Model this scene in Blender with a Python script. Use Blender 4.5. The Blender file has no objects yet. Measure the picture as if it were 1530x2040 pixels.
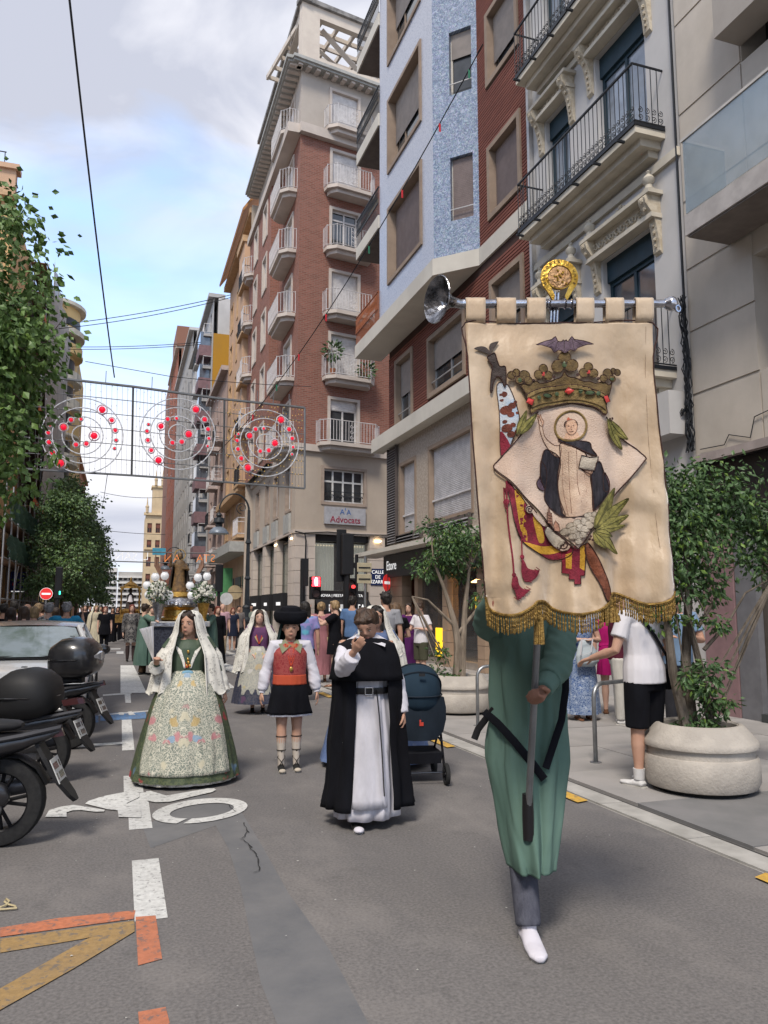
import bpy, bmesh, math, random
from mathutils import Vector as V, Matrix, noise as mnoise
from mathutils.geometry import tessellate_polygon
R=math.radians; PI=math.pi
rnd=random.Random(7)
sc=bpy.context.scene
COL=sc.collection
# ---------------- camera
F=1540.; EYE=1.55
PITCH=math.atan(195/F); YAW=math.atan(525/F*math.cos(PITCH))
cam=bpy.data.cameras.new('camera'); co=bpy.data.objects.new('camera',cam); COL.objects.link(co); sc.camera=co
cam.sensor_fit='VERTICAL'; cam.sensor_height=36; cam.lens=F/2040*36; cam.clip_end=2000; cam.clip_start=.05
co.location=(0,0,EYE); co.rotation_euler=(PI/2+PITCH,0,-YAW)
# ---------------- world: hazy bright cloud with a blue gap
W=bpy.data.worlds.new('World'); sc.world=W; W.use_nodes=True
nt=W.node_tree; nt.nodes.clear(); N=nt.nodes.new; L=nt.links.new
out=N('ShaderNodeOutputWorld'); bg=N('ShaderNodeBackground'); bg.inputs[1].default_value=.12
sky=N('ShaderNodeTexSky'); sky.sky_type='NISHITA'; sky.sun_disc=False; sky.sun_elevation=R(52); sky.sun_rotation=R(213)
tc=N('ShaderNodeTexCoord'); mp=N('ShaderNodeMapping'); mp.inputs['Scale'].default_value=(1,1,2.4); L(tc.outputs['Generated'],mp.inputs[0])
n1=N('ShaderNodeTexNoise'); n1.inputs['Scale'].default_value=1.9; n1.inputs['Detail'].default_value=7; n1.inputs['Roughness'].default_value=.5; n1.inputs['Distortion'].default_value=.35; L(mp.outputs[0],n1.inputs['Vector'])
cr=N('ShaderNodeValToRGB'); cr.color_ramp.elements[0].position=.30; cr.color_ramp.elements[1].position=.47; L(n1.outputs[0],cr.inputs[0])
n2=N('ShaderNodeTexNoise'); n2.inputs['Scale'].default_value=3.1; n2.inputs['Detail'].default_value=6; n2.inputs['Roughness'].default_value=.5; n2.inputs['Distortion'].default_value=.6; L(mp.outputs[0],n2.inputs['Vector'])
c2=N('ShaderNodeValToRGB'); L(n2.outputs[0],c2.inputs[0])
c2.color_ramp.elements[0].position=.36; c2.color_ramp.elements[0].color=(2.15,2.25,2.65,1)
c2.color_ramp.elements[1].position=.62; c2.color_ramp.elements[1].color=(3.75,3.75,3.95,1)
# a soft band of clearer sky low over the end of the street
sp=N('ShaderNodeSeparateXYZ'); L(tc.outputs['Generated'],sp.inputs[0])
b1=N('ShaderNodeMapRange'); b1.interpolation_type='SMOOTHSTEP'; b1.inputs[1].default_value=.18; b1.inputs[2].default_value=.33; L(sp.outputs[2],b1.inputs[0])
b2=N('ShaderNodeMapRange'); b2.interpolation_type='SMOOTHSTEP'; b2.inputs[1].default_value=.55; b2.inputs[2].default_value=.38; L(sp.outputs[2],b2.inputs[0])
bm_=N('ShaderNodeMath'); bm_.operation='MULTIPLY'; L(b1.outputs[0],bm_.inputs[0]); L(b2.outputs[0],bm_.inputs[1])
n3=N('ShaderNodeMath'); n3.operation='MULTIPLY_ADD'; n3.inputs[1].default_value=-.8; L(bm_.outputs[0],n3.inputs[0]); L(cr.outputs[0],n3.inputs[2])
n3b=N('ShaderNodeMath'); n3b.operation='MAXIMUM'; n3b.inputs[1].default_value=0; L(n3.outputs[0],n3b.inputs[0])
n3c=N('ShaderNodeMapRange'); n3c.inputs[1].default_value=0; n3c.inputs[2].default_value=.9; n3c.inputs[3].default_value=.35; n3c.inputs[4].default_value=1; L(n3b.outputs[0],n3c.inputs[0])
bl=N('ShaderNodeMix'); bl.data_type='RGBA'; L(n3c.outputs[0],bl.inputs[0])
sm=N('ShaderNodeMix'); sm.data_type='RGBA'; sm.blend_type='MULTIPLY'; sm.inputs[0].default_value=1; sm.inputs[7].default_value=(1.0,1.05,1.1,1); L(sky.outputs[0],sm.inputs[6])
sa=N('ShaderNodeMix'); sa.data_type='RGBA'; sa.blend_type='ADD'; sa.inputs[0].default_value=1; sa.inputs[7].default_value=(.5,1.3,2.6,1); L(sm.outputs[2],sa.inputs[6])
L(sa.outputs[2],bl.inputs[6]); L(c2.outputs[0],bl.inputs[7]); L(bl.outputs[2],bg.inputs[0]); L(bg.outputs[0],out.inputs[0])
# ---------------- sun (veiled by cloud)
sd=bpy.data.lights.new('sun','SUN'); sd.energy=1.5; sd.angle=R(14); sd.color=(1,.92,.82)
so=bpy.data.objects.new('sun',sd); COL.objects.link(so)
_e,_r=R(52),R(213)
so.rotation_euler=V((math.sin(_r)*math.cos(_e),math.cos(_r)*math.cos(_e),math.sin(_e))).to_track_quat('Z','Y').to_euler()
so.location=(0,-5,40)
sc.view_settings.view_transform='Standard'; sc.view_settings.look='None'; sc.view_settings.gamma=1; sc.view_settings.exposure=1.3
sc.view_settings.use_curve_mapping=False
# ---------------- where a thing stands, from the surveyed photograph
_f=V((math.sin(YAW)*math.cos(PITCH),math.cos(YAW)*math.cos(PITCH),math.sin(PITCH)))
_rt=V((math.cos(YAW),-math.sin(YAW),0)); _up=_rt.cross(_f)
def ray(x,y): return _f+_rt*((x-765)/F)-_up*((y-1020)/F)
def G(x,y,z=0.): d=ray(x,y); return V((0,0,EYE))+d*((z-EYE)/d.z)
def atY(x,y,Y): d=ray(x,y); return V((0,0,EYE))+d*(Y/d.y)
def atX(x,y,X): d=ray(x,y); return V((0,0,EYE))+d*(X/d.x)
def atD(x,y,D): return V((0,0,EYE))+ray(x,y)*D      # D = depth along the view axis
# ---------------- materials
MC={}
def mat(name,c,rough=.8,metal=0,c2=None,scale=4,bump=0,bscale=None,spec=.3,emit=0,alpha=1,trans=0,sheen=0,lo=.38,hi=.62,stretch=(1,1,1),coat=0,kind=None,ecol=None,detail=5):
    if name in MC: return MC[name]
    m=bpy.data.materials.new(name); MC[name]=m; m.use_nodes=True; t=m.node_tree; b=t.nodes['Principled BSDF']
    N=t.nodes.new; L=t.links.new
    b.inputs['Roughness'].default_value=rough; b.inputs['Metallic'].default_value=metal; b.inputs['Specular IOR Level'].default_value=spec
    b.inputs['Coat Weight'].default_value=coat; b.inputs['Sheen Weight'].default_value=sheen
    b.inputs['Alpha'].default_value=alpha; b.inputs['Transmission Weight'].default_value=trans
    c=tuple(c)+(1,); c2=(tuple(c2)+(1,)) if c2 else tuple(x*.8 for x in c[:3])+(1,)
    tc=N('ShaderNodeTexCoord'); mp=N('ShaderNodeMapping'); mp.inputs['Scale'].default_value=stretch; L(tc.outputs['Object'],mp.inputs[0])
    n=N('ShaderNodeTexNoise'); n.inputs['Scale'].default_value=scale; n.inputs['Detail'].default_value=detail; n.inputs['Roughness'].default_value=.6; L(mp.outputs[0],n.inputs['Vector'])
    r=N('ShaderNodeValToRGB'); r.color_ramp.elements[0].position=lo; r.color_ramp.elements[1].position=hi; r.color_ramp.elements[0].color=c2; r.color_ramp.elements[1].color=c
    L(n.outputs[0],r.inputs[0]); L(r.outputs[0],b.inputs['Base Color'])
    if emit:
        b.inputs['Emission Strength'].default_value=emit; b.inputs['Emission Color'].default_value=tuple(ecol or c[:3])+(1,)
    if bump:
        n2=N('ShaderNodeTexNoise'); n2.inputs['Scale'].default_value=bscale or scale*6; n2.inputs['Detail'].default_value=4; L(mp.outputs[0],n2.inputs['Vector'])
        bp=N('ShaderNodeBump'); bp.inputs['Strength'].default_value=bump; bp.inputs['Distance'].default_value=.02; L(n2.outputs[0],bp.inputs['Height']); L(bp.outputs[0],b.inputs['Normal'])
    return m
def nodes_of(m): t=m.node_tree; return t,t.nodes['Principled BSDF'],t.nodes.new,t.links.new
def dirty(m,amount=.35,scale=.35,col=(.09,.08,.07),st=(1,1,.35),lo=.45,hi=.75):
    """grime streaks over whatever colour the material has"""
    t,b,N,L=nodes_of(m); src=b.inputs['Base Color'].links[0].from_socket
    tc=N('ShaderNodeTexCoord'); mp=N('ShaderNodeMapping'); mp.inputs['Scale'].default_value=st; L(tc.outputs['Object'],mp.inputs[0])
    n=N('ShaderNodeTexNoise'); n.inputs['Scale'].default_value=scale; n.inputs['Detail'].default_value=9; n.inputs['Roughness'].default_value=.68; L(mp.outputs[0],n.inputs['Vector'])
    mr=N('ShaderNodeMapRange'); mr.inputs[1].default_value=lo; mr.inputs[2].default_value=hi; mr.inputs[4].default_value=amount; L(n.outputs[0],mr.inputs[0])
    x=N('ShaderNodeMix'); x.data_type='RGBA'; L(mr.outputs[0],x.inputs[0]); L(src,x.inputs[6]); x.inputs[7].default_value=tuple(col)+(1,); L(x.outputs[2],b.inputs['Base Color']); return m
def brickmat(name,c1,c2,mortar,bw=.25,bh=.065,ms=.012,dirt=.25):
    if name in MC: return MC[name]
    m=mat(name,c1,.9); t,b,N,L=nodes_of(m)
    uv=N('ShaderNodeTexCoord'); br=N('ShaderNodeTexBrick'); br.inputs['Scale'].default_value=1; br.inputs['Brick Width'].default_value=bw; br.inputs['Row Height'].default_value=bh
    br.inputs['Mortar Size'].default_value=ms; br.inputs['Bias'].default_value=0
    br.inputs['Color1'].default_value=tuple(c1)+(1,); br.inputs['Color2'].default_value=tuple(c2)+(1,); br.inputs['Mortar'].default_value=tuple(mortar)+(1,)
    L(uv.outputs['UV'],br.inputs['Vector']); L(br.outputs[0],b.inputs['Base Color'])
    bp=N('ShaderNodeBump'); bp.inputs['Strength'].default_value=.5; bp.inputs['Distance'].default_value=.01; bp.invert=True; L(br.outputs[1],bp.inputs['Height']); L(bp.outputs[0],b.inputs['Normal'])
    dirty(m,dirt,.5); return m
def glassm(name,tint=(.03,.035,.04),rough=.04):
    m=mat(name,tint,rough,0,spec=.9,c2=tuple(x*.6 for x in tint),scale=1.5); return m
# ---------------- mesh builder
class MB:
    def __init__(s): s.v=[];s.f=[];s.uv={}
    def add(s,vs,fs,uvs=None):
        o=len(s.v); s.v+= [tuple(p) for p in vs]
        for i,f in enumerate(fs):
            if uvs: s.uv[len(s.f)]=uvs[i]
            s.f.append(tuple(o+k for k in f))
        return s
    def box(s,x0,x1,y0,y1,z0,z1,M=None):
        p=[(x0,y0,z0),(x1,y0,z0),(x1,y1,z0),(x0,y1,z0),(x0,y0,z1),(x1,y0,z1),(x1,y1,z1),(x0,y1,z1)]
        if M: p=[M@V(q) for q in p]
        return s.add(p,[(0,3,2,1),(4,5,6,7),(0,1,5,4),(1,2,6,5),(2,3,7,6),(3,0,4,7)])
    def cyl(s,a,b,r0,r1=None,n=8,cap=True):
        return s.tube([(a,r0),(b,r0 if r1 is None else r1)],n,cap)
    def tube(s,pts,n=8,cap=True,flat=1.,closed=False,upv=None):
        """pts: (point, radius) or (point,(rx,ry))"""
        P=[V(p) for p,_ in pts]; rings=[]; k=len(P); u=None
        for i in range(k):
            if closed: d=P[(i+1)%k]-P[i-1]
            else: d=(P[min(i+1,k-1)]-P[max(i-1,0)])
            if d.length<1e-9: d=V((0,0,1))
            d.normalize()
            if u is None:
                u=V(upv) if upv else (V((1,0,0)) if abs(d.x)<.8 else V((0,1,0)))
            u=(u-d*u.dot(d)); u=u.normalized() if u.length>1e-6 else d.orthogonal().normalized(); w=d.cross(u)
            r=pts[i][1]; ra,rb=(r if isinstance(r,tuple) else (r,r*flat))
            rings.append([P[i]+u*(ra*math.cos(2*PI*j/n))+w*(rb*math.sin(2*PI*j/n)) for j in range(n)])
        vs=[q for rg in rings for q in rg]; fs=[]
        for i in range(k-(0 if closed else 1)):
            a=i*n;b=((i+1)%k)*n
            for j in range(n): j2=(j+1)%n; fs.append((a+j,a+j2,b+j2,b+j))
        if cap and not closed: fs.append(tuple(reversed(range(n)))); fs.append(tuple((k-1)*n+j for j in range(n)))
        return s.add(vs,fs)
    def lathe(s,prof,c=(0,0,0),n=16,sx=1,sy=1,M=None,cap=True):
        vs=[];fs=[];k=len(prof)
        for r,z in prof:
            for j in range(n):
                q=V((r*sx*math.cos(2*PI*j/n),r*sy*math.sin(2*PI*j/n),z))
                if M: q=M@q
                vs.append(q+V(c))
        for i in range(k-1):
            for j in range(n): j2=(j+1)%n; fs.append((i*n+j,i*n+j2,(i+1)*n+j2,(i+1)*n+j))
        if cap: fs.append(tuple(reversed(range(n)))); fs.append(tuple((k-1)*n+j for j in range(n)))
        return s.add(vs,fs)
    def ell(s,c,r,n=12,m=8,M=None):
        if not isinstance(r,tuple): r=(r,r,r)
        vs=[];fs=[]
        for i in range(m+1):
            t=PI*i/m
            for j in range(n):
                q=V((r[0]*math.sin(t)*math.cos(2*PI*j/n),r[1]*math.sin(t)*math.sin(2*PI*j/n),-r[2]*math.cos(t)))
                if M: q=M@q
                vs.append(q+V(c))
        for i in range(m):
            for j in range(n): j2=(j+1)%n; fs.append((i*n+j,i*n+j2,(i+1)*n+j2,(i+1)*n+j))
        return s.add(vs,fs)
    def prism(s,poly,z0,z1,T=None):
        """poly of (x,y) extruded z0..z1 ; T maps (x,y,z)->world"""
        n=len(poly); T=T or (lambda x,y,z:(x,y,z))
        vs=[T(x,y,z0) for x,y in poly]+[T(x,y,z1) for x,y in poly]
        tri=tessellate_polygon([[V((x,y,0)) for x,y in poly]])
        fs=[tuple(reversed(t)) for t in tri]+[tuple(n+i for i in t) for t in tri]
        for i in range(n): j=(i+1)%n; fs.append((i,j,n+j,n+i))
        return s.add(vs,fs)
    def loft(s,rings,closed=True,cap=(False,False)):
        k=len(rings); n=len(rings[0]); vs=[q for r in rings for q in r]; fs=[]
        for i in range(k-1):
            for j in range(n if closed else n-1): j2=(j+1)%n; fs.append((i*n+j,i*n+j2,(i+1)*n+j2,(i+1)*n+j))
        if cap[0]: fs.append(tuple(reversed(range(n))))
        if cap[1]: fs.append(tuple((k-1)*n+j for j in range(n)))
        return s.add(vs,fs)
    def mesh(s,name,m=None,smooth=False,off=None):
        me=bpy.data.meshes.new(name)
        vs=s.v if off is None else [(a-off[0],b-off[1],c-off[2]) for a,b,c in s.v]
        me.from_pydata(vs,[],s.f)
        if s.uv:
            ul=me.uv_layers.new(name='UVMap'); k=0
            for i,f in enumerate(s.f):
                u=s.uv.get(i)
                for j in range(len(f)):
                    if u: ul.data[k].uv=u[j]
                    k+=1
        me.validate(); me.update()
        bm=bmesh.new(); bm.from_mesh(me); bmesh.ops.recalc_face_normals(bm,faces=bm.faces)
        if smooth:
            for f in bm.faces: f.smooth=True
            if smooth!='all':
                for e in bm.edges:
                    if len(e.link_faces)==2 and e.calc_face_angle(0)>.7: e.smooth=False
        bm.to_mesh(me); bm.free()
        if m: me.materials.append(m)
        return me
    def build(s,name,m,parent=None,smooth=False,label=None,kind=None,bevel=0,world=True):
        off=None
        if parent is not None and world: off=wloc(parent)
        me=s.mesh(name,m,smooth,off); return obj(name,me,parent,label,kind,bevel)
def wloc(o):
    l=V(o.location)
    while o.parent: o=o.parent; l=l+V(o.location)
    return l
def obj(name,me,parent=None,label=None,kind=None,bevel=0):
    o=bpy.data.objects.new(name,me); COL.objects.link(o)
    if parent is not None: o.parent=parent
    if label: o['label']=label
    if kind: o['kind']=kind
    if bevel:
        b=o.modifiers.new('bevel','BEVEL'); b.width=bevel; b.segments=2; b.limit_method='ANGLE'
    return o
def thing(name,label,cat,loc=(0,0,0),rz=0,group=None,scale=1):
    o=bpy.data.objects.new(name,None); COL.objects.link(o); o.empty_display_size=.2
    o.location=loc; o.rotation_euler=(0,0,rz); o.scale=(scale,)*3; o['label']=label; o['category']=cat
    if group: o['group']=group
    return o
def tag(o,label,cat,group=None):
    o['label']=label; o['category']=cat
    if group: o['group']=group
    return o
def struct(o): o['kind']='structure'; return o
def dup(o,parent=None,loc=None,label=None,rz=None):
    c=o.copy(); COL.objects.link(c)
    if parent is not None: c.parent=parent
    if loc is not None: c.location=loc
    if rz is not None: c.rotation_euler=(0,0,rz)
    if label: c['label']=label
    for k in list(o.children): dup(k,c)
    return c
# facade frame: u along the wall, v up, d outwards
class Fr:
    def __init__(s,ox,oy,ux,uy,nx,ny): s.o=V((ox,oy,0)); s.u=V((ux,uy,0)).normalized(); s.n=V((nx,ny,0)).normalized()
    def p(s,u,v,d=0): return s.o+s.u*u+s.n*d+V((0,0,v))
    def box(s,mb,u0,u1,v0,v1,d0,d1):
        p=[s.p(u0,v0,d0),s.p(u1,v0,d0),s.p(u1,v0,d1),s.p(u0,v0,d1),s.p(u0,v1,d0),s.p(u1,v1,d0),s.p(u1,v1,d1),s.p(u0,v1,d1)]
        return mb.add(p,[(0,3,2,1),(4,5,6,7),(0,1,5,4),(1,2,6,5),(2,3,7,6),(3,0,4,7)])
    def wall(s,mb,u0,u1,v0,v1,ops=(),rev=.25,d=0,back=None):
        """wall skin with openings and their reveals; back: closing box depth"""
        us=sorted({u0,u1,*[o[0] for o in ops],*[o[1] for o in ops]}); vs=sorted({v0,v1,*[o[2] for o in ops],*[o[3] for o in ops]})
        us=[x for x in us if u0<=x<=u1]; vs=[x for x in vs if v0<=x<=v1]
        for a,b in zip(us,us[1:]):
            for c,e in zip(vs,vs[1:]):
                mu,mv=(a+b)/2,(c+e)/2
                if any(o[0]<mu<o[1] and o[2]<mv<o[3] for o in ops): continue
                mb.add([s.p(a,c,d),s.p(b,c,d),s.p(b,e,d),s.p(a,e,d)],[(0,1,2,3)],[[(a,c),(b,c),(b,e),(a,e)]])
        for o in ops:
            a,b,c,e=o[:4]
            for q in (((a,c),(b,c)),((b,c),(b,e)),((b,e),(a,e)),((a,e),(a,c))):
                (x,y),(z,w)=q
                L_=abs(z-x)+abs(w-y)
                mb.add([s.p(x,y,d),s.p(z,w,d),s.p(z,w,d-rev),s.p(x,y,d-rev)],[(0,1,2,3)],[[(x,y),(z,w),(z+rev,w),(x+rev,y)]])
        return mb
    def bars(s,mb,u0,u1,v0,v1,w,d0,d1,us=(),vs=()):
        """window frame ring plus mullions"""
        s.box(mb,u0,u0+w,v0,v1,d0,d1); s.box(mb,u1-w,u1,v0,v1,d0,d1); s.box(mb,u0+w,u1-w,v0,v0+w,d0,d1); s.box(mb,u0+w,u1-w,v1-w,v1,d0,d1)
        for x in us: s.box(mb,x-w/2,x+w/2,v0+w,v1-w,d0+.004,d1-.004)
        for y in vs: s.box(mb,u0+w,u1-w,y-w/2,y+w/2,d0+.008,d1-.008)
        return mb
# ================= SETTING: ground
asph=mat('asphalt',(.19,.178,.172),.88,c2=(.10,.094,.092),scale=60,bump=.15,bscale=220,lo=.3,hi=.7); dirty(asph,.5,.3,(.075,.076,.084),(1,.28,1),.44,.64); dirty(asph,.4,1.3,(.30,.275,.255),(1,.6,1),.5,.75); dirty(asph,.35,4,(.07,.068,.066),(1,1,1),.58,.7)
def paint(name,c,wear=.56):
    m=mat(name,c,.75,c2=tuple(x*.8 for x in c),scale=30,bump=.2,bscale=120); dirty(m,.7,22,(.12,.115,.115),(1,1,1),wear,wear+.06); dirty(m,.35,1.2,(.12,.115,.115),(1,1,1),.4,.7); return m
white=paint('road_white',(.62,.62,.60)); blue=paint('road_blue',(.10,.22,.42),.5); orange=paint('road_orange',(.52,.18,.09),.54); yellow=paint('road_ochre',(.36,.23,.09),.54); yel2=paint('road_yellow',(.62,.37,.06),.55)
mb=MB(); 
gx=[-40,-12,-3.6]+[x*.4-3.2 for x in range(0,18)]+[12,40,160]; gy=[-20,-5]+[i*.5 for i in range(0,60)]+[40,60,90,140,220,420]
vs=[(x,y,-.035 if x>4 or x<-3.9 else 0.) for y in gy for x in gx]; w_=len(gx)
mb.add(vs,[(j*w_+i,j*w_+i+1,(j+1)*w_+i+1,(j+1)*w_+i) for j in range(len(gy)-1) for i in range(w_-1)])
road=struct(mb.build('road',asph))
FZ=[0]
def flat(name,px,m,z=.004,pts=None,label=None):
    FZ[0]+=1; z=z*.5+.0003*FZ[0]
    P=pts or [G(*q) for q in px]; mb=MB(); n=len(P)
    tri=tessellate_polygon([[V((p[0],p[1],0)) for p in P]])
    mb.add([(p[0],p[1],z) for p in P],[tuple(t) for t in tri]); o=mb.build(name,m,road); 
    if label: o['label']=label
    return o
tarp=mat('tar_patch',(.115,.117,.124),.65,c2=(.155,.153,.155),scale=3,bump=.1); dirty(tarp,.5,40,(.14,.14,.14),(1,1,1),.4,.6)
flat('smooth_patch',[(395,1580),(470,1600),(525,1690),(575,1780),(655,1890),(745,2060),(560,2060),(520,1960),(500,1870),(480,1770),(455,1690),(430,1645),(300,1690),(285,1650)],tarp,.0022)
# lane dashes (metres)
for x0,x1,y0,y1 in ((.13,.29,4.28,5.28),(.12,.28,6.0,7.15),(.09,.25,7.16,7.9),(.08,.21,9.3,12.3)): flat('lane_dash',0,white,pts=[(x0,y0),(x1,y0),(x1,y1),(x0,y1)])
flat('orange_lane_dash',[(270,1828),(310,1825),(323,1912),(275,1925)],orange); flat('orange_lane_dash',[(277,2040),(275,2018),(330,2008),(338,2040),(345,2090),(282,2090)],orange)
flat('orange_bay_line',[(-60,1862),(0,1850),(0,1868),(266,1832),(270,1815),(120,1830),(0,1850)][1:],orange,.004)
flat('ochre_hatch_line',[(0,1872),(266,1836),(268,1852),(160,1873),(0,1900)],yellow,.0035)
flat('ochre_hatch_line',[(268,1840),(268,1858),(150,1930),(0,2015),(-120,2080),(-120,2020),(0,1972),(175,1872)],yellow,.006)
flat('bay_line',[(118,1487),(255,1478),(256,1482),(118,1493)],white)
flat('bay_line',[(205,1384),(262,1380),(262,1383),(205,1387)],white)
flat('lane_tick',[(248,1383),(260,1383),(261,1401),(250,1401)],white,.006)
flat('blue_bay_strip',[(200,1423),(290,1417),(292,1432),(200,1437)],blue,.004); flat('blue_bay_strip',[(0,1440),(196,1426),(196,1440),(0,1456)],blue,.004)
for q in ([(236,1420),(246,1420),(247,1425),(237,1425)],[(254,1419),(262,1418),(270,1425),(257,1426)]): flat('bay_letter',q,white,.006)
flat('bay_line',[(196,1425),(300,1416),(300,1418),(196,1427)],white,.0065)
# bicycle symbol
for q in ([(89.7, 1629.9), (98.1, 1616.0), (120.8, 1609.4), (146.4, 1605.7), (161.1, 1607.9), (208.6, 1615.6), (207.2, 1618.9), (190.3, 1619.6), (161.1, 1616.0), (144.6, 1616.7), (132.5, 1620.4), (132.5, 1629.9)],[(169.5, 1603.5), (175.7, 1598.0), (205.0, 1588.5), (269.0, 1575.7), (278.2, 1578.6), (277.1, 1590.3), (252.6, 1602.0), (280.0, 1610.5), (281.1, 1631.3), (236.1, 1629.9), (234.3, 1616.7), (214.1, 1614.5)],[(291.0, 1578.6), (300.1, 1577.9), (331.3, 1587.4), (413.6, 1572.8), (426.4, 1572.8), (430.5, 1575.7), (422.8, 1580.1), (338.6, 1599.5), (311.1, 1600.6), (292.8, 1597.7)]):
    flat('bicycle_symbol_stroke',q,white,.0075)
mb=MB(); c=G(400,1616); ou=[];inn=[]
for k in range(40):
    t=2*PI*k/40; ou.append(G(398+95*math.cos(t)-4*math.sin(t),1617+24*math.sin(t)-9*math.cos(t)*1)); inn.append(G(402+64*math.cos(t),1617+14*math.sin(t)-7*math.cos(t)))
mb.add([(p.x,p.y,.0075) for p in ou+inn],[(k,(k+1)%40,40+(k+1)%40,40+k) for k in range(40) if k not in (12,)]); mb.build('bicycle_wheel_mark',white,road)
flat('worn_white_blotch',[(294,1553),(320,1552),(345,1560),(320,1567),(298,1563)],white,.0045); flat('worn_white_blotch',[(405,1553),(440,1545),(452,1548),(440,1556),(412,1560)],white,.0045)
# zebra crossings
for q in ([(240,1326),(266,1326),(292,1381),(240,1382)],[(420,1325),(450,1322),(505,1341),(475,1345)],[(425,1337),(470,1372),(430,1373),(400,1340)],[(340,1330),(372,1330),(380,1345),(352,1345)],[(520,1320),(545,1318),(600,1334),(575,1338)],[(232,1298),(246,1298),(246,1303),(232,1303)],[(560,1302),(580,1300),(625,1312),(600,1316)]): flat('crossing_bar',q,white)
flat('stop_line',[(205,1293),(240,1292),(240,1294),(205,1295)],white)
# patch repairs and cracks in the asphalt
def crack(px,w=.004):
    mb=MB(); P=[G(*q) for q in px]
    for a,b in zip(P,P[1:]):
        n_=max(2,int((b-a).length/.04)); pr=None
        for i in range(n_+1):
            p=a.lerp(b,i/n_)+V((rnd.uniform(-.012,.012),rnd.uniform(-.012,.012),0)); d=V((w*rnd.uniform(.4,1.3),0,0))
            if pr: mb.add([pr[0],pr[1],p+d,p-d],[(0,1,2,3)])
            pr=(p-d,p+d)
    mb.v=[(x,y,.009) for x,y,z in mb.v]; mb.build('crack',mat('crack_dark',(.03,.03,.03),.9),road)
crack([(487,1640),(495,1660),(480,1672),(500,1690),(512,1712)]); crack([(512,1712),(520,1730),(505,1742)]); crack([(455,1605),(470,1618),(445,1626)],.003)
# gutter band, slot drain, pavement slabs
conc=mat('kerb_concrete',(.40,.385,.36),.85,c2=(.29,.28,.26),scale=3,bump=.25,bscale=60); dirty(conc,.4,1.2,(.13,.12,.11))
kb=MB(); kb.box(3.69,3.895,-.5,.5,-.05,.018); me=kb.mesh('kerb_stone',conc)
gut=struct(MB().box(3.68,3.9,-6,120,-.06,-.0).build('gutter',conc))
for k in range(46):
    o=obj('kerb_stone',me,gut); o.location=(rnd.uniform(-.004,.004),k*1.003+1,rnd.uniform(-.002,.002)); o.scale=(1,.994,1)
MB().box(3.69,3.895,46.6,120,-.05,.018).build('far_kerb',conc,gut,kind='stuff')
for k in range(8): y0=2.98+2.65*k; flat('yellow_kerb_dash',0,yel2,.005,pts=[(3.55,y0),(3.67,y0+.03),(3.67,y0+.84),(3.55,y0+.8)])
steel=mat('galvanised_steel',(.36,.37,.38),.4,.8,c2=(.26,.27,.28),scale=6); dark=mat('near_black',(.02,.02,.022),.5)
struct(MB().box(3.9,3.935,-6,60,-.03,.004).build('slot_drain',dark))
pave=mat('paving',(.36,.34,.325),.85,c2=(.25,.24,.23),scale=1.6,bump=.2,bscale=50); dirty(pave,.45,.8,(.12,.11,.105),(1,1,1),.42,.7)
pdk=mat('paving_grey',(.19,.185,.185),.85,c2=(.15,.15,.15),scale=2)
side=struct(MB().box(3.94,8.9,-6,26.0,-.03,.004).build('pavement',mat('joint',(.13,.125,.12),.9)))
sb=MB(); sb.box(-.595,.595,-.595,.595,0,.026); me=sb.mesh('paving_slab',pave); me2=me.copy(); me2.materials[0]=pdk
for i in range(4):
    for k in range(21):
        o=obj('paving_slab',me2 if (k%7==3) else me,side); o.location=(3.945+.6+i*1.2,1.2+k*1.2,rnd.uniform(-.002,.003)); 
MB().box(8.745,8.9,.6,25.8,0,.026).build('wall_strip',pave,side)
side2=struct(MB().box(3.94,9,30.5,130,-.03,.03).build('pavement_beyond_corner',pave))
sideL=struct(MB().box(-9,-3.9,-6,170,-.03,.03).build('left_pavement',pave))
# ================= helpers for facades
stucco=lambda n,c,**k: dirty(mat(n,c,.9,c2=tuple(x*.88 for x in c),scale=.6,bump=.15,bscale=30,**k),.22,.3)
glass=glassm('window_glass',(.05,.055,.06)); glassb=glassm('blue_window_glass',(.10,.12,.15),.05)
wfr=mat('white_joinery',(.62,.62,.61),.5); shut=mat('beige_shutter',(.30,.265,.24),.7,c2=(.26,.23,.21)); shutw=mat('pale_shutter',(.55,.54,.55),.7); shutm=mat('mauve_blind',(.23,.185,.175),.8,c2=(.20,.16,.15))
alu=mat('aluminium',(.42,.41,.40),.45,.4); iron=mat('black_iron',(.012,.014,.018),.45); 
RF=Fr(8.4,0,0,1,-1,0)
def slatshade(fr,par,u0,u1,v0,v1,d,m,pitch=.06,name='roller_shutter'):
    """corrugated roller shutter as one real relief sheet"""
    mb=MB(); n=max(2,int((v1-v0)/pitch)); h=(v1-v0)/n
    for k in range(n):
        z=v0+k*h; fr_=[fr.p(u0,z,d),fr.p(u1,z,d),fr.p(u1,z+h*.8,d+.014),fr.p(u0,z+h*.8,d+.014),fr.p(u1,z+h,d),fr.p(u0,z+h,d)]
        mb.add(fr_,[(0,1,2,3),(3,2,4,5)])
    return mb.build(name,m,par)
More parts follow.
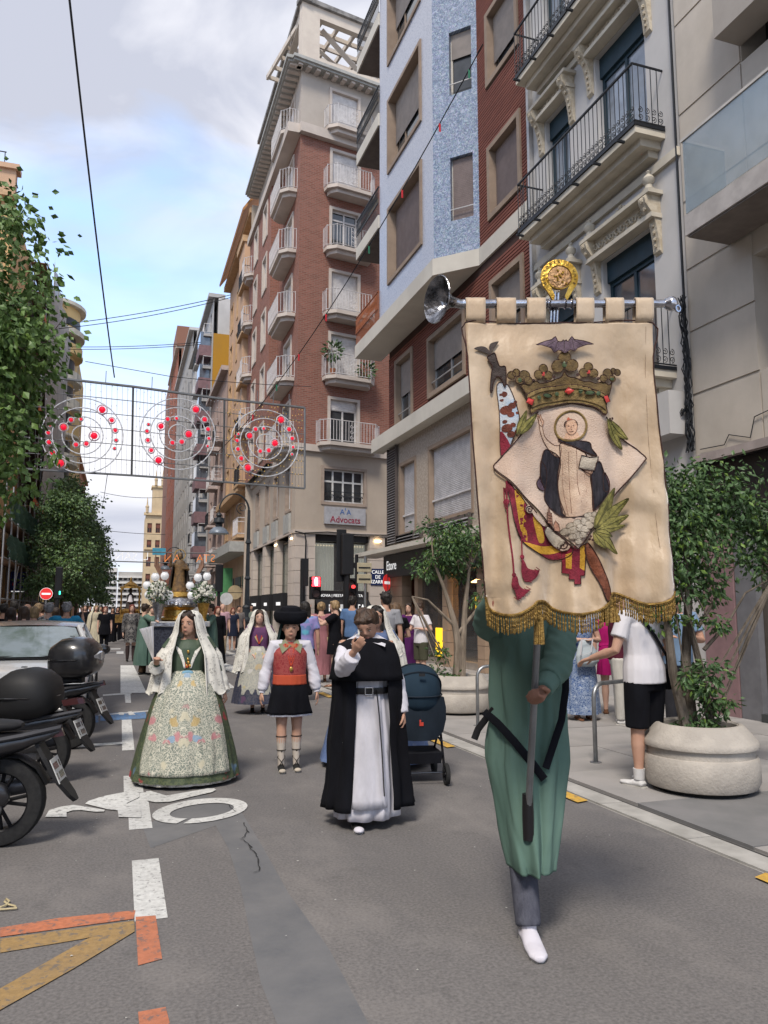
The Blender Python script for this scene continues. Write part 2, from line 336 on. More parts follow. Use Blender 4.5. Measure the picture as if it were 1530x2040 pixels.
def win(fr,B,u0,u1,v0,v1,d=-.2,fm=wfr,w=.06,us=(),vs=(),shade=0,sm=None,pane=glass,pitch=.06,sill=None,name='window',panes=True):
    """a window: frame > pane, roller shutter ; shade = lowered fraction"""
    mb=MB(); fr.bars(mb,u0,u1,v0,v1,w,d,d+.06,us,vs); f=mb.build(name,fm,B)
    if shade<1:
        p=MB(); fr.box(p,u0+w*.5,u1-w*.5,v0+w*.5,v1-w*.5,d+.005,d+.02); p.build('pane',pane,f)
    if shade>0: slatshade(fr,f,u0+w*.6,u1-w*.6,v1-(v1-v0)*shade,v1-.01,d+.075,sm or shut,pitch)
    if sill: s_=MB(); fr.box(s_,u0-.08,u1+.08,v0-.09,v0-.003,d+.06,.09); s_.build('sill',sill,f)
    return f
def surround(fr,B,u0,u1,v0,v1,m,w=.12,proud=.09,inn=-.22,name='window_surround'):
    mb=MB()
    e=.008; fr.box(mb,u0-w,u0+e,v0-w,v1+w,inn,proud); fr.box(mb,u1-e,u1+w,v0-w,v1+w,inn,proud); fr.box(mb,u0+e,u1-e,v1-e,v1+w,inn,proud); fr.box(mb,u0+e,u1-e,v0-w,v0+e,inn,proud)
    return mb.build(name,m,B)
def railing(fr,B,u0,u1,v0,v1,d,m,step=.13,r=.009,depth=None,sidepar=True,name='railing',bars=True,top=.025):
    """rail with balusters: front at d, returns to the wall"""
    mb=MB(); fr.box(mb,u0,u1,v1-.03,v1,d-.03,d+.01); fr.box(mb,u0,u1,v0,v0+.02,d-.02,d)
    for u in (u0,u1): fr.box(mb,u-.012,u+.012,v1-.03,v1,0,d); fr.box(mb,u-.01,u+.01,v0,v0+.02,0,d)
    R_=mb.build(name,m,B)
    bb=MB(); bb.cyl((0,0,0),(0,0,v1-v0),r,n=5); me=bb.mesh('baluster',m)
    pts=[(u0+(u1-u0)*k/max(1,round((u1-u0)/step)),d-.01) for k in range(round((u1-u0)/step)+1)]
    nd=max(1,round(d/step))
    for u in (u0,u1): pts+=[(u,d*k/nd) for k in range(1,nd)]
    if bars:
        for u,dd in pts: o=obj('baluster',me,R_); o.location=fr.p(u,v0,dd)-wloc(B)
    else:
        mb=MB()
        for u,dd in pts: mb.cyl(fr.p(u,v0,dd),fr.p(u,v1,dd),r,n=4)
        mb.build('balusters',m,R_,kind='stuff')
    return R_
def part(B,name,m,fr,boxes,**k):
    if name in SPLIT and len(boxes)>1:
        for b in boxes: mb=MB(); fr.box(mb,*b); o=mb.build(name,m,B,**k)
        return o
    mb=MB()
    for b in boxes: fr.box(mb,*b)
    return mb.build(name,m,B,**k)
SPLIT={'string_course','side_string_course','cornice','cornices','body','lower_cornice','shop_glass','display_glass','front_light_strip','corner_light_strip','shop_back','recess_back','yellow_display','bay_cap','upper_shop_glass','inside_spot','pane','parapet','tower_body','shop_inside_glow','yellow_party_wall','shop_doorway','balcony_drip_box','side_wall','shop_fascia','facade_band'}
# ================= R1 concrete building, nearest on the right
c1=mat('pale_concrete',(.52,.465,.40),.85,c2=(.47,.42,.36),scale=1.2,bump=.15); dirty(c1,.28,.25)
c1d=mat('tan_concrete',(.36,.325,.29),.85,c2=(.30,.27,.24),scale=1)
B=thing('concrete_building','pale concrete building with glass balcony and dark shopfront at the right edge','building',(8.4,6,0))
ops=[(5.2,8.3,4.9,6.6),(2,8.28,8.9,11.0),(2,8.28,12.6,16)]
mb=MB(); RF.wall(mb,0,9.655,3.9,22,ops,.5); mb.build('wall',c1,B)
part(B,'side_wall',c1,RF,[(9.0,9.655,0,3.9,-1.2,-.9),(0,9.655,21.9,22.1,-10,0)])
# cladding panels standing 1.5 cm proud, with open joints
pm=MB(); 
us=[5.2,6.7,8.3,9.65]; 
for v0,v1 in ((3.92,4.88),(4.91,5.9),(5.93,6.93),(6.96,8.08),(8.11,9.6),(9.63,11.2),(11.23,12.9),(12.93,14.6)):
    for a,b in ((8.3,9.64),(6.75,8.28),(5.2,6.73)):
        if a<8.2 and any(o[2]<(v0+v1)/2<o[3] for o in ops): continue
        if a<8.2 and (v0>4.9 and v1<7): continue
        q=MB(); RF.box(q,a,b-.012,v0,v1-.012,.002,.02); q.build('cladding_panel',c1,B)
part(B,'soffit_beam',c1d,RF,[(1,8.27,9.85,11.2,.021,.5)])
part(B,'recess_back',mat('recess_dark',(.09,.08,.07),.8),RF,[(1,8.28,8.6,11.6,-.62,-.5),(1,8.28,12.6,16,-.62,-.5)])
win(RF,B,5.2,8.2,5.0,6.55,-.3,alu,.08,us=(6.7,))
part(B,'balcony_slab',mat('balcony_concrete',(.42,.39,.37),.85),RF,[(3,8.73,6.97,7.28,0.021,.8)])
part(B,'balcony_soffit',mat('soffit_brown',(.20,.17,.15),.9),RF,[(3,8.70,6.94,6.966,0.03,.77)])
gm=mat('balcony_glass',(.30,.34,.34),.02,.35,c2=(.26,.30,.30),spec=1,alpha=.5)
part(B,'balustrade_glass',gm,RF,[(3,5.6,7.3,8.43,.78,.79),(5.62,8.7,7.3,8.43,.78,.79),(8.69,8.7,7.3,8.43,.03,.778)])
part(B,'handrail',mat('rail_alu',(.5,.47,.43),.5),RF,[(3,8.73,8.43,8.47,.765,.805),(8.69,8.73,8.43,8.47,.02,.765)])
shopdark=mat('shop_black',(.025,.022,.022),.35)
part(B,'shop_lintel',mat('lintel_stone',(.33,.28,.26),.8),RF,[(2,9.6,3.78,3.9,.0,.12)])
part(B,'shop_fascia',shopdark,RF,[(2,9.64,3.0,3.775,-.3,-.1)]); part(B,'shop_ceiling',shopdark,RF,[(0,9.64,3.776,3.89,-3,-.01)]); part(B,'body',c1,RF,[(0,9.6,0,21.9,-10,-3.05)])
part(B,'shop_back',mat('shop_interior',(.10,.075,.06),.9),RF,[(0,9.64,.05,3.0,-2.6,-2.5),(0,9.64,-.02,.03,-2.5,-.1),(9.5,9.62,.03,3.0,-2.5,-.2)])
part(B,'pink_column',mat('pink_stone',(.24,.15,.155),.6,c2=(.20,.125,.13)),RF,[(9.02,9.64,.0,3.0,-.25,.02)])
part(B,'grey_column',mat('grey_column_paint',(.15,.15,.16),.6),RF,[(8.62,9.0,.0,3.0,-.25,.0)])
part(B,'shop_plinth',mat('plinth_dark',(.05,.055,.055),.5),RF,[(2,8.6,.03,.14,-.2,.05)])
sg=part(B,'shop_glass',mat('shop_glass',(.10,.10,.10),.03,spec=.8,alpha=.35),RF,[(2,5.1,.14,3.0,-.16,-.15),(5.16,8.55,.14,3.0,-.16,-.15)])
part(B,'glass_frame',mat('bronze_frame',(.13,.115,.10),.4,.5),RF,[(8.55,8.61,.14,3.0,-.2,-.1),(5.1,5.16,.14,3.0,-.2,-.1),(2,8.55,.14,.2,-.19,-.12),(2,8.55,2.94,3,-.19,-.12)])
part(B,'paper_notice',mat('mint_paper',(.45,.56,.54),.8),RF,[(7.9,8.25,1.42,2.0,-.147,-.144)],label='pale green paper notice taped inside the shop glass')
part(B,'stop_sticker',mat('sticker_white',(.75,.72,.72),.7),RF,[(8.17,8.4,2.05,2.38,-.147,-.144)])
q=MB(); q.lathe([(0,-.001),(.06,-.001),(.06,.001),(0,.001)],n=16,M=Matrix.Rotation(PI/2,4,'Y')); q.v=[(x+8.4+.142,y+8.3,z+2.28) for x,y,z in q.v]; q.build('red_dot',mat('sign_red',(.6,.03,.03),.5),B)
q=MB(); q.lathe([(.001,.12),(.05,.08),(.07,0),(.05,-.08),(.001,-.1)],(8.95,8.0,3.22),10); q.build('amber_lamp',mat('amber_glow',(1,.5,.1),.5,emit=4,ecol=(1,.45,.08)),B)
for k in range(4):
    q=MB(); x=9.9+.12*k; y=6.4+k*.45; q.tube([((x,y,.3),.1),((x,y,.9),.16),((x,y,1.5),.2),((x,y,1.75),.08),((x,y,1.95),.1),((x,y,2.1),.04)],8); q.build('display_dummy',mat('display_grey',(.3,.28,.27),.7),B,smooth=True)
cab=MB()
for k in range(14):
    pts=[]; 
    for i in range(18):
        t=i/17; pts.append((RF.p(9.66+rnd.uniform(-.03,.03)+.1*math.sin(t*5+k)*(.3+t*.3) ,4.0+(6.5-4.0)*(1-t)+rnd.uniform(-.02,.02),.05+rnd.uniform(0,.1)),.009))
    cab.tube(pts,5)
for k in range(7):
    cab.tube([(RF.p(9.72+.5*i/10,4.7+rnd.uniform(-.05,.05)-.25*math.sin(i/10*PI)*rnd.uniform(.2,1),.08+rnd.uniform(0,.08)),.01) for i in range(11)],5)
cab.tube([(RF.p(9.68,z,.06),.022) for z in (4,8,12,16,21)],6)
tag(cab.build('cable_bundle',iron),'tangled black cables where the grey ornate house meets the concrete building','cables')
cb=MB(); cb.tube([(RF.p(u,v,.05),.008) for u,v in ((9.5,4.0),(9.0,3.97),(8.9,4.1),(8.5,3.97),(8.4,4.25),(8.0,4.3),(7.9,4.0),(7,3.98))],5); tag(cb.build('wall_cable',iron),'thin black cable looping along the lintel over the dark shopfront','cables')
# ================= R2 ornate grey house
gw=mat('grey_stucco',(.49,.475,.465),.9,c2=(.44,.43,.42),scale=.8,bump=.08); dirty(gw,.2,.25)
crm=mat('cream_stone',(.52,.46,.36),.8,c2=(.40,.34,.25),scale=9,bump=.5,bscale=22); crs=mat('cream_smooth',(.56,.51,.42),.85,c2=(.44,.40,.33),scale=1.5)
teal=mat('teal_joinery',(.018,.042,.058),.5)
B=thing('ornate_house','grey stucco house with cream carved pediments and black iron balconies','building',(8.4,12,0))
W1=(12.85,13.78); W2=(10.42,11.9)
ops=[]
for v0,v1 in ((9.75,12.3),(5.4,8.1),(13.3,15.9),(16.9,19.4)):
    ops+= [(W1[0],W1[1],v0,v1-.15),(W2[0],W2[1],v0,v1)]
ops.append((10.3,11.4,.03,2.6))
mb=MB(); RF.wall(mb,9.66,14.5,0,21,ops,.3); mb.build('wall',gw,B); part(B,'roof_slab',gw,RF,[(9.66,14.5,20.9,21.1,-9,0)])
part(B,'body',gw,RF,[(9.7,14.48,0,20.9,-9,-.6)])
part(B,'street_door',mat('door_grey',(.12,.12,.13),.5),RF,[(10.3,11.4,.03,2.6,-.32,-.26)])
part(B,'downpipe',alu,RF,[(14.32,14.42,3.5,20.9,.01,.11)])
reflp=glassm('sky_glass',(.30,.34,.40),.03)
for v0,v1 in ((9.75,12.3),(5.4,8.1),(13.3,15.9),(16.9,19.4)):
    for a,b,t in ((W1[0],W1[1],v1-.15),(W2[0],W2[1],v1)):
        part(B,'window_head',teal,RF,[(a,b,t-.42,t,-.16,-.1)])
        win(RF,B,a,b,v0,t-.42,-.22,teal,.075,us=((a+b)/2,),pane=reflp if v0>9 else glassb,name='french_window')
def scroll(mb,fr,u,v,d,r,turn=1.6,flip=1,w=.012,start=0):
    pts=[]
    for i in range(18):
        t=i/17; a=start+flip*t*2*PI*turn; q=r*(1-t*.82); pts.append((fr.p(u+q*math.cos(a),v+q*math.sin(a),d),w))
    mb.tube(pts,4)
def balcony(v,u0=10.0,u1=13.98,dd=.62,nm='balcony_slab'):
    part(B,nm,crs,RF,[(u0,u1,v-.17,v,0.003,dd-.02),(u0+.12,u1-.12,v-.3,v-.172,0.003,dd-.2),(u0+.2,u1-.2,v-.42,v-.302,.003,.2)])
    part(B,'iron_edge',iron,RF,[(u0-.01,u1+.01,v-.05,v+.012,dd-.018,dd+.01),(u0-.02,u0-.002,v-.05,v+.01,.01,dd),(u1+.002,u1+.02,v-.05,v+.01,.01,dd)])
    r_=railing(RF,B,u0,u1,v+.03,v+1.08,dd,iron,.128,.0085,name='iron_railing')
    sm=MB(); n_=int((u1-u0)/.128)
    for k in range(n_):
        u=u0+.064+k*(u1-u0)/n_
        for s_ in (1,-1): scroll(sm,RF,u,v+.19+s_*.062,dd-.01,.056,1.4,s_,.0075,PI/2*s_)
    for k in range(4):
        for e in (u0,u1):
            for s_ in (1,-1):
                pts=[]
                for i in range(16):
                    t=i/15; a=s_*(PI/2+t*2*PI*1.4); q=.056*(1-t*.82); pts.append((RF.p(e,v+.19+s_*.062+q*math.sin(a),.08+k*.135+q*math.cos(a)),.0075))
                sm.tube(pts,4)
    sm.build('scrollwork',iron,r_,kind='stuff')
    for k in range(6):
        u=u0+.3+k*.7
        if u<u1: q=MB(); RF.box(q,u-.02,u+.02,v-.2,v-.16,dd-.02,dd+.14); q.build('bracket_stub',iron,B)
balcony(9.62); balcony(13.2); balcony(5.45)
balcony(16.8)
part(B,'balcony_drip_box',gw,RF,[(9.8,14,4.3,5.0,.003,.35)])
part(B,'string_course',crs,RF,[(9.66,14.5,8.95,9.1,.002,.07),(9.66,14.5,12.62,12.75,.002,.07)])
def relief(mb,fr,u,v,d,s):
    for k in range(5):
        a=k*2*PI/5; mb.ell(fr.p(u+s*.55*math.cos(a),v+s*.55*math.sin(a),d),s*.38,6,4)
    mb.ell(fr.p(u,v,d+.01),s*.35,6,4)
def console(u,v,h,w=.17,dp=.28):
    """long carved scroll bracket: bulging head, tapering tail"""
    mb=MB(); pr=[(0,dp),(.06,dp+.05),(.16,dp+.03),(.26,dp-.06),(.36,dp-.13),(.5,dp-.17),(.75,.07),(.95,.055),(1,.0)]
    poly=[(0,v)]+[(d_,v-t*h) for t,d_ in pr]+[(0,v-h)]
    poly=[(.003,v)]+[(d_,v-t*h) for t,d_ in pr[:-1]]+[(.003,v-h)]
    mb.prism(poly,u-w/2,u+w/2,lambda x,y,z:RF.p(z,y,x))
    for k,(t,d_) in enumerate(((.1,dp+.04),(.22,dp-.01),(.34,dp-.1),(.5,.12),(.62,.1),(.74,.09),(.85,.08))): relief(mb,RF,u,v-t*h,d_,.055-.003*k)
    return mb.build('carved_console',crm,B,smooth=True)
def pediment(a,b,t,finials=True,hh=.42):
    c_=MB(); RF.box(c_,a-.25,b+.25,t+.02,t+.1,.003,.22); RF.box(c_,a-.3,b+.3,t+hh,t+hh+.07,.003,.3); RF.box(c_,a-.2,b+.2,t+.1,t+hh,.003,.12); c_.build('lintel_frieze',crs,B)
    rl=MB(); n_=int((b-a)/.16)
    for k in range(n_+1):
        u=a+(b-a)*k/n_; scroll(rl,RF,u,t+.1+(hh-.1)/2,.135,.085,1.3,1 if k%2 else -1,.018); relief(rl,RF,u+.08,t+.16+.12*(k%2),.13,.035)
    rl.build('frieze_carving',crm,B,smooth=True)
    for u in (a-.14,b+.14):
        console(u,t+hh,1.02)
        if finials: q=MB(); q.lathe([(.11,0),(.12,.05),(.07,.08),(.06,.14),(.1,.19),(.11,.25),(.06,.31),(.03,.34),(.05,.38),(.001,.42)],RF.p(u,t+hh+.07,.16),10); q.build('urn_finial',crs,B,smooth=True)
    if finials:
        cr_=MB(); m=(a+b)/2
        for k in range(-4,5): relief(cr_,RF,m+k*.09,t+hh+.12+.16*max(0,1-abs(k)/3.2),.1,.055)
        for s_ in (-1,1): scroll(cr_,RF,m+s_*.42,t+hh+.16,.1,.1,1.2,s_,.022)
        cr_.build('crest_carving',crm,B,smooth=True)
pediment(W2[0],W2[1],8.1); pediment(W1[0],W1[1],7.95)
pediment(W2[0],W2[1],12.3,False,.3); pediment(W1[0],W1[1],12.15,False,.3)
# ================= R3 ribbed brick and blue mosaic house
brk=mat('ribbed_brick',(.205,.072,.05),.75,c2=(.14,.048,.034),scale=3,bump=.2,stretch=(1,.3,4)); mort=mat('rib_joint',(.055,.028,.022),.9)
mos=mat('blue_mosaic',(.20,.27,.40),.35,spec=.5); t_,b_,N,L=nodes_of(mos)
uvn=N('ShaderNodeTexCoord'); mpn=N('ShaderNodeMapping'); mpn.inputs['Scale'].default_value=(26,26,26); L(uvn.outputs['UV'],mpn.inputs[0])
vo=N('ShaderNodeTexVoronoi'); vo.distance='CHEBYCHEV'; vo.inputs['Scale'].default_value=1; L(mpn.outputs[0],vo.inputs['Vector'])
wv=N('ShaderNodeTexNoise'); wv.inputs['Scale'].default_value=9; wv.inputs['Detail'].default_value=1; wv.inputs['Distortion'].default_value=1.8; L(uvn.outputs['UV'],wv.inputs['Vector'])
rp=N('ShaderNodeValToRGB'); rp.color_ramp.interpolation='LINEAR'; e=rp.color_ramp.elements; e[0].position=.40; e[0].color=(.25,.30,.39,1); e[1].position=.46; e[1].color=(.085,.125,.20,1); e2=rp.color_ramp.elements.new(.53); e2.color=(.085,.125,.20,1); e3=rp.color_ramp.elements.new(.6); e3.color=(.32,.37,.46,1)
L(wv.outputs[0],rp.inputs[0]); mx=N('ShaderNodeMix'); mx.data_type='RGBA'; mx.blend_type='MULTIPLY'; mx.inputs[0].default_value=.2; L(rp.outputs[0],mx.inputs[6]); L(vo.outputs['Color'],mx.inputs[7])
m2_=N('ShaderNodeMix'); m2_.data_type='RGBA'; m2_.inputs[0].default_value=.1; m2_.inputs[7].default_value=(.42,.48,.60,1); L(mx.outputs[2],m2_.inputs[6]); L(m2_.outputs[2],b_.inputs['Base Color'])
mosl=mat('pale_mosaic',(.41,.425,.48),.3,spec=.5,c2=(.27,.295,.365),scale=22,lo=.36,hi=.5,detail=1); dirty(mosl,.12,.2)
tan=mat('tan_surround',(.27,.205,.155),.8,c2=(.22,.165,.125),scale=2); band=mat('cream_band',(.52,.49,.43),.85,c2=(.45,.42,.37),scale=.8); pebble=mat('pebble_render',(.40,.34,.285),.95,c2=(.27,.23,.19),scale=14,bump=.6,bscale=30)
B=thing('mosaic_bay_house','red ribbed brick house with a blue mosaic bay and cream bands','building',(8.4,19,0))
owin=[(14.95,16.4,11.35,13.05),(14.95,16.4,14.95,16.75),(14.95,16.4,18.55,20.3)]
olow=[(18.15,20.55,7.85,9.45),(22.05,23.45,7.6,9.65),(14.95,16.4,7.75,9.5)]
def ribs(u0,u1,v0,v1,ops,pitch=.0855):
    mb=MB(); n_=int((v1-v0)/pitch)
    for k in range(n_):
        z0=v0+k*pitch; z1=z0+pitch*.68; cut=sorted([(o[0]-.14,o[1]+.14) for o in ops if o[2]-.14<z1 and o[3]+.14>z0]); a=u0
        for c,e in cut+[(u1,u1)]:
            c=min(c,u1)
            if c-a>.02: RF.box(mb,a,c,z0,z1,.001,.028)
            a=max(a,e)
    mb.build('brick_courses',brk,B,kind='stuff')
mb=MB(); RF.wall(mb,14.505,17.08,10.75,24,owin,.3); RF.wall(mb,14.505,24.25,7.4,10.3,olow,.3); mb.build('brick_wall',mort,B)
ribs(14.51,17.07,10.76,23.9,owin); ribs(14.51,24.24,7.42,10.13,olow)
# returns and roof
bk=Fr(8.4,24.25,1,0,0,1); mb=MB(); bk.wall(mb,0,9,0,24); mb.build('side_street_wall',brickmat('brick_r3',(.22,.07,.045),(.18,.055,.035),(.1,.07,.06)),B)
part(B,'roof_slab',band,RF,[(14.5,24.2,23.9,24.2,-9,0)])
for o in owin: surround(RF,B,*o,tan,.13,.07); win(RF,B,*o,-.2,tan,.05,us=(),shade=.72 if o[2]>14 else 1,sm=shutm if o[2]<14 else shut,pitch=.055)
for o in olow: surround(RF,B,*o,tan,.13,.07); win(RF,B,*o,-.2,alu,.05,us=(o[0]+(o[1]-o[0])*.5,),shade=.55,sm=shut,pitch=.055); part(B,'safety_bar',alu,RF,[(o[0],o[1],o[2]+.32,o[2]+.35,-.05,-.02)])
# bay
bp=[(8.4,17.1),(7.5,18.05),(7.5,22.62),(8.4,22.62)]
FB=Fr(7.5,0,0,1,-1,0); FS=Fr(7.5,18.05,.9,-.95,-.95,-.9); SL=math.hypot(.9,.95)
bw=[(18.95,21.65,z,z+2.3) for z in (11.68,15.36,19.08)]; bw+= [(18.95,21.65,22.7,23.8)]
sw=[(.5,1.14,11.72,13.5),(.5,1.14,15.3,17.15),(.5,1.14,19.0,20.8)]
mb=MB(); FB.wall(mb,18.05,22.62,10.76,24,bw,.35); mb.build('bay_front_mosaic',mosl,B)
mb=MB(); FS.wall(mb,0,SL,10.76,24,sw,.25); mb.build('bay_slant_mosaic',mos,B)
mb=MB(); Fr(7.5,22.62,1,0,0,1).wall(mb,0,.9,10.76,24); mb.build('bay_return_mosaic',mosl,B)
sh=(shutm,1),(shut,.62),(shut,.5),(shut,1)
for o,(m_,s_) in zip(bw,sh): surround(FB,B,*o,tan,.11,.05,-.33); win(FB,B,*o,-.3,tan,.05,us=(20.85,),shade=s_,sm=m_,pitch=.05)
for o,(m_,s_) in zip(sw,((shutm,1),(shut,.4),(shut,1))): win(FS,B,*o,-.2,band,.05,shade=s_,sm=m_,pitch=.05); part(B,'safety_bar',alu,FS,[(o[0],o[1],o[2]+.3,o[2]+.325,-.02,.0)])
# base slab under the bay and along the facade
mb=MB(); mb.prism([(8.41,14.505),(8.34,14.505),(8.34,17.06),(7.44,18.0),(7.44,25.2),(8.41,25.2)],10.3,10.755); mb.build('bay_base_slab',band,B)
part(B,'facade_band',band,RF,[(14.505,25.1,6.93,7.38,-.05,.38)])
part(B,'mezzanine_string',band,RF,[(14.505,24.3,3.52,3.66,-.02,.02)])
# left balconies with patterned railings
for v in (10.76,14.35,17.95,21.6):
    part(B,'balcony_slab',band,FB,[(22.63,25.15,v-.45,v,-.88,.05)]) if v>11 else None
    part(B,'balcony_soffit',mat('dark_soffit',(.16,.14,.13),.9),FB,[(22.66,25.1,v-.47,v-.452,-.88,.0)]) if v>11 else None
    r_=railing(FB,B,22.65,25.12,v+.02,v+1.0,.04,iron if v>11 else mat('rusty_orange_rail',(.30,.09,.03),.6),.1,.009,name='balcony_railing')
    zz=MB()
    for k in range(24):
        u=22.65+k*2.47/24; zz.cyl(FB.p(u,v+.45,.055),FB.p(u+.1,v+.9,.055),.007,n=4); zz.cyl(FB.p(u+.1,v+.45,.055),FB.p(u,v+.9,.055),.007,n=4)
    FB.box(zz,22.65,25.12,v+.4,v+.44,.045,.06); zz.build('railing_lattice',iron if v>11 else MC['rusty_orange_rail'],r_,kind='stuff')
    part(r_,'railing_screen',mat('cream_screen',(.42,.33,.22),.9),FB,[(22.7,25.08,v+.46,v+.62,.0,.02)]) if v>11 else None
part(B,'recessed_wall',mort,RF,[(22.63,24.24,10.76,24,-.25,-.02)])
# mezzanine: pebble wall, shutters, louvres
om=[(17.8,20.65,4.1,6.2),(21.85,23.15,3.95,6.15),(14.9,16.6,4.1,6.2)]
mb=MB(); RF.wall(mb,14.505,24.25,3.66,6.93,om,.3); mb.build('mezzanine_wall',pebble,B)
for o in om: surround(RF,B,*o,tan,.1,.03); win(RF,B,*o,-.2,shutw,.05,us=((o[0]+o[1])/2,),shade=1,sm=shutw,pitch=.05); part(B,'shutter_rail',shutw,RF,[(o[0],o[1],o[2]+.55,o[2]+.6,-.1,-.06)])
def louvre(u0,u1,v0,v1,d=.03,pitch=.085):
    f=part(B,'louvre_frame',mat('louvre_dark',(.09,.075,.07),.6),RF,[(u0,u1,v0,v1,d,d+.01),(u0,u0+.03,v0,v1,d+.01,d+.09),(u1-.03,u1,v0,v1,d+.01,d+.09)])
    q=MB(); q.add([RF.p(u0+.03,0,d+.012),RF.p(u1-.03,0,d+.012),RF.p(u1-.03,-.045,d+.085),RF.p(u0+.03,-.045,d+.085),RF.p(u0+.03,-.02,d+.012),RF.p(u1-.03,-.02,d+.012),RF.p(u1-.03,-.06,d+.085),RF.p(u0+.03,-.06,d+.085)],[(0,1,2,3),(7,6,5,4),(3,2,6,7),(0,4,5,1),(0,3,7,4),(1,5,6,2)])
    me=q.mesh('louvre_slat',mat('louvre_grey',(.34,.33,.34),.5,.3))
    n_=int((v1-v0)/pitch)
    for k in range(n_): o=obj('louvre_slat',me,f); o.location=-wloc(B)+V((0,0,v0+(k+.9)*pitch))
louvre(23.35,24.2,3.68,6.9); louvre(21.75,23.3,3.68,3.9); louvre(17.8,20.6,3.68,4.02); louvre(21.2,23.3,3.1,3.5)
louvre(21.2,23.3,3.68,3.93)
# canopy and shop
mb=MB(); mb.prism([(8.45,14.6),(7.75,14.6),(7.55,25.8),(8.45,25.8)],3.33,3.46); mb.build('shop_canopy',band,B)
tile=mat('tan_tile',(.33,.235,.165),.7,c2=(.28,.2,.14),scale=2)
ladder=[(23.5,24.2),(17.4,17.9)]
part(B,'body',mort,RF,[(14.6,24.2,0,23.8,-9,-3.1),(14.6,24.2,3.48,23.8,-3.09,-.5)])
part(B,'shop_ceiling',shopdark,RF,[(14.6,24.15,3.31,3.47,-3.05,-.06)])
part(B,'shop_fascia',mat('fascia_grey',(.055,.057,.06),.5),RF,[(14.6,24.15,2.6,3.3,-.05,.25)])
for (a,b) in ((23.0,24.1),(19.4,19.75),(17.15,17.55),(14.6,15.0)):
    for k in range(8): q=MB(); RF.box(q,a,b,.03+k*.325,.03+k*.325+.315,-.3,.03); q.build('tan_tile',tile,B)
part(B,'shop_back_wall',mat('shop_warm_wall',(.16,.11,.08),.9),RF,[(14.6,23.0,.03,2.6,-3,-2.9)])
part(B,'shop_floor',mat('shop_floor_pale',(.4,.35,.3),.6),RF,[(14.6,24,.03,.2,-2.9,-.2)])
part(B,'shop_doorway',shopdark,RF,[(21.9,22.95,.03,2.6,-.5,-.4)]); part(B,'shop_door_post',tile,RF,[(21.65,21.9,.03,2.6,-.4,.02)])
part(B,'display_glass',MC['shop_glass'],RF,[(17.6,19.35,.25,2.6,-.13,-.12),(19.8,21.6,.25,2.6,-.13,-.12),(15.0,17.1,.25,2.6,-.13,-.12)])
part(B,'brown_blind',mat('brown_blind',(.13,.09,.07),.8),RF,[(20.6,21.6,.25,2.6,-.25,-.2)])
yb=mat('yellow_bright',(.9,.55,.02),.5,emit=.5,ecol=(1,.6,.02))
part(B,'yellow_display',yb,RF,[(17.9,19.2,1.55,1.9,-.9,-.7),(20.0,20.5,.25,1.0,-.3,-.2)])
part(B,'yellow_poster',yb,RF,[(20.05,20.55,.26,1.05,-.105,-.095)],label='bright yellow poster low in the display window')
q=MB(); q.lathe([(.05,.1),(.25,.0),(.27,-.03),(.001,-.04)],(9.0,18.6,2.3),12); q.build('shop_lamp',mat('warm_lamp',(1,.6,.25),.5,emit=6,ecol=(1,.55,.2)),B)
def text(name,s,size,m,loc,rot,par=None,ext=.004,align='CENTER',sp=1.,sx=1,bold=0):
    cu=bpy.data.curves.new(name,'FONT'); cu.body=s; cu.size=size; cu.extrude=ext; cu.align_x=align; cu.align_y='CENTER'; cu.space_character=sp; cu.resolution_u=3; cu.offset=bold
    t=bpy.data.objects.new('tmp',cu); dg=bpy.context.evaluated_depsgraph_get(); COL.objects.link(t); dg.update()
    me=bpy.data.meshes.new_from_object(t.evaluated_get(dg)); bpy.data.objects.remove(t); bpy.data.curves.remove(cu)
    me.name=name; me.materials.clear(); me.materials.append(m); o=obj(name,me,par); o.location=V(loc)-(wloc(par) if par else V((0,0,0))); o.rotation_euler=rot; o.scale=(sx,1,1); return o
RX=(PI/2,0,-PI/2)   # text on walls facing -X
text('shop_lettering','Etore',.42,mat('sign_white',(.75,.74,.72),.5,emit=.25,ecol=(1,1,1)),RF.p(23.35,2.95,.26),RX,B,sx=1)
# mannequin
mq=thing('mannequin','pale mannequin in white trousers and straw hat in the shop window','mannequin',(9.0,17.95,.25))
# ================= R4 red brick corner block
bk4=brickmat('red_brick',(.27,.108,.078),(.19,.072,.05),(.24,.15,.12),.26,.085,.014,.3); st4=stucco('beige_stone',(.42,.355,.29)); st4b=mat('pale_trim',(.50,.44,.39),.85,c2=(.42,.37,.33),scale=1); wst=mat('white_rail',(.60,.58,.58),.5)
c4=V((7.0,32.7)); ang=R(80); F4=Fr(7,32.7,math.sin(ang),math.cos(ang),math.cos(ang),-math.sin(ang)); S4=Fr(7,0,0,1,-1,0)
B=thing('brick_corner_block','red brick corner block with white balconies over a beige shop base','building',(7,33,0))
doors=[(1.6,2.98,z-2.15,z) for z in (11.0,14.05,17.05,20.1,23.0)]
mb=MB(); F4.wall(mb,0,9.5,8.75,23.6,doors,.2); mb.build('front_brick_wall',bk4,B)
sd_=[(34.1,35.6,z-2.15,z) for z in (11.0,14.05,17.05,20.1,23.0)]
bwn=[(a,b,z-1.75,z) for z in (11.0,14.05,17.05,20.1,23.0) for a,b in ((38.6,39.7),(41.6,42.7))]
mb=MB(); S4.wall(mb,32.7,37.5,8.75,23.6,sd_,.2); mb.build('side_brick_wall',bk4,B)
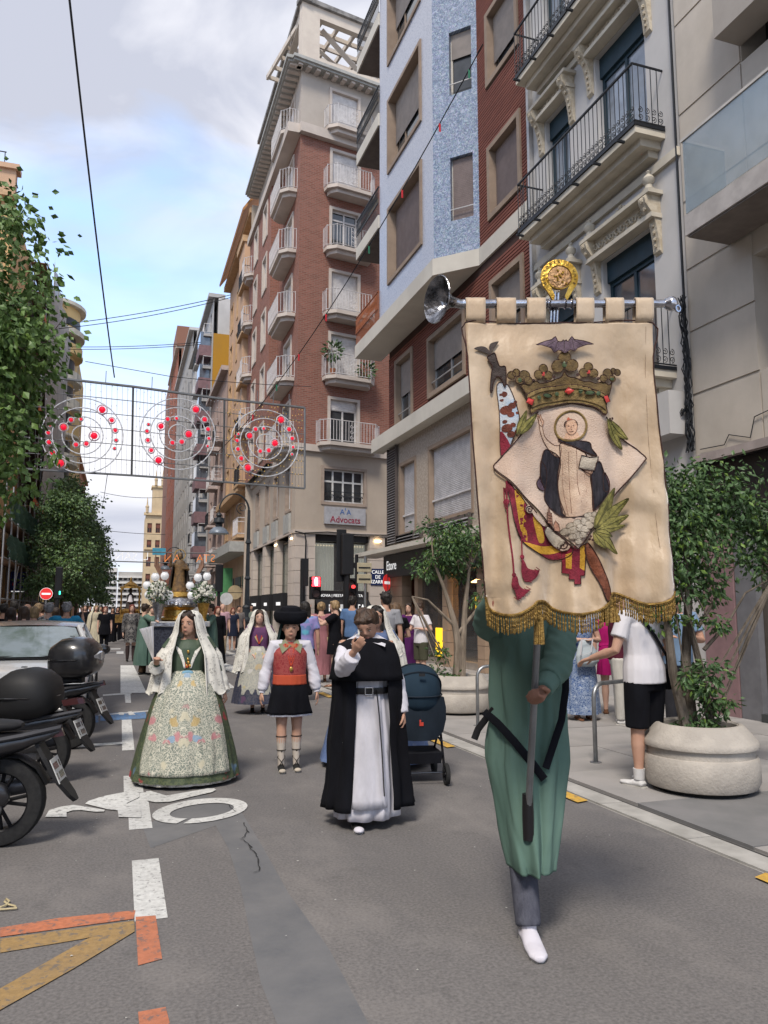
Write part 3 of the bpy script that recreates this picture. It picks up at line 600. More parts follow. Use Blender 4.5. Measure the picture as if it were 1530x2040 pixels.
S4b=Fr(6.55,0,0,1,-1,0); mb=MB(); S4b.wall(mb,37.5,44.6,8.75,23.6,bwn,.2); Fr(6.55,37.5,1,0,0,-1).wall(mb,0,.45,8.75,23.6); mb.build('bay_brick_wall',bk4,B)
top=[(1.55,2.95,23.95,26.05)]; mb=MB(); F4.wall(mb,0,9.5,23.6,26.6,top,.2); S4.wall(mb,32.7,44.6,23.6,26.6,[(34.1,35.6,23.95,26.05),(38.6,39.9,24.2,26),(41.6,42.9,24.2,26)],.2); mb.build('attic_wall',stucco('attic_stucco',(.42,.375,.33)),B)
mb=MB(); F4.wall(mb,0,9.5,4.85,8.75,[(1.33,3.35,6.3,7.8)],.25); S4.wall(mb,32.7,44.6,4.85,8.75,[(33.6,34.7,6.0,8.0),(36.6,37.6,6.0,8.0),(39,40,6.0,8.0),(42,43,6,8)],.25); mb.build('base_wall',st4,B)
part(B,'core',mat('core_dark',(.05,.045,.04),.9),F4,[(2.2,9.4,.0,26.5,-7,-.5)]); part(B,'core_side',MC['core_dark'],S4,[(34.5,44.5,.0,26.5,-6,-.55)])
part(B,'far_end_wall',st4,S4,[(44.55,44.7,0,26,-8,.4)])
part(B,'string_course',st4b,F4,[(-.1,9.5,8.5,8.8,.003,.14),(-.1,9.5,23.35,23.8,.003,.3)]); part(B,'side_string_course',st4b,S4,[(32.6,44.65,8.5,8.8,.003,.14),(32.6,44.65,23.35,23.8,.003,.62)])
# eaves and cornice
part(B,'eaves',mat('eaves_grey',(.36,.36,.34),.8),F4,[(-.55,9.6,26.6,26.7,-.5,.5),(-.6,9.6,26.7,26.85,-.5,.6)])
part(B,'side_eaves',MC['eaves_grey'],S4,[(32.3,44.8,26.602,26.702,-.5,.7),(32.2,44.8,26.702,26.852,-.5,.8)])
md=MB()
for k in range(22): F4.box(md,-.3+k*.45,-.1+k*.45,26.5,26.6,.01,.42)
for k in range(28): S4.box(md,32.4+k*.45,32.6+k*.45,26.5,26.6,.01,.6)
md.build('eaves_modillions',st4b,B,kind='stuff')
# open rooftop pergola
pc=mat('pergola_cream',(.55,.49,.42),.8,c2=(.5,.44,.38),scale=2)
part(B,'pergola_frame',pc,F4,[(0.0,.9,27,30.1,-.35,0),(.9,9.5,29.55,30.1,-.3,0),(.9,9.5,27,27.5,-.3,0)]); part(B,'pergola_side_frame',pc,S4,[(33.0,33.5,27,30.1,-.3,0),(33.5,44.6,29.6,30.1,-.3,0),(44.1,44.6,27,29.6,-.3,0),(36.5,37,27,29.6,-.3,0),(40.5,41,27,29.6,-.3,0)])
part(B,'roof_coping',mat('coping_dark',(.13,.125,.12),.9,c2=(.25,.24,.23),scale=3),F4,[(-.15,9.6,30.1,30.32,-.4,.15)]); part(B,'side_coping',MC['coping_dark'],S4,[(32.55,44.7,30.102,30.322,-.4,.15)])
pg=MB()
for k in range(11): F4.box(pg,.2+k*.9,.32+k*.9,29.7,29.95,-5.5,-.32)
for k in range(6): F4.box(pg,0.2,9.5,29.72,29.93,-1.2-k*.85,-1.1-k*.85)
pg.build('pergola_grid',pc,B)
mb=MB(); mb.tube([(F4.p(1.3,29.6,-.7),.16),(F4.p(5.6,27.1,-1.2),.16)],4); mb.tube([(F4.p(1.0,29.4,-1.5),.12),(F4.p(5.6,27.1,-1.5),.12)],4); mb.build('pergola_brace',pc,B)
rr=MB()
for k in range(10): a=k*2*PI/10; rr.cyl(F4.p(3.9+.5*math.cos(a),27.9,-.9+.4*math.sin(a)),F4.p(4.5+.5*math.cos(a),28.5,-.9),.02,n=4)
rr.build('stair_rail',wst,B)
lat=mat('white_shutter',(.60,.58,.57),.6)
def balc(fr,u0,u1,v,dd,bays=True):
    mb=MB(); c=.35; P=[(u0,.0),(u0,dd-c),(u0+c,dd),(u1-c,dd),(u1,dd-c),(u1,0)]
    T=lambda x,y,z:fr.p(x,z,y+.004)
    mb.prism(P,v-.16,v,T); Q=[(u0+.15,.0),(u0+.18,dd-c-.1),(u0+c+.05,dd-.15),(u1-c-.05,dd-.15),(u1-.18,dd-c-.1),(u1-.15,0)]; mb.prism(Q,v-.34,v-.162,T); s_=mb.build('balcony_slab',st4b,B)
    rl=MB(); path=[P[0],P[1],P[2],P[3],P[4],P[5]]
    for z in (v+.06,v+.98):
        for a,b in zip(path,path[1:]): rl.cyl(fr.p(a[0],z,a[1]),fr.p(b[0],z,b[1]),.018,n=4)
    for a in path: rl.cyl(fr.p(a[0],v,a[1]),fr.p(a[0],v+1.02,a[1]),.016,n=4)
    r_=rl.build('railing',wst,s_)
    bb=MB(); bb.cyl((0,0,0),(0,0,.92),.011,n=4); me=bb.mesh('baluster',wst)
    return s_,path
balmesh=MB().cyl((0,0,0),(0,0,.92),.012,n=4).mesh('baluster',wst)
def balusters(fr,s_,path,v):
    for a,b in zip(path,path[1:]):
        l=math.hypot(b[0]-a[0],b[1]-a[1]); n_=max(1,round(l/.15))
        for k in range(n_): t=k/n_; o=obj('baluster',balmesh,s_); o.location=fr.p(a[0]+(b[0]-a[0])*t,v+.06,a[1]+(b[1]-a[1])*t)-wloc(B)
lv=[8.9,11.95,14.97,18.03,21.0,23.97]
for i,v in enumerate(lv):
    u0,u1=(.95,3.9) if i==0 else (1.2,3.65)
    s_,p_=balc(F4,u0,u1,v,.75); balusters(F4,s_,p_,v)
    orn=MB()
    for k in range(3):
        for s2 in (1,-1): scroll(orn,F4,2.42+s2*.09,v+.25+k*.25,.755,.09,1.2,s2,.012)
    orn.build('railing_ornament',wst,s_,kind='stuff')
    s_,p_=balc(S4,33.3,36.4,v,.75); balusters(S4,s_,p_,v)
for i,o in enumerate(doors+top):
    surround(F4,B,*o,st4b,.12,.06,-.15); shd=(.22,1,1,0.05,.75,.8)[i]
    win(F4,B,*o,-.18,lat,.08,us=((o[0]+o[1])/2,),vs=(o[3]-.45,) if shd<.3 else (),shade=shd,sm=lat,pitch=.07,name='balcony_door')
    if shd<.5: part(B,'curtain',mat('curtain_grey',(.25,.24,.23),.9),F4,[(o[0]+.1,o[1]-.1,o[2]+.1,o[3]-.1,-.3,-.28)])
for o in sd_+[(34.1,35.6,23.95,26.05)]: surround(S4,B,*o,st4b,.12,.06,-.15); win(S4,B,*o,-.18,lat,.08,us=((o[0]+o[1])/2,),shade=rnd.choice([0,.4,.8]),sm=lat,pitch=.07,name='balcony_door')
for o in bwn: surround(S4b,B,*o,st4b,.14,.05,-.15); win(S4b,B,*o,-.18,lat,.07,us=((o[0]+o[1])/2,),shade=rnd.choice([.3,.5,1]),sm=lat,pitch=.07)
for o in bwn[::2]:  # small balconies at the far end
    pass
for v in (11.95,14.97,18.03,21.0): 
    s_,p_=balc(S4b,43.0,44.5,v,.5); balusters(S4b,s_,p_,v)
o=(1.33,3.35,6.3,7.8); surround(F4,B,*o,mat('stone_brown',(.34,.27,.22),.85),.12,.05,-.2); win(F4,B,*o,-.18,wfr,.08,us=(1.83,2.34,2.85),vs=(7.25,),shade=0)
grl=MB()
for k in range(8): scroll(grl,F4,1.5+k*.24,6.55,-.03,.11,1.2,1 if k%2 else -1,.014)
F4.box(grl,1.33,3.35,6.78,6.81,-.04,-.01); grl.build('window_grille',iron,B,kind='stuff')
for a in (33.6,36.6,39,42): surround(S4,B,a,a+1.1 if a<34 else a+1,6,8,MC['stone_brown'],.1,.05); win(S4,B,a,a+1.0,6,8,-.18,wfr,.07,us=(a+.5,),vs=(7.4,)); part(B,'window_panel',MC['eaves_grey'],S4,[(a-.1,a+1.15,4.95,5.8,.01,.12)])
sgn=mat('sign_grey',(.36,.36,.38),.5)
sb_=part(B,'sign_board',sgn,F4,[(1.35,3.37,5.32,6.08,.01,.12)])
ROT4=(PI/2,0,R(10)-0)
ROT4=(PI/2,0,math.atan2(math.cos(ang),math.sin(ang)))
text('sign_lettering','Advocats',.40,mat('maroon_letter',(.25,.02,.05),.6),F4.p(2.36,5.52,.125),ROT4,B,bold=.004); text('sign_logo','A A',.34,mat('blue_letter',(.04,.12,.35),.6),F4.p(2.36,5.87,.125),ROT4,B); part(B,'sign_logo_stroke',MC['blue_letter'],F4,[(2.34,2.37,5.95,6.06,.122,.13)])
# ground floor shop
pil=mat('pilaster_stone',(.50,.43,.37),.8,c2=(.44,.38,.33),scale=1.5)
def stones(fr,a,b,v0,v1,d0=-.35,d1=.06,n=9):
    h=(v1-v0)/n
    for k in range(n): q=MB(); fr.box(q,a,b,v0+k*h,v0+(k+1)*h-.015,d0,d1+rnd.uniform(0,.006)); q.build('pilaster_stone',pil,B)
stones(F4,-.02,.93,.03,4.84); stones(F4,3.62,4.4,.03,4.84); stones(F4,5.2,6,.03,4.84,n=6)
for a in (33.0,36.4,39.6,43.4): stones(S4,a,a+.75,.03,4.84)
part(B,'corner_light_strip',mat('lamp_strip',(1,.8,.5),.5,emit=5,ecol=(1,.75,.4)),S4,[(32.9,33.2,4.6,4.66,.07,.1),(36.4,36.9,4.6,4.66,.07,.1)]); part(B,'front_light_strip',MC['lamp_strip'],F4,[(3.85,4.15,4.62,4.67,.07,.16)])
part(B,'lower_cornice',pil,F4,[(-.05,9.5,4.842,5.0,.003,.1)]); part(B,'side_lower_cornice',pil,S4,[(32.65,44.6,4.842,5.0,.003,.1)])
part(B,'shop_fascia',shopdark,F4,[(.95,3.6,1.98,2.35,-.12,-.02),(.95,3.6,4.55,4.84,-.2,-.1)])
aw=MB(); aw.prism([(0,2.0),(.55,1.55),(.55,1.2),(.5,1.2),(.5,1.5),(0,1.9)],.98,3.58,lambda x,y,z:F4.p(z,y,x+.0)); aw.build('black_awning',mat('awning_black',(.012,.012,.014),.8),B)
text('fascia_lettering','NOVIA | FIESTA | IMPLANTA',.17,MC['sign_white'],F4.p(2.25,2.17,-.015),ROT4,B); text('awning_lettering','PENHALTA',.42,MC['sign_white'],F4.p(2.25,1.62,.56),ROT4,B,sx=.85,bold=.004)

cur=MB(); rows=[]
for z in (2.4,3.5,4.5): rows.append([F4.p(.98+i*.02,z,-.42+.05*math.sin(i*.9+z)) for i in range(131)])
cur.loft(rows,closed=False); cur.build('sheer_curtain',mat('sheer_white',(.55,.60,.58),.9,c2=(.40,.46,.45),scale=5,stretch=(6,6,.4),emit=.12,ecol=(1,.95,.8)),B)
part(B,'dark_panel',shopdark,F4,[(2.0,2.5,2.4,4.5,-.3,-.28)])
part(B,'upper_shop_glass',MC['shop_glass'],F4,[(.95,3.6,2.36,4.5,-.16,-.15),(.95,3.6,.1,1.95,-.3,-.29)])
part(B,'shop_inside_glow',mat('shop_glow',(.9,.8,.6),.7,emit=.5,ecol=(1,.85,.6)),F4,[(1.0,1.35,.4,1.1,-.48,-.46),(1.05,3.5,4.38,4.42,-.48,-.4)])
for a,b in ((33.8,36.3),(37.2,39.5),(40.4,43.3)):
    w_2=part(B,'shop_window',mat('bronze_frame',(.13,.115,.10),.4,.5),S4,[(a,a+.06,.3,4.7,-.3,-.2),(b-.06,b,.3,4.7,-.3,-.2),(a,b,4.6,4.7,-.3,-.2),(a,b,1.95,2.05,-.3,-.2)])
    part(w_2,'pane',glassm('shop_pane_green',(.16,.18,.15),.05),S4,[(a+.06,b-.06,.3,1.95,-.26,-.25),(a+.06,b-.06,2.05,4.6,-.26,-.25)])
    part(w_2,'black_awning',MC['awning_black'],S4,[(a+.1,b-.1,1.5,2.3,-.1,.25)]); part(w_2,'awning_print',MC['sign_white'],S4,[(a+.6,b-.9,1.75,1.9,.252,.256)])
    part(w_2,'inside_spot',MC['lamp_strip'],S4,[(a+.5,a+.6,3.0,3.1,-.24,-.2),(a+.5,a+.6,3.3,3.4,-.24,-.2)])
cb=MB(); cb.tube([(F4.p(u,v,.16),.03) for u,v in ((-.05,4.9),(.4,4.83),(.45,4.5),(.42,3),(.45,1.2),(.44,.1))],5); cb.tube([(F4.p(u,v,.14),.025) for u,v in ((.4,4.85),(1.5,4.95),(3,4.9),(4.7,4.95))],5); cb.build('wall_cables',iron,B)
# house plants on the second floor balcony
def leafmat(n,c,c2,tr=.0):
    m=mat(n,c,.5,c2=c2,scale=2.2,lo=.3,hi=.7,spec=.4)
    t,b,N,L=nodes_of(m); b.inputs['Subsurface Weight'].default_value=0
    return m
lfA=leafmat('leaf_green',(.14,.23,.06),(.07,.13,.035)); lfB=leafmat('leaf_glossy',(.075,.14,.045),(.034,.072,.025)); lfC=leafmat('leaf_deep',(.11,.18,.07),(.055,.10,.04)); lfY=leafmat('leaf_light',(.13,.21,.035),(.07,.13,.02)); bark=mat('bark',(.17,.13,.10),.9,c2=(.09,.07,.055),scale=12,bump=.5,stretch=(1,1,.2)); barkp=mat('pale_bark',(.27,.22,.17),.9,c2=(.15,.12,.09),scale=12,bump=.4,stretch=(1,1,.25))
def leaf(mb,p,d,s,r,wid=.5,fold=.25):
    """a pointed leaf of four faces along d, slightly folded"""
    d=d.normalized(); w=d.cross(V((r.uniform(-1,1),r.uniform(-1,1),r.uniform(-1,1)))); 
    if w.length<.01: w=d.orthogonal()
    w.normalize(); u=d.cross(w)
    q=[p,p+d*s*.45+w*s*wid*.5-u*s*fold*.3,p+d*s-u*s*.12,p+d*s*.45-w*s*wid*.5-u*s*fold*.3,p+d*s*.42+u*s*.03]
    mb.add(q,[(0,1,4),(1,2,4),(2,3,4),(3,0,4)])
def bush(name,par,c,rad,n,s,m,seed=1,sq=(1,1,1)):
    r=random.Random(seed); mb=MB()
    for _ in range(n):
        v=V((r.gauss(0,1),r.gauss(0,1),r.gauss(0,1))).normalized()*rad*(r.random()**.4); v=V((v.x*sq[0],v.y*sq[1],v.z*sq[2]))
        leaf(mb,V(c)+v,V((v.x+r.uniform(-.5,.5)*rad,v.y+r.uniform(-.5,.5)*rad,v.z+r.uniform(-.6,.4)*rad)),s*r.uniform(.7,1.3),r)
    return mb.build(name,m,par,kind='stuff')
for nm,pp,rr_ in (('small_palm',F4.p(1.5,13.1,.5),.42),('potted_plant',F4.p(3.2,12.4,.5),.4)):
    t_=thing(nm,'green houseplant on the white balcony, '+('left end above the railing' if nm=='small_palm' else 'right end behind the bars'),'plant',F4.p(2,11.95,.5))
    bush('foliage',t_,pp,rr_,120,.2,lfB,3); q=MB(); q.lathe([(.1,0),(.15,.28),(.13,.28)],V((pp[0],pp[1],11.96)),10); q.build('pot',mat('terracotta',(.3,.12,.06),.8),t_); q=MB(); q.cyl((pp[0],pp[1],12.2),pp,.025); q.build('stem',bark,t_)
# ================= R5..R7 receding buildings on the right
def block(name,label,fr,u0,u1,h,wallm,trimm,base=4.8,fh=3.1,nw=3,ww=1.1,wh=1.7,balc_cols=(),bm=None,shade=(.2,.9),d=0,shops=True,endw=True,cornice=.5,surr=None,depth=9,glassm_=glass,balm=None):
    B=thing(name,label,'building',fr.p((u0+u1)/2,0,0)); fl=int((h-base)/fh); ops=[]; wn=[]
    for f in range(fl):
        z=base+f*fh+.9
        for k in range(nw):
            uc=u0+(u1-u0)*(k+.5)/nw; o=(uc-ww/2,uc+ww/2,z-(.55 if k in balc_cols else 0),z+wh); ops.append(o); wn.append((f,k,o))
    so=[(u0+(u1-u0)*k/nw+.35,u0+(u1-u0)*(k+1)/nw-.35,.2,3.6) for k in range(nw)] if shops else []
    mb=MB(); fr.wall(mb,u0,u1,0,h,ops+so,.25,d); mb.build('wall',wallm,B)
    mb=MB(); fr.box(mb,u0+.02,u1-.02,.0,h-.02,-depth,d-.4); mb.build('side_walls',wallm,B)
    part(B,'cornice',trimm,fr,[(u0,u1,h,h+.35,-1,cornice+d),(u0,u1,base-.25,base,.003+d,.18+d)])
    for f,k,o in wn:
        if surr: surround(fr,B,*[x for x in o],surr,.1,.05+d,d-.1)
        s_=rnd.uniform(*shade); s_=1 if rnd.random()<.25 else s_
        win(fr,B,*o,d-.2,trimm if not surr else surr,.07,us=((o[0]+o[1])/2,),shade=s_,sm=bm or lat,pitch=.12,pane=glassm_)
        if k in balc_cols:
            s=part(B,'balcony',balm or trimm,fr,[(o[0]-.5,o[1]+.5,o[2]-.2,o[2]-.02,d+.003,d+.75)])
            rl=MB()
            for z in (o[2]+.02,o[2]+.95): fr.box(rl,o[0]-.48,o[1]+.48,z,z+.04,d+.7,d+.73); fr.box(rl,o[0]-.5,o[0]-.47,z,z+.04,d,d+.73); fr.box(rl,o[1]+.47,o[1]+.5,z,z+.04,d,d+.73)
            for q_ in range(13): u=o[0]-.46+(o[1]-o[0]+.92)*q_/12; fr.box(rl,u,u+.02,o[2],o[2]+.95,d+.705,d+.725)
            rl.build('railing',iron if rnd.random()<.5 else wst,s,kind='stuff')
    for o in so: part(B,'shop_window',glassm('shop_dark',(.07,.07,.065),.1),fr,[(o[0],o[1],o[2],o[3],d-.3,d-.25)]); part(B,'shop_fascia',rnd.choice([shopdark,MC['fascia_grey'],teal]),fr,[(o[0],o[1],2.9,3.6,d-.1,d+.05)])
    return B
och=stucco('ochre_stucco',(.56,.35,.17)); ochp=stucco('peach_stucco',(.55,.36,.235)); pink=stucco('pink_stucco',(.50,.37,.32)); wht=stucco('white_stucco',(.48,.47,.46)); grn=stucco('greywhite_stucco',(.38,.37,.36)); trimo=mat('ochre_trim',(.50,.33,.19),.8); red=brickmat('far_brick',(.34,.10,.05),(.27,.08,.04),(.2,.1,.07)); yelb=brickmat('yellow_brick',(.55,.29,.03),(.48,.24,.02),(.35,.18,.02),.5,.3,.03)
B=block('ochre_block','ochre apartment block with sloping eaves beyond the red brick corner',S4,44.72,57.4,25.6,ochp,trimo,5.6,3.1,4,1.15,1.9,balc_cols=(0,),shade=(0,.7),bm=lat,surr=trimo)
part(B,'projecting_bay',ochp,S4,[(46.2,48.6,9.0,24.4,.003,.55)])
part(B,'bay_cap',trimo,S4,[(46.1,48.7,24.4,24.8,.003,.7),(46.0,57,8.6,9.0,.003,.7)])
mb=MB(); mb.add([S4.p(45,25.95,.9),S4.p(57,25.95,.9),S4.p(57,29.2,-1.2),S4.p(45,29.2,-1.2),S4.p(45,25.8,.85),S4.p(57,25.8,.85),S4.p(57,29.0,-1.3),S4.p(45,29.0,-1.3)],[(0,1,2,3),(7,6,5,4),(0,4,5,1),(2,6,7,3),(0,3,7,4),(1,5,6,2)]); mb.build('sloping_roof',mat('roof_orange',(.45,.22,.09),.8),B)
part(B,'stone_canopy',MC['eaves_grey'],S4,[(45,57.2,4.9,5.5,.002,1.2)])
part(B,'green_shop_sign',mat('sign_green',(.08,.25,.10),.6),S4,[(50,50.1,2.4,4.2,.3,1.3)])
block('pink_block','narrow pink block with dark balconies between the ochre and white blocks',S4,57.6,69,19.6,pink,mat('pink_trim',(.45,.37,.34),.8),4.8,3.1,3,1.2,1.9,balc_cols=(0,1),shade=(0,.5))
B=block('white_block','tall pale apartment block with mauve enclosed balconies',S4,69.2,92,30,wht,grn,4.8,3.1,5,1.3,1.8,balc_cols=(0,2),shade=(.1,.7))
part(B,'yellow_party_wall',yelb,Fr(7,69.1,1,0,0,-1),[(.0,7,19.9,26.5,.0,.08)]); part(B,'penthouse',wht,S4,[(60,69,19.7,29,-9,-3)]); part(B,'penthouse_glass',glassb,Fr(10.2,59.9,1,0,0,-1),[(.3,3,26.3,28.8,.0,.05)])
for k in range(7): part(B,'enclosed_balcony',mat('mauve_panel',(.20,.12,.13),.7),S4,[(70.5,73.5,6.2+k*3.1,7.2+k*3.1,.003,1.1)]); part(B,'balcony_glazing',glassb,S4,[(70.6,73.4,7.2+k*3.1,8.5+k*3.1,.003,1.0)])
block('grey_block','pale grey apartment block with many small windows far down the street',S4,92.2,120,35,grn,wht,4.8,3.1,8,1.2,1.7,shade=(.2,1),shops=False)
B=block('orange_brick_tower','orange brick tower rising over the far right of the street',S4,120.2,142,42,red,mat('far_trim',(.45,.38,.32),.8),4.8,3.1,5,1.2,1.6,shade=(.2,.8),shops=False)
part(B,'roof_parapet',red,S4,[(120,130,42.3,45.5,-6,.4)])
part(B,'street_end_wall',red,S4,[(142.1,158,0,44,-6,0)])
# far orange tower with pinnacles
FY=Fr(0,215,1,0,0,-1)
B=thing('pinnacled_tower','far yellow building with two pinnacles closing the street on the right','building',(12,200,0))
yst=stucco('yellow_stone',(.52,.40,.25)); FY2=Fr(0,200,1,0,0,-1)
po=[(5.5+2*i,6.6+2*i,8+k*4.2,10.4+k*4.2) for i in range(3) for k in range(4)]
mb=MB(); FY2.wall(mb,5,11.4,0,25,po,.4); FY2.wall(mb,6.5,11.4,25,32); mb.build('wall',yst,B)
part(B,'tower_body',yst,FY2,[(5.02,11.4,0,24.9,-12,-.5),(6.5,11.4,24.9,32,-5,-.02)])
for o in po: win(FY2,B,*o,-.3,mat('brown_shutter',(.16,.06,.04),.7),.15,us=((o[0]+o[1])/2,),shade=.5,sm=mat('brown_shutter',(.16,.06,.04)),pitch=.4)
part(B,'cornices',mat('yellow_trim',(.58,.44,.26),.8),FY2,[(4.6,11.5,25,25.6,-1,.6),(4.8,11.5,16.4,16.9,0,.4),(6.2,11.5,32,32.5,-5,.4)])
for x,z in ((7.2,32.5),(8.8,32.5),(5.3,25.6)): q=MB(); q.lathe([(.35,0),(.38,1.2),(.5,1.4),(.2,1.9),(.12,3.2),(.001,4)],(x,200-.5,z),8); q.build('pinnacle',yst,B)
# white blocks closing the street
for nm,lb,x0,x1,h,m in (('banded_block','distant white apartment block with long banded balconies at the end of the street',-6,-1.2,12.5,wht),('distant_white_block','tall distant pale block to the right of the banded block',-.9,5.2,11.5,grn)):
    B=thing(nm,lb,'building',(x0,212,0)); mb=MB(); FY.wall(mb,x0,x1,0,h); mb.build('front_wall',m,B); part(B,'body',m,FY,[(x0,x1,0,h,-10,-.05)])
    for k in range(int(h/1.5)): part(B,'balcony_band',wfr,FY,[(x0,x1,.9+k*1.5,1.45+k*1.5,.0,.8)])
    for k in range(int(h/1.5)):
        for i in range(5): part(B,'window',shopdark,FY,[(x0+.2+i*(x1-x0)/5,x0+(i+.8)*(x1-x0)/5,.25+k*1.5+.0,.85+k*1.5,.0,.05)])
# ================= left side
LFx=-7.0; LF=Fr(LFx,0,0,1,1,0)
B=block('orange_left_block','orange stucco block with stepped cornice at the left edge',Fr(0,47,1,0,0,-1),-24,-6.8,25.2,och,trimo,4.8,3.1,6,1.3,1.9,balc_cols=(5,),shade=(.1,.8),bm=lat)
FLt=Fr(0,47,1,0,0,-1); part(B,'parapet',ochp,FLt,[(-24,-6.8,25.56,27.0,-.6,.1),(-24,-6.6,27.0,27.3,-.7,.3)])
rl=MB()
for k in range(14): FLt.box(rl,-14+k*.5,-13.95+k*.5,27.3,28.2,-.2,-.15)
FLt.box(rl,-14,-7.4,28.15,28.2,-.2,-.15); rl.build('roof_railing',iron,B)
# scaffolded building with netting
B=thing('scaffolded_building','grey building wrapped in scaffold netting on the left','building',(LFx,60,0))
gd=mat('scaffold_body_brown',(.10,.08,.07),.9)  # dark brown for the body behind the wall openings
so_=[(a,a+2,1+z,3+z) for z in (5,8.1,11.2,14.3,17.4,20.5,23.6,26.7) for a in (52,56,60,64,68,72)]
mb=MB(); LF.wall(mb,50.1,75,0,25.5,so_[:36],.3); mb.build('wall',mat('brown_wall',(.22,.16,.125),.9,c2=(.14,.10,.08),scale=.5),B); part(B,'body',gd,LF,[(50.1,75,0,25.4,-9,-.4)])
sc_=thing('scaffolding','steel scaffold tower with platforms and green netting bands on the left','scaffold',(-5.5,60,0))
stl=mat('scaffold_steel',(.33,.34,.35),.5,.6)
for y in [42+i*2.6 for i in range(13)]:
    for x in (-6.7,-5.6): q=MB(); q.cyl((x,y,0),(x,y,25 if y>54 else 8),.045,n=5); q.build('upright',stl,sc_)
for z in [2.1+k*2.05 for k in range(12)]:
    y0=42 if z<8 else 54
    for x in (-6.7,-5.6): q=MB(); q.cyl((x,y0,z),(x,73,z),.035,n=4); q.build('ledger',stl,sc_)
    q=MB(); q.box(-6.6,-5.65,y0,73,z-.08,z-.03); q.build('platform',mat('platform_wood',(.20,.13,.09),.9),sc_)
net=mat('scaffold_net',(.42,.40,.38),.95,c2=(.34,.33,.32),scale=8,stretch=(1,1,.1),alpha=.85); ngr=mat('green_net',(.05,.12,.09),.9,alpha=.93)
def netting(x,y0,y1,z0,z1,m,name,seed):
    r=random.Random(seed); rows=[]
    for k in range(12):
        z=z0+(z1-z0)*k/11; rows.append([(x+.12*math.sin(i*1.3+k*.7)+r.uniform(-.05,.05),y0+(y1-y0)*i/24,z) for i in range(25)])
    q=MB(); q.loft(rows,closed=False); return q.build(name,m,sc_,smooth='all')
netting(-5.4,56,74,9,26,net,'net_sheet',1); 
mb=MB(); rows=[[(-5.4-i*.13,74.1+.08*math.sin(i*2+k),9+17*k/9) for i in range(12)] for k in range(10)]; mb.loft(rows,closed=False); mb.build('net_end_sheet',net,sc_)
for z in (4.2,6.2): netting(-5.5,43,57,z,z+1.2,ngr,'green_net_band',int(z))
for k,z in enumerate((8.4,14.5,20.7)): q=MB(); q.box(-5.62,-5.55,54,62,z,z+.35); q.build('orange_board',mat('orange_board',(.5,.14,.05),.8),sc_)
for k in range(5): q=MB(); q.cyl((-5.55,44+k*5,0.1),(-5.55,48+k*5,4),.03,n=4); q.build('brace',stl,sc_)
gfl=thing('left_shopfront','dark arcade shopfront behind the scaffold with yellow hoarding strips','shopfront',(-7,55,0))
part(gfl,'dark_front',shopdark,LF,[(50.1,75,0,4.7,.0,.03)]); 
for k in range(14): part(gfl,'yellow_strip',mat('hoarding_yellow',(.45,.42,.06),.8),LF,[(50.5+k*.9,50.8+k*.9,0,2.8,.05,.1)])
part(gfl,'blue_sign',mat('sign_blue',(.02,.03,.22),.5),Fr(-7.9,55,1,0,0,-1),[(1.1,2.1,2.7,4.0,.0,.08)])
part(gfl,'sign_white_line',MC['sign_white'],Fr(-7.9,55,1,0,0,-1),[(1.2,1.95,2.7,2.76,.085,.09)]); part(gfl,'sign_red_mark',MC['sign_red'],Fr(-7.9,55,1,0,0,-1),[(1.25,1.4,3.1,3.3,.085,.09)])
# rounded yellow building
B=thing('rounded_yellow_building','yellow building with rounded corner balconies beyond the scaffold','building',(-8,95,0))
yel=stucco('yellow_stucco',(.60,.42,.19)); yc=(-9.3,92.0)
def disc(name,r,z0,z1,m,seg=26,par=B):
    q=MB(); q.lathe([(r,z0),(r,z1)],(yc[0],yc[1],0),seg); return q.build(name,m,par,smooth=True)
disc('wall_drum',3.2,0,32,yel)
q=MB(); q.box(-14,-6.1,92,112,0,32); q.build('long_wall',yel,B)
for k in range(9):
    z=5+k*3.1; disc('balcony_ring',4.1,z,z+.25,crs if k<8 else yel); disc('parapet',4.0,z+.25,z+1.15,yel if k%3==2 else crs); disc('dark_window_band',3.25,z+1.2,z+2.7,shopdark)
disc('attic_drum',3.6,32.6,35.2,yel); disc('attic_window_band',3.65,33.0,33.9,shopdark); disc('roof_disc',4.2,35.2,35.6,crs); disc('roof_base',4.2,32,32.6,crs)
B=block('far_left_block','pale far left block seen over the street trees',LF,112.5,150,24,ochp,trimo,4.8,3.1,8,1.2,1.7,shade=(.1,.8),shops=False)

block('near_left_block','beige apartment block opposite the ornate house, outside the left edge',Fr(-9.5,0,0,1,1,0),-14,32,12.5,st4,st4b,4.4,3.2,10,1.2,1.9,shade=(.1,.9))
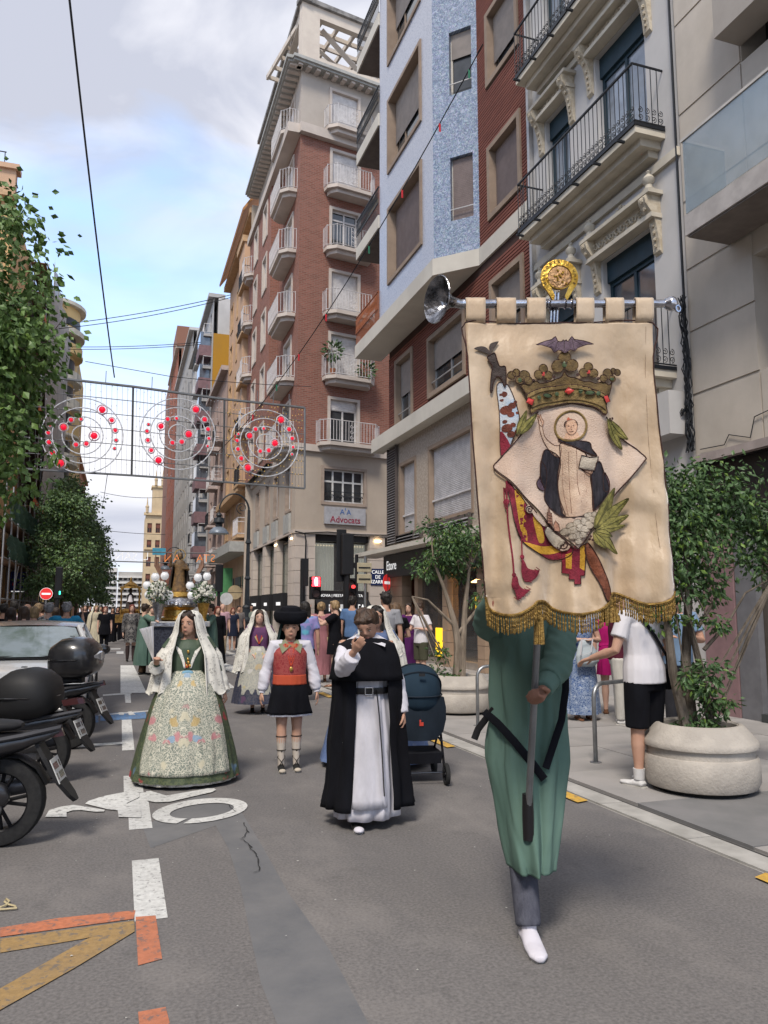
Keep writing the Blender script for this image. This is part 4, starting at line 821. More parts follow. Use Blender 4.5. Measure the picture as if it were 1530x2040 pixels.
# ================= street furniture
def post(mb,x,y,z0,z1,r,n=10): return mb.cyl((x,y,z0),(x,y,z1),r,n=n)
iron2=mat('lamp_iron',(.03,.035,.04),.45,.2)
def street_lamp(label,x,y,h,s=1.,dirx=-1):
    L_=thing('street_lamp',label,'street lamp',(x,y,.0),0,'ornate arm lamps along the kerb')
    m=MB(); m.lathe([(.34,0),(.34,.12),(.27,.2),(.26,1.0),(.3,1.05),(.3,1.15),(.2,1.25),(.17,1.6),(.2,1.66),(.13,1.75)],(x,y,0),8); m.build('pedestal',iron2,L_)
    m=MB(); m.tube([((x,y,1.7),.11),((x,y,2.8),.09),((x,y,2.85),.14),((x,y,2.95),.09),((x,y,4.3),.075),((x,y,4.35),.13),((x,y,4.5),.08),((x,y,h-.7),.06)],10); m.build('pole',iron2,L_)
    arc=[]; 
    for i in range(15):
        a=PI*i/14*.98; arc.append(((x+dirx*(.62-.62*math.cos(a)),y,h-.75+.72*math.sin(a)),.045-.015*i/14))
    m=MB(); m.tube(arc,8); 
    sp=[]
    for i in range(22): t=i/21; a=-PI/2+t*PI*3; r_=.26*(1-t*.8); sp.append(((x+dirx*(.3+r_*math.cos(a)),y,h-.62+r_*math.sin(a)),.018))
    m.tube(sp,6); m.build('curved_arm',iron2,L_)
    lx=x+dirx*1.24; lz=h-.75
    m=MB(); m.cyl((lx,y,lz),(lx,y,lz-.2),.02); m.lathe([(.03,0),(.1,-.05),(.13,-.12),(.1,-.2),(.2,-.24),(.24,-.42),(.12,-.5),(.16,-.56),(.1,-.62)],(lx,y,lz-.1),10)
    for k in range(6): a=k*PI/3; m.cyl((lx+.2*math.cos(a),y+.2*math.sin(a),lz-.38),(lx+.26*math.cos(a),y+.26*math.sin(a),lz-.2),.018,.004)
    m.build('lantern',iron2,L_,smooth=True)
    m=MB(); m.lathe([(.1,0),(.2,-.03),(.34,-.14),(.42,-.26),(.42,-.3),(.001,-.3)],(lx,y,lz-.7),16); m.build('lamp_shade',mat('shade_bluegrey',(.16,.19,.23),.4,.2),L_,smooth=True)
    return L_
p=G(490,1290); street_lamp('ornate black street lamp with curved arm beside the brick corner block',p.x,p.y,6.45)
p=G(361,1262); street_lamp('small distant ornate lamp behind the carried statue',4.4,62,6.4,dirx=-1)
sigb=mat('signal_black',(.012,.012,.014),.5); sigr=mat('signal_red',(.9,.02,.02),.4,emit=5,ecol=(1,.02,.03)); sigo=mat('signal_off',(.05,.03,.03),.3); sigg=mat('signal_green',(.02,.6,.35),.4,emit=2,ecol=(.05,.9,.5))
def head(par,c,w,h,d,lit,n=2,back=False,face=None):
    m=MB(); m.box(c[0]-w/2,c[0]+w/2,c[1],c[1]+d,c[2]-h/2,c[2]+h/2); hd=m.build('signal_head',sigb,par,bevel=.02)
    for k in range(n):
        z=c[2]+h/2-h*(k+.5)/n; q=MB(); q.tube([((c[0],c[1]+.01,z),w*.36),((c[0],c[1]-.012,z),w*.36)],14); q.build('lens',lit[k],hd)
        q=MB(); q.tube([((c[0],c[1]-.001,z),w*.4),((c[0],c[1]-.09,z),w*.42)],14,cap=False); q.v=[v for v in q.v]; q.build('hood',sigb,hd)
    return hd
p=G(690,1352); T_=thing('traffic_signal_pole','thick black traffic signal pole behind the boy in the black cape','traffic light',(p.x,p.y,.0))
m=MB(); post(m,p.x,p.y,0,3.3,.075); m.build('pole',sigb,T_); m=MB(); m.box(p.x-.14,p.x+.14,p.y-.1,p.y+.12,2.35,3.3); m.build('signal_back',sigb,T_,bevel=.02)
m=MB(); m.box(p.x-.22,p.x+.02,p.y+.12,p.y+.15,2.2,3.42); m.build('backing_board',sigb,T_,bevel=.03)
m=MB(); m.tube([((p.x+.14,p.y-.02,2.08),.04),((p.x+.14,p.y-.09,2.08),.04)],12); m.build('small_red_figure',mat('dim_red',(.5,.03,.03),.5,emit=.8,ecol=(1,.05,.05)),T_)
p=G(600,1330); T_=thing('pedestrian_signal','pedestrian signal with a lit red figure left of the black pole','traffic light',(p.x,p.y,.0))
m=MB(); post(m,p.x,p.y,0,2.9,.06); m.box(p.x-.04,p.x+.16,p.y-.05,p.y+.1,2.2,2.95); m.build('pole',sigb,T_)
h_=head(T_,(p.x+.36,p.y-.1,2.15),.3,.62,.2,(MC['signal_black'],sigo),2)
rf=MB(); rf.box(p.x+.25,p.x+.47,p.y-.125,p.y-.115,2.19,2.44); rf.build('red_panel',sigr,h_)
fg=MB(); fg.ell((p.x+.36,p.y-.13,2.40),.028,8,5); fg.box(p.x+.325,p.x+.395,p.y-.135,p.y-.127,2.28,2.37); fg.box(p.x+.335,p.x+.385,p.y-.135,p.y-.127,2.21,2.28); fg.build('lit_figure',mat('lit_white',(1,.9,.9),.4,emit=6,ecol=(1,.85,.85)),h_)
cx=8.0; cy=25.4; p=atX(760,1260,8.2); T_=thing('corner_signal','black signal post at the side street corner next to the grey shop sign','traffic light',(7.45,24.9,0))
m=MB(); post(m,7.45,24.9,0,3.4,.06); m.box(7.3,7.75,24.85,25.1,2.95,3.12); m.build('pole',sigb,T_); head(T_,(7.2,24.8,2.0),.36,1.2,.25,(sigo,sigo,mat('signal_pale',(.6,.6,.6),.4)),3)
def noentry(x,y,z,r,label,edge=0):
    T_=thing('no_entry_sign',label,'road sign',(x,y,0)); m=MB(); post(m,x,y+.05,0,z+r,.03); m.build('post',steel,T_)
    m=MB(); m.tube([((x,y-.01,z),r),((x,y+.02,z),r)],24); m.build('disc_rim',MC['sign_white'],T_); m=MB(); m.tube([((x,y-.015,z),r*.95),((x,y-.011,z),r*.95)],24); d_=m.build('red_disc',mat('sign_red2',(.62,.03,.03),.45,c2=(.55,.03,.03),emit=.15,ecol=(1,.05,.05)),T_)
    m=MB(); m.box(x-r*.68,x+r*.68,y-.022,y-.016,z-r*.15,z+r*.15); m.build('white_bar',MC['sign_white'],T_); return T_
p=atD(92,1183,27.); noentry(p.x,p.y,p.z,.21,'round red no entry sign with white bar in front of the left trees')
p=atD(771,1161,25); 
T_=thing('no_entry_sign','narrow looking no entry sign seen obliquely at the shop corner','road sign',(7.9,24.0,0)); 
Mx=Matrix.Translation(V((p.x,p.y,p.z)))@Matrix.Rotation(R(45),4,'Z'); m=MB(); m.tube([((0,.02,0),.27),((0,0,0),.27)],24); m.v=[Mx@V(v) for v in m.v]; m.build('red_disc',MC['sign_red2'],T_); m=MB(); m.box(-.19,.19,-.012,-.004,-.045,.045,Mx); m.build('white_bar',MC['sign_white'],T_); m=MB(); post(m,p.x+.03,p.y+.05,0,p.z+.3,.03); m.build('post',steel,T_)
# rear sides of two direction boards
p=G(728,1335); T_=thing('direction_boards','two stacked beige rear faces of direction boards beside the black pole','road sign',(p.x,p.y,0)); D_=(p-V((0,0,EYE))).length*.97
m=MB(); post(m,p.x,p.y+.04,0,2.95,.035); m.build('post',steel,T_)
bd=mat('board_beige',(.40,.35,.24),.6)
for z in (2.66,2.36): m=MB(); m.box(p.x-.24,p.x+.16,p.y-.02,p.y+.0,z-.12,z+.12); m.build('board',bd,T_,bevel=.03); m=MB(); m.box(p.x-.2,p.x+.12,p.y-.035,p.y-.021,z-.02,z+.01); m.build('clamp_bar',iron,T_)
# street name plate on the corner block
T_=thing('street_name_plate','dark blue street name plate on the beige corner wall','sign',F4.p(3.99,2.0,.07)); 
m=MB(); F4.box(m,3.66,4.36,2.65,3.4,.07,.1); m.build('plate',mat('plate_navy',(.01,.02,.08),.4),T_); text('plate_lettering','CALLE\nDE\nPIZARRO',.22,MC['sign_white'],F4.p(4.01,3.02,.105),ROT4,T_)
# shop signs down the street
for i,(px,py,D_,r_,m_,lb) in enumerate(((451,1193,45,.36,'disc_white','round white hanging shop sign right of the statue bearers'),(468,1180,46,.42,'disc_tan','round tan hanging shop sign above the white disc'))):
    p=atD(px,py,D_); T_=thing('hanging_sign',lb,'shop sign',p); m=MB(); m.tube([((p.x,p.y-.05,p.z),r_),((p.x,p.y+.05,p.z),r_)],20); m.build('disc',mat(m_,(.55,.56,.56) if i==0 else (.42,.33,.2),.6),T_); m=MB(); m.cyl((p.x,p.y,p.z+r_),(7,p.y,p.z+r_),.02); m.build('bracket',iron,T_)
p=G(433,1288); T_=thing('dark_signal_column','slim black signal column right of the statue','traffic light',(p.x,p.y,0)); m=MB(); post(m,p.x,p.y,0,3.5,.07); m.build('pole',sigb,T_); m=MB(); m.box(p.x-.16,p.x+.16,p.y-.1,p.y+.1,2.3,3.5); m.build('signal_head',sigb,T_,bevel=.03); 
p=atD(115,1175,28); T_=thing('green_signal_column','dark signal column with a green light in front of the left trees','traffic light',(p.x,p.y,0)); m=MB(); post(m,p.x,p.y,0,3.0,.07); m.build('pole',sigb,T_); m=MB(); m.box(p.x-.1,p.x+.14,p.y-.1,p.y+.1,1.95,3.1); m.build('signal_head',sigb,T_,bevel=.03); m=MB(); m.box(p.x+.06,p.x+.1,p.y-.12,p.y-.101,2.1,2.22); m.build('green_lens',sigg,T_)
# bicycle racks
def rack(x,y,label,rz=R(62),ln=.75):
    T_=thing('bicycle_rack',label,'bicycle rack',(x,y,.02),rz,'steel hoop racks'); m=MB(); h=.78; r_=.14
    pts=[((0,0,0),.022),((0,0,h-r_),.022)]+[((r_-r_*math.cos(a),0,h-r_+r_*math.sin(a)),.022) for a in (R(22),R(45),R(67),R(90))]+[((ln-r_+r_*math.sin(a),0,h-r_+r_*math.cos(a)),.022) for a in (0,R(22),R(45),R(67),R(90))]+[((ln,0,0),.022)]
    m.tube(pts,10,upv=(0,1,0)); m.build('hoop',steel,T_,smooth='all',world=False)
    for x_ in (0,ln): q=MB(); q.lathe([(.06,0),(.06,.008)],(x_,0,.005),10); q.build('foot_plate',steel,T_,world=False)
p=G(1187,1520,.02); rack(p.x,p.y,'steel hoop bicycle rack behind the green robed standard bearer, near the big planter',R(20)); p=G(952,1447,.02); rack(p.x,p.y,'steel hoop bicycle rack post beside the far planter',R(0))
# planters
stn=mat('planter_stone',(.46,.42,.37),.85,c2=(.35,.32,.285),scale=2.2,bump=.3,bscale=45); dirty(stn,.4,1.1,(.12,.105,.09),(1,1,1.6),.45,.75); soil=mat('soil',(.05,.04,.03),.95,c2=(.03,.025,.02),scale=20,bump=.6)
def planter(x,y,label,s=1):
    T_=thing('stone_planter',label,'planter',(x,y,.02),0,'round stone planters on the pavement')
    m=MB(); m.lathe([(.36,0),(.385,.0),(.385,.04)],(0,0,0),40); m.build('foot',mat('rubber_dark',(.02,.02,.02),.9),T_,world=False)
    m=MB(); m.lathe([(.38,.03),(.45,.05),(.475,.10),(.475,.27),(.46,.30)],(0,0,0),48,cap=False); m.build('bowl',stn,T_,smooth=True,world=False)
    m=MB(); m.lathe([(.46,.298),(.445,.305),(.445,.37),(.455,.378)],(0,0,0),48,cap=False); m.build('neck_band',stn,T_,smooth=True,world=False)
    m=MB(); m.lathe([(.44,.375),(.475,.378),(.48,.40),(.47,.43),(.37,.545),(.35,.56),(.325,.56),(.31,.545),(.31,.46)],(0,0,0),48,cap=False); m.build('rim',stn,T_,smooth=True,world=False)
    m=MB(); m.lathe([(.001,.49),(.2,.495),(.312,.48)],(0,0,0),24,cap=False); m.build('soil',soil,T_,world=False)
    return T_
p=G(1400,1605); P1=(4.80,5.66); planter(*P1,'large round stone planter beside the man in the white t-shirt')
P2=(4.88,10.9); planter(*P2,'round stone planter behind the stroller with a slim tree')
# trees: stems and leaf clumps grown from the same branch tips
def grow(name,label,base,stems,leafn,ls,lm,bm_,seed,group=None,clump=.22,twig=3,parts=None,cat='tree',extra=None,drop=.3,loc=None,wid=.5):
    """stems: list of polylines [(p,r),...]; leaves cluster round stem ends given in tips"""
    r=random.Random(seed); T_=thing(name,label,cat,loc or base,0,group); mb=MB(); tips=[]
    for s_ in stems:
        mb.tube([(V(q),w) for q,w in s_['p']],7)
    for c,rad in parts:
        tips.append((V(c),rad))
    ends=[V(s_['p'][-1][0]) for s_ in stems]
    for c,rad in tips:
        e=min(ends,key=lambda q:(q-c).length); k=c.lerp(e,.5)+V((r.uniform(-.1,.1),r.uniform(-.1,.1),r.uniform(-.05,.1)))*rad
        mb.tube([(e,.012+rad*.02),(k,.009+rad*.015),(c,.004+rad*.01)],5)
        for _ in range(twig): 
            d=V((r.gauss(0,1),r.gauss(0,1),r.gauss(0,.8))).normalized()*rad*r.uniform(.6,1); mb.tube([(c,.004+rad*.008),(c+d,.002+rad*.003)],4)
    mb.build('trunk',bm_,T_,smooth=True)
    L1=MB(); L2=MB(); tot=sum(t[1]**2 for t in tips)
    for c,rad in tips:
        n_=int(leafn*rad**2/tot)
        subs=[c+V((r.gauss(0,.5),r.gauss(0,.5),r.gauss(0,.42)))*rad for _ in range(max(3,int(n_/22)))]
        for k in range(n_):
            o=r.choice(subs); p=o+V((r.gauss(0,1),r.gauss(0,1),r.gauss(0,.8)))*clump*rad*.6
            d=(p-o)+V((r.uniform(-.4,.4),r.uniform(-.4,.4),r.uniform(-.8,.15)-drop))*clump*rad
            leaf(L2 if r.random()<.12 else L1,p,d,ls*r.uniform(.65,1.25),r,wid)
    L1.build('crown',lm,T_,kind='stuff'); L2.build('young_leaves',lfY,T_,kind='stuff'); return T_
def clumps(r,c,rad,n,size): 
    out=[]
    for _ in range(n):
        v=V((r.gauss(0,1),r.gauss(0,1),r.gauss(0,1))).normalized()*(r.random()**.45); out.append((V(c)+V((v.x*rad[0],v.y*rad[1],v.z*rad[2])),size*r.uniform(.7,1.3)))
    return out
# left foreground street tree, trunk outside the frame
r=random.Random(5)
cl=clumps(r,(-4.0,12.6,5.9),(2.8,2.4,2.8),60,.62)+clumps(r,(-2.25,12.6,5.35),(1.1,1.8,2.4),40,.5)
grow('street_tree','broad leaved green street tree hanging in from the left edge above the car',(-4.6,12.8,0),[{'p':[((-4.6,12.8,0),.16),((-4.65,12.8,2),.13),((-4.5,12.7,4),.11),((-4.4,12.6,6.5),.07),((-4.3,12.6,8.6),.03)]},{'p':[((-4.6,12.8,3.2),.08),((-3.6,12.6,4.6),.05),((-2.4,12.5,5.6),.03)]},{'p':[((-4.5,12.7,4.4),.07),((-3.4,12.4,6.2),.04),((-2.6,12.4,7.4),.02)]},{'p':[((-4.5,12.7,2.8),.06),((-3.6,12.8,3.7),.04),((-2.9,12.9,4.0),.02)]}],30000,.12,lfA,bark,11,'street trees on the left pavement',parts=cl,clump=.45,wid=.75,drop=.5)
for i,(y,h,w_,lab) in enumerate(((51,8.6,1.7,'first tree of the far row on the left, nearest behind the no entry sign'),(56,10.2,1.9,'third tree of the far left row'),(64,11.6,2.1,'tallest tree of the far left row'),(73,11.6,2.1,'fifth tree of the far left row'),(85,11.6,2.2,'sixth tree of the far left row'),(100,12,2.3,'seventh tree of the far left row'),(122,12,2.4,'last tree of the far left row, beside the crowd'))):
    r=random.Random(40+i); x=-3.7+.0*i+(.25 if i>4 else 0)
    cl=[]
    for k in range(30 if i<5 else 16): t=r.random(); z=2.6+(h-2.9)*t; rad=w_*(.55+.75*math.sin(PI*min(1,(t*.8+.15)))**.8)*(1-t*.45); a=r.random()*2*PI; q=r.random()**.5; cl.append((V((x+rad*q*math.cos(a),y+rad*q*math.sin(a),z)),.75*r.uniform(.8,1.2)))
    cl.append((V((x,y,h-.3)),.5))
    grow('row_tree',lab,(x,y,0),[{'p':[((x,y,0),.16),((x,y,3),.12),((x+.1,y,h*.6),.08),((x,y,h-.6),.03)]},{'p':[((x,y,2.6),.07),((x+1,y-.3,4.6),.03)]},{'p':[((x,y,3),.07),((x-1,y+.3,5),.03)]}],(9000,8000,6000,4500,3500,2500,2000)[i],(.19,.2,.22,.26,.32,.36,.4)[i],lfC,bark,60+i,'street trees on the left pavement',parts=cl,clump=.55,wid=.7)
# ficus in the near planter
bx,by=P1; tw=[]
st=[{'p':[((bx-.12,by,.5),.05),((bx-.2,by+.05,1.0),.04),((bx-.28,by,1.5),.032),((bx-.25,by,2.1),.02)]},{'p':[((bx+.0,by+.08,.5),.055),((bx-.02,by+.1,1.1),.045),((bx+.05,by+.1,1.7),.035),((bx+.05,by+.1,2.3),.02)]},{'p':[((bx+.12,by-.03,.5),.04),((bx+.06,by,1.0),.032),((bx-.08,by-.03,1.5),.024),((bx-.05,by,2.3),.014)]},{'p':[((bx+.1,by,1.2),.02),((bx+.32,by-.05,1.42),.012),((bx+.5,by-.1,1.7),.009),((bx+.75,by-.2,1.85),.006)]},{'p':[((bx+.05,by,1.4),.02),((bx+.3,by,1.7),.012),((bx+.5,by,1.95),.009),((bx+.85,by,2.15),.005)]}]
r=random.Random(9)
cl=[((bx-.42,by,2.2),.24),((bx-.3,by,2.4),.24),((bx-.08,by,2.6),.26),((bx+.12,by,2.68),.24),((bx+.3,by-.1,2.62),.24),((bx-.35,by,1.95),.22),((bx-.4,by,1.68),.16),((bx-.12,by,2.3),.3),((bx+.1,by,2.1),.28),((bx+.35,by,2.35),.22),((bx+.55,by-.1,2.42),.22),((bx+.78,by-.15,2.35),.25),((bx+.95,by-.1,2.2),.25),((bx-.3,by,1.5),.14),((bx-.05,by,1.8),.2),((bx+.15,by,1.75),.2),((bx+.7,by-.1,2.0),.2),((bx+1.0,by-.2,1.75),.2),((bx+.1,by-.1,1.45),.11),((bx-.02,by-.1,.85),.14),((bx+.12,by-.12,.72),.13),((bx+.0,by-.12,1.0),.13),((bx-.2,by-.1,.98),.08),((bx+.08,by-.1,.56),.14),((bx-.1,by-.1,.55),.12)]
grow('potted_ficus','glossy leaved potted tree with grey twisted stems in the near stone planter',(bx,by,.5),st,8500,.062,lfB,mat('grey_bark',(.15,.125,.10),.9,c2=(.08,.065,.05),scale=14,bump=.6,stretch=(1,1,.25)),3,None,parts=cl,clump=.5,wid=.55)
bush('ground_ivy',bpy.data.objects['potted_ficus'],(bx,by,.53),.24,260,.04,lfB,6,(1,1,.2))
bx,by=P2
st=[{'p':[((bx-.03,by,.5),.075),((bx-.0,by,1.0),.06),((bx-.06,by,1.35),.05),((bx-.2,by,1.8),.03),((bx-.4,by,2.3),.02)]},{'p':[((bx+.05,by,.5),.06),((bx+.08,by,1.1),.05),((bx+.12,by,1.6),.04),((bx+.2,by,2.2),.02)]},{'p':[((bx,by,1.2),.03),((bx+.35,by,1.6),.02),((bx+.6,by,2.1),.012)]},{'p':[((bx-.05,by,1.3),.03),((bx-.5,by,1.7),.015),((bx-.75,by,1.75),.008)]}]
cl=clumps(random.Random(4),(bx-.02,by,2.45),(.62,.5,.42),30,.19)+[((bx-.55,by,2.1),.16),((bx+.5,by,1.9),.16),((bx+.35,by,1.75),.13),((bx-.3,by,.95),.12),((bx-.22,by,.75),.14),((bx-.3,by,.6),.12),((bx-.1,by-.1,.56),.12)]
grow('potted_tree','slim potted tree with pale forked trunk in the far stone planter',(bx,by,.5),st,4200,.075,lfB,barkp,8,None,parts=cl,clump=.55,wid=.45)
# ================= festive light panels across the street
wire=mat('light_wire',(.16,.165,.17),.5,.3); bead=mat('bead_white',(.55,.57,.60),.4,emit=.0,ecol=(1,1,1)); beadb=mat('amber_bulb',(.62,.38,.10),.4,emit=.15,ecol=(1,.6,.1)); redo=mat('red_ornament',(.70,.008,.03),.35,emit=.25,ecol=(1,.01,.05))
PY=28.
def ap(x,y): return atY(x,y,PY)
edges=[((-20,738),(-20,930)),((265,770),(262,947)),((447,795),(445,960)),((607,812),(607,973))]
cs=[((165,868),80,(88,958)),((355,865),73,None),((528,883),66,None)]
rings=(1.,.74,.5,.26)
REDS=[(.45,-.72,.13),(.70,-.45,.085),(.80,-.18,.07),(.83,.08,.05),(.8,.3,.04),(.28,.0,.13),(.1,.23,.08),(-.15,.27,.07),(-.06,-.42,.05),(-.3,-.38,.07),(-.47,-.17,.11),(-.5,.78,.13),(-.7,.52,.08),(-.8,.25,.07),(-.83,.0,.06),(-.8,-.2,.04)]
for i in range(3):
    a,b=edges[i],edges[i+1]; x0=ap(*a[0]); x1=ap(*b[0]); z0=ap(*a[1]); z1=ap(*b[1])
    T_=thing('light_panel',('left light panel with three beaded circles and red baubles, half hidden by the tree','middle light panel with beaded circles and red baubles over the street','right light panel with amber bulbs and beaded circles in front of the brick block')[i],'street decoration',((x0.x+x1.x)/2,PY,z0.z),0,'festive light panels hung across the street')
    m=MB()
    for p_,q_ in ((x0,x1),(z0,z1),(x0,z0),(x1,z1)): m.cyl(p_,q_,.05 if p_==x0 and q_==x1 else .04,n=5)
    m.build('frame',wire,T_)
    m=MB()
    for k in range(1,6): t=k/6; m.cyl(x0.lerp(z0,t),x1.lerp(z1,t),.014,n=4)
    m.build('cross_wires',wire,T_)
    m=MB(); bb=MB(); nn=26; rr_=random.Random(i)
    for k in range(1,nn):
        t=k/nn; p_=x0.lerp(x1,t); q_=z0.lerp(z1,t); m.cyl(p_,q_,.006,n=3)
        for j in range(14):
            if rr_.random()<(.6 if i==2 else .4): c=p_.lerp(q_,(j+.5+rr_.uniform(-.2,.2))/14); s_=.018; bb.ell(c+V((.012*(-1)**j,-.02,0)),(s_,s_,s_*1.3),4,2)
    m.build('drop_strings',wire,T_,kind='stuff'); bb.build('small_bulbs',beadb if i==2 else bead,T_,kind='stuff')
    (cx_,cy_),rp_,_x=cs[i]; C_=ap(cx_,cy_)+V((0,-.06,0)); RR=(ap(cx_+rp_,cy_)-ap(cx_,cy_)).length
    if i==0: RR*=1.0
    for j,f in enumerate(rings):
        m=MB(); pts=[]; cc=C_+V((RR*(.0,.06,.05,.22)[j]*0,0,0))
        n_=64
        for k in range(n_): a_=2*PI*k/n_; pts.append(((cc.x+RR*f*math.cos(a_),cc.y,cc.z+RR*f*math.sin(a_)),(.026 if k%2 else .016)))
        m.tube(pts,5,closed=True,upv=(0,1,0)); m.build('beaded_ring',bead,T_)
    for (ux,uz,s_) in REDS:
        q=C_+V((RR*ux,-.05,-RR*uz*1.0)); m=MB(); m.ell(q,RR*s_*.68,10,8); m.build('red_bauble',redo,T_); 
        m=MB(); m.tube([((q.x+RR*s_*math.cos(a_*PI/8),q.y+.02,q.z+RR*s_*math.sin(a_*PI/8)),.022) for a_ in range(16)],4,closed=True,upv=(0,1,0)); m.build('bauble_ring',bead,T_)
    for k in range(4): m=MB(); px=x0.lerp(x1,.2+.2*k); m.cyl(px,px+V((0,0,.45)),.012,n=4) ; m.build('hanger',wire,T_)
# mirrored lettering sign further on
SY=44.
T_=thing('street_banner_lights','distant reversed light lettering strung across the street','street decoration',atY(330,1110,SY))
a0,a1,b0,b1=atY(222,1098,SY),atY(432,1103,SY),atY(222,1118,SY),atY(432,1124,SY); m=MB(); m.cyl(a0,a1,.03,n=4); m.cyl(b0,b1,.03,n=4); m.build('frame_wires',wire,T_)
ogl=mat('orange_letter',(.8,.25,.06),.5,emit=.12,ecol=(1,.3,.08)); whl=mat('white_letter',(.7,.7,.7),.5,emit=.15,ecol=(1,1,1))
for s_,px,m_ in (('SAN',251,whl),('L',291,whl),('N',335,ogl),('A',352,ogl),('A',398,ogl),('T',411,ogl),('S',424,ogl)): 
    q=atY(px,1109 if px<300 else 1113,SY); text('lettering',s_,0.62,m_,q,(PI/2,0,PI),T_,bold=-.01)
m=MB(); q0=atY(304,1092,60); m.box(q0.x,q0.x+.95,60,60.1,q0.z-.5,q0.z+.02); tag(m.build('blue_tarpaulin',mat('tarp_blue',(.08,.38,.55),.7)),'small bright blue cloth hung across the street far away','cloth')
# overhead wires
def wires(name,label,lines,r=.012,m_=iron,cat='cable'):
    mb=MB()
    for a,b,sag in lines:
        a=V(a);b=V(b); mb.tube([(a.lerp(b,i/16)-V((0,0,sag*4*(i/16)*(1-i/16))),r) for i in range(17)],4)
    return tag(mb.build(name,m_),label,cat)
wires('suspension_cable','thick black cable running down the sky to the light panels',[(atD(132,-60,14),ap(228,752),.25)],.022)
wires('suspension_cable','thin cable continuing below the light panels into the distance',[(ap(214,945),atD(203,1010,60),.2)],.012)
wires('overhead_wires','upper pair of overhead wires from the left tree to the ochre block',[(atD(20,655,60),atD(470,585,60),.4),(atD(20,662,60),atD(470,590,60),.5)],.03); wires('overhead_wires','lower pair of overhead wires above the light panels',[(atD(100,690,70),atD(400,682,70),.2),(atD(100,695,70),atD(400,686,70),.2)],.03)
wires('hanger_line','thin support line just above the light panels',[(ap(170,720),ap(340,750),.0),(ap(340,750),ap(620,770),.05)],.012)
wires('overhead_wires','faint wires low over the end of the street',[(atD(195,1055,80),atD(330,1065,80),.1),(atD(200,980,80),atD(330,990,80),.3)],.025)
A=atD(962,88,16.8); Bq=atD(430,905,29); wl=wires('bunting_line','sagging bunting wire from the ribbed brick wall across to the light panels',[(A,Bq,.9)],.014)
bt=thing('bunting_flags','small red and green paper flags on the sagging wire','bunting',(A+Bq)/2)
for k,t in enumerate((.03,.1,.2,.3,.45,.56,.66,.78,.88,.95)):
    q=A.lerp(Bq,t)-V((0,0,.9*4*t*(1-t))); m=MB(); m.add([q+V((-.03,0,0)),q+V((.03,.02,0)),q+V((.02,0,-.22)),q+V((-.02,.03,-.2)),q+V((0,-.02,-.1))],[(0,1,4),(1,2,4),(2,3,4),(3,0,4)]); m.build('paper_flag',mat('flag_red',(.55,.03,.04),.8) if k%3 else mat('flag_green',(.03,.16,.09),.8),bt)
# ================= vehicles
blk=mat('black_plastic',(.012,.012,.014),.3,spec=.5,c2=(.018,.018,.02),scale=8,coat=.4); blkm=mat('matte_black_plastic',(.016,.016,.017),.6); gls=mat('gloss_black',(.008,.008,.01),.15,spec=.6,coat=.5); rub=mat('tyre_rubber',(.014,.014,.015),.85,c2=(.022,.022,.022),scale=30,bump=.2); rimm=mat('rim_dark',(.03,.03,.033),.35,.7); chrome=mat('chrome',(.55,.56,.58),.18,1); plate=mat('plate_white',(.6,.6,.58),.5); refl=mat('reflector_grey',(.42,.42,.43),.12,.3,spec=.9); 
def wheel(par,x,y,r,w,axis='y',name='wheel'):
    """tyre torus with tread shoulders, rim, hub and spokes; axle along y or x"""
    Mx=Matrix.Translation((x,y,r)); 
    if axis=='y': Mx=Mx@Matrix.Rotation(PI/2,4,'X')
    else: Mx=Mx@Matrix.Rotation(PI/2,4,'Y')
    m=MB(); n=32; prof=[(r*.66,-w*.42),(r*.8,-w*.5),(r*.95,-w*.42),(r,-w*.2),(r,w*.2),(r*.95,w*.42),(r*.8,w*.5),(r*.66,w*.42)]
    m.lathe(prof+[prof[0]],(0,0,0),n,cap=False); m.v=[Mx@V(q) for q in m.v]; t=m.build('tyre',rub,par,smooth=True,world=False)
    m=MB(); m.lathe([(r*.68,-w*.4),(r*.62,-w*.3),(r*.62,w*.3),(r*.68,w*.4)],(0,0,0),n,cap=False); m.lathe([(r*.18,-w*.35),(r*.2,0),(r*.18,w*.35)],(0,0,0),12)
    for k in range(5):
        for q in (-.12,.12): a=k*2*PI/5+q; m.cyl((r*.15*math.cos(a),r*.15*math.sin(a),w*.25),(r*.64*math.cos(a+q*.4),r*.64*math.sin(a+q*.4),w*.15),r*.045,n=5)
    m.v=[Mx@V(q) for q in m.v]; m.build('rim',rimm,t,smooth=True,world=False); return t
def sol(par,name,rings,m,smooth=True,cap=(True,True)):
    q=MB(); q.loft(rings,cap=cap); return q.build(name,m,par,smooth=smooth,world=False)
def sup(cx,cy,cz,ry,rz,n=16,e=.7,x=None,tilt=0):
    """superellipse ring in the y-z plane at x=cx"""
    out=[]
    for k in range(n):
        a=2*PI*k/n; c,s_=math.cos(a),math.sin(a); y=ry*abs(c)**e*(1 if c>=0 else -1); z=rz*abs(s_)**e*(1 if s_>=0 else -1); out.append((cx+tilt*z,cy+y,cz+z))
    return out
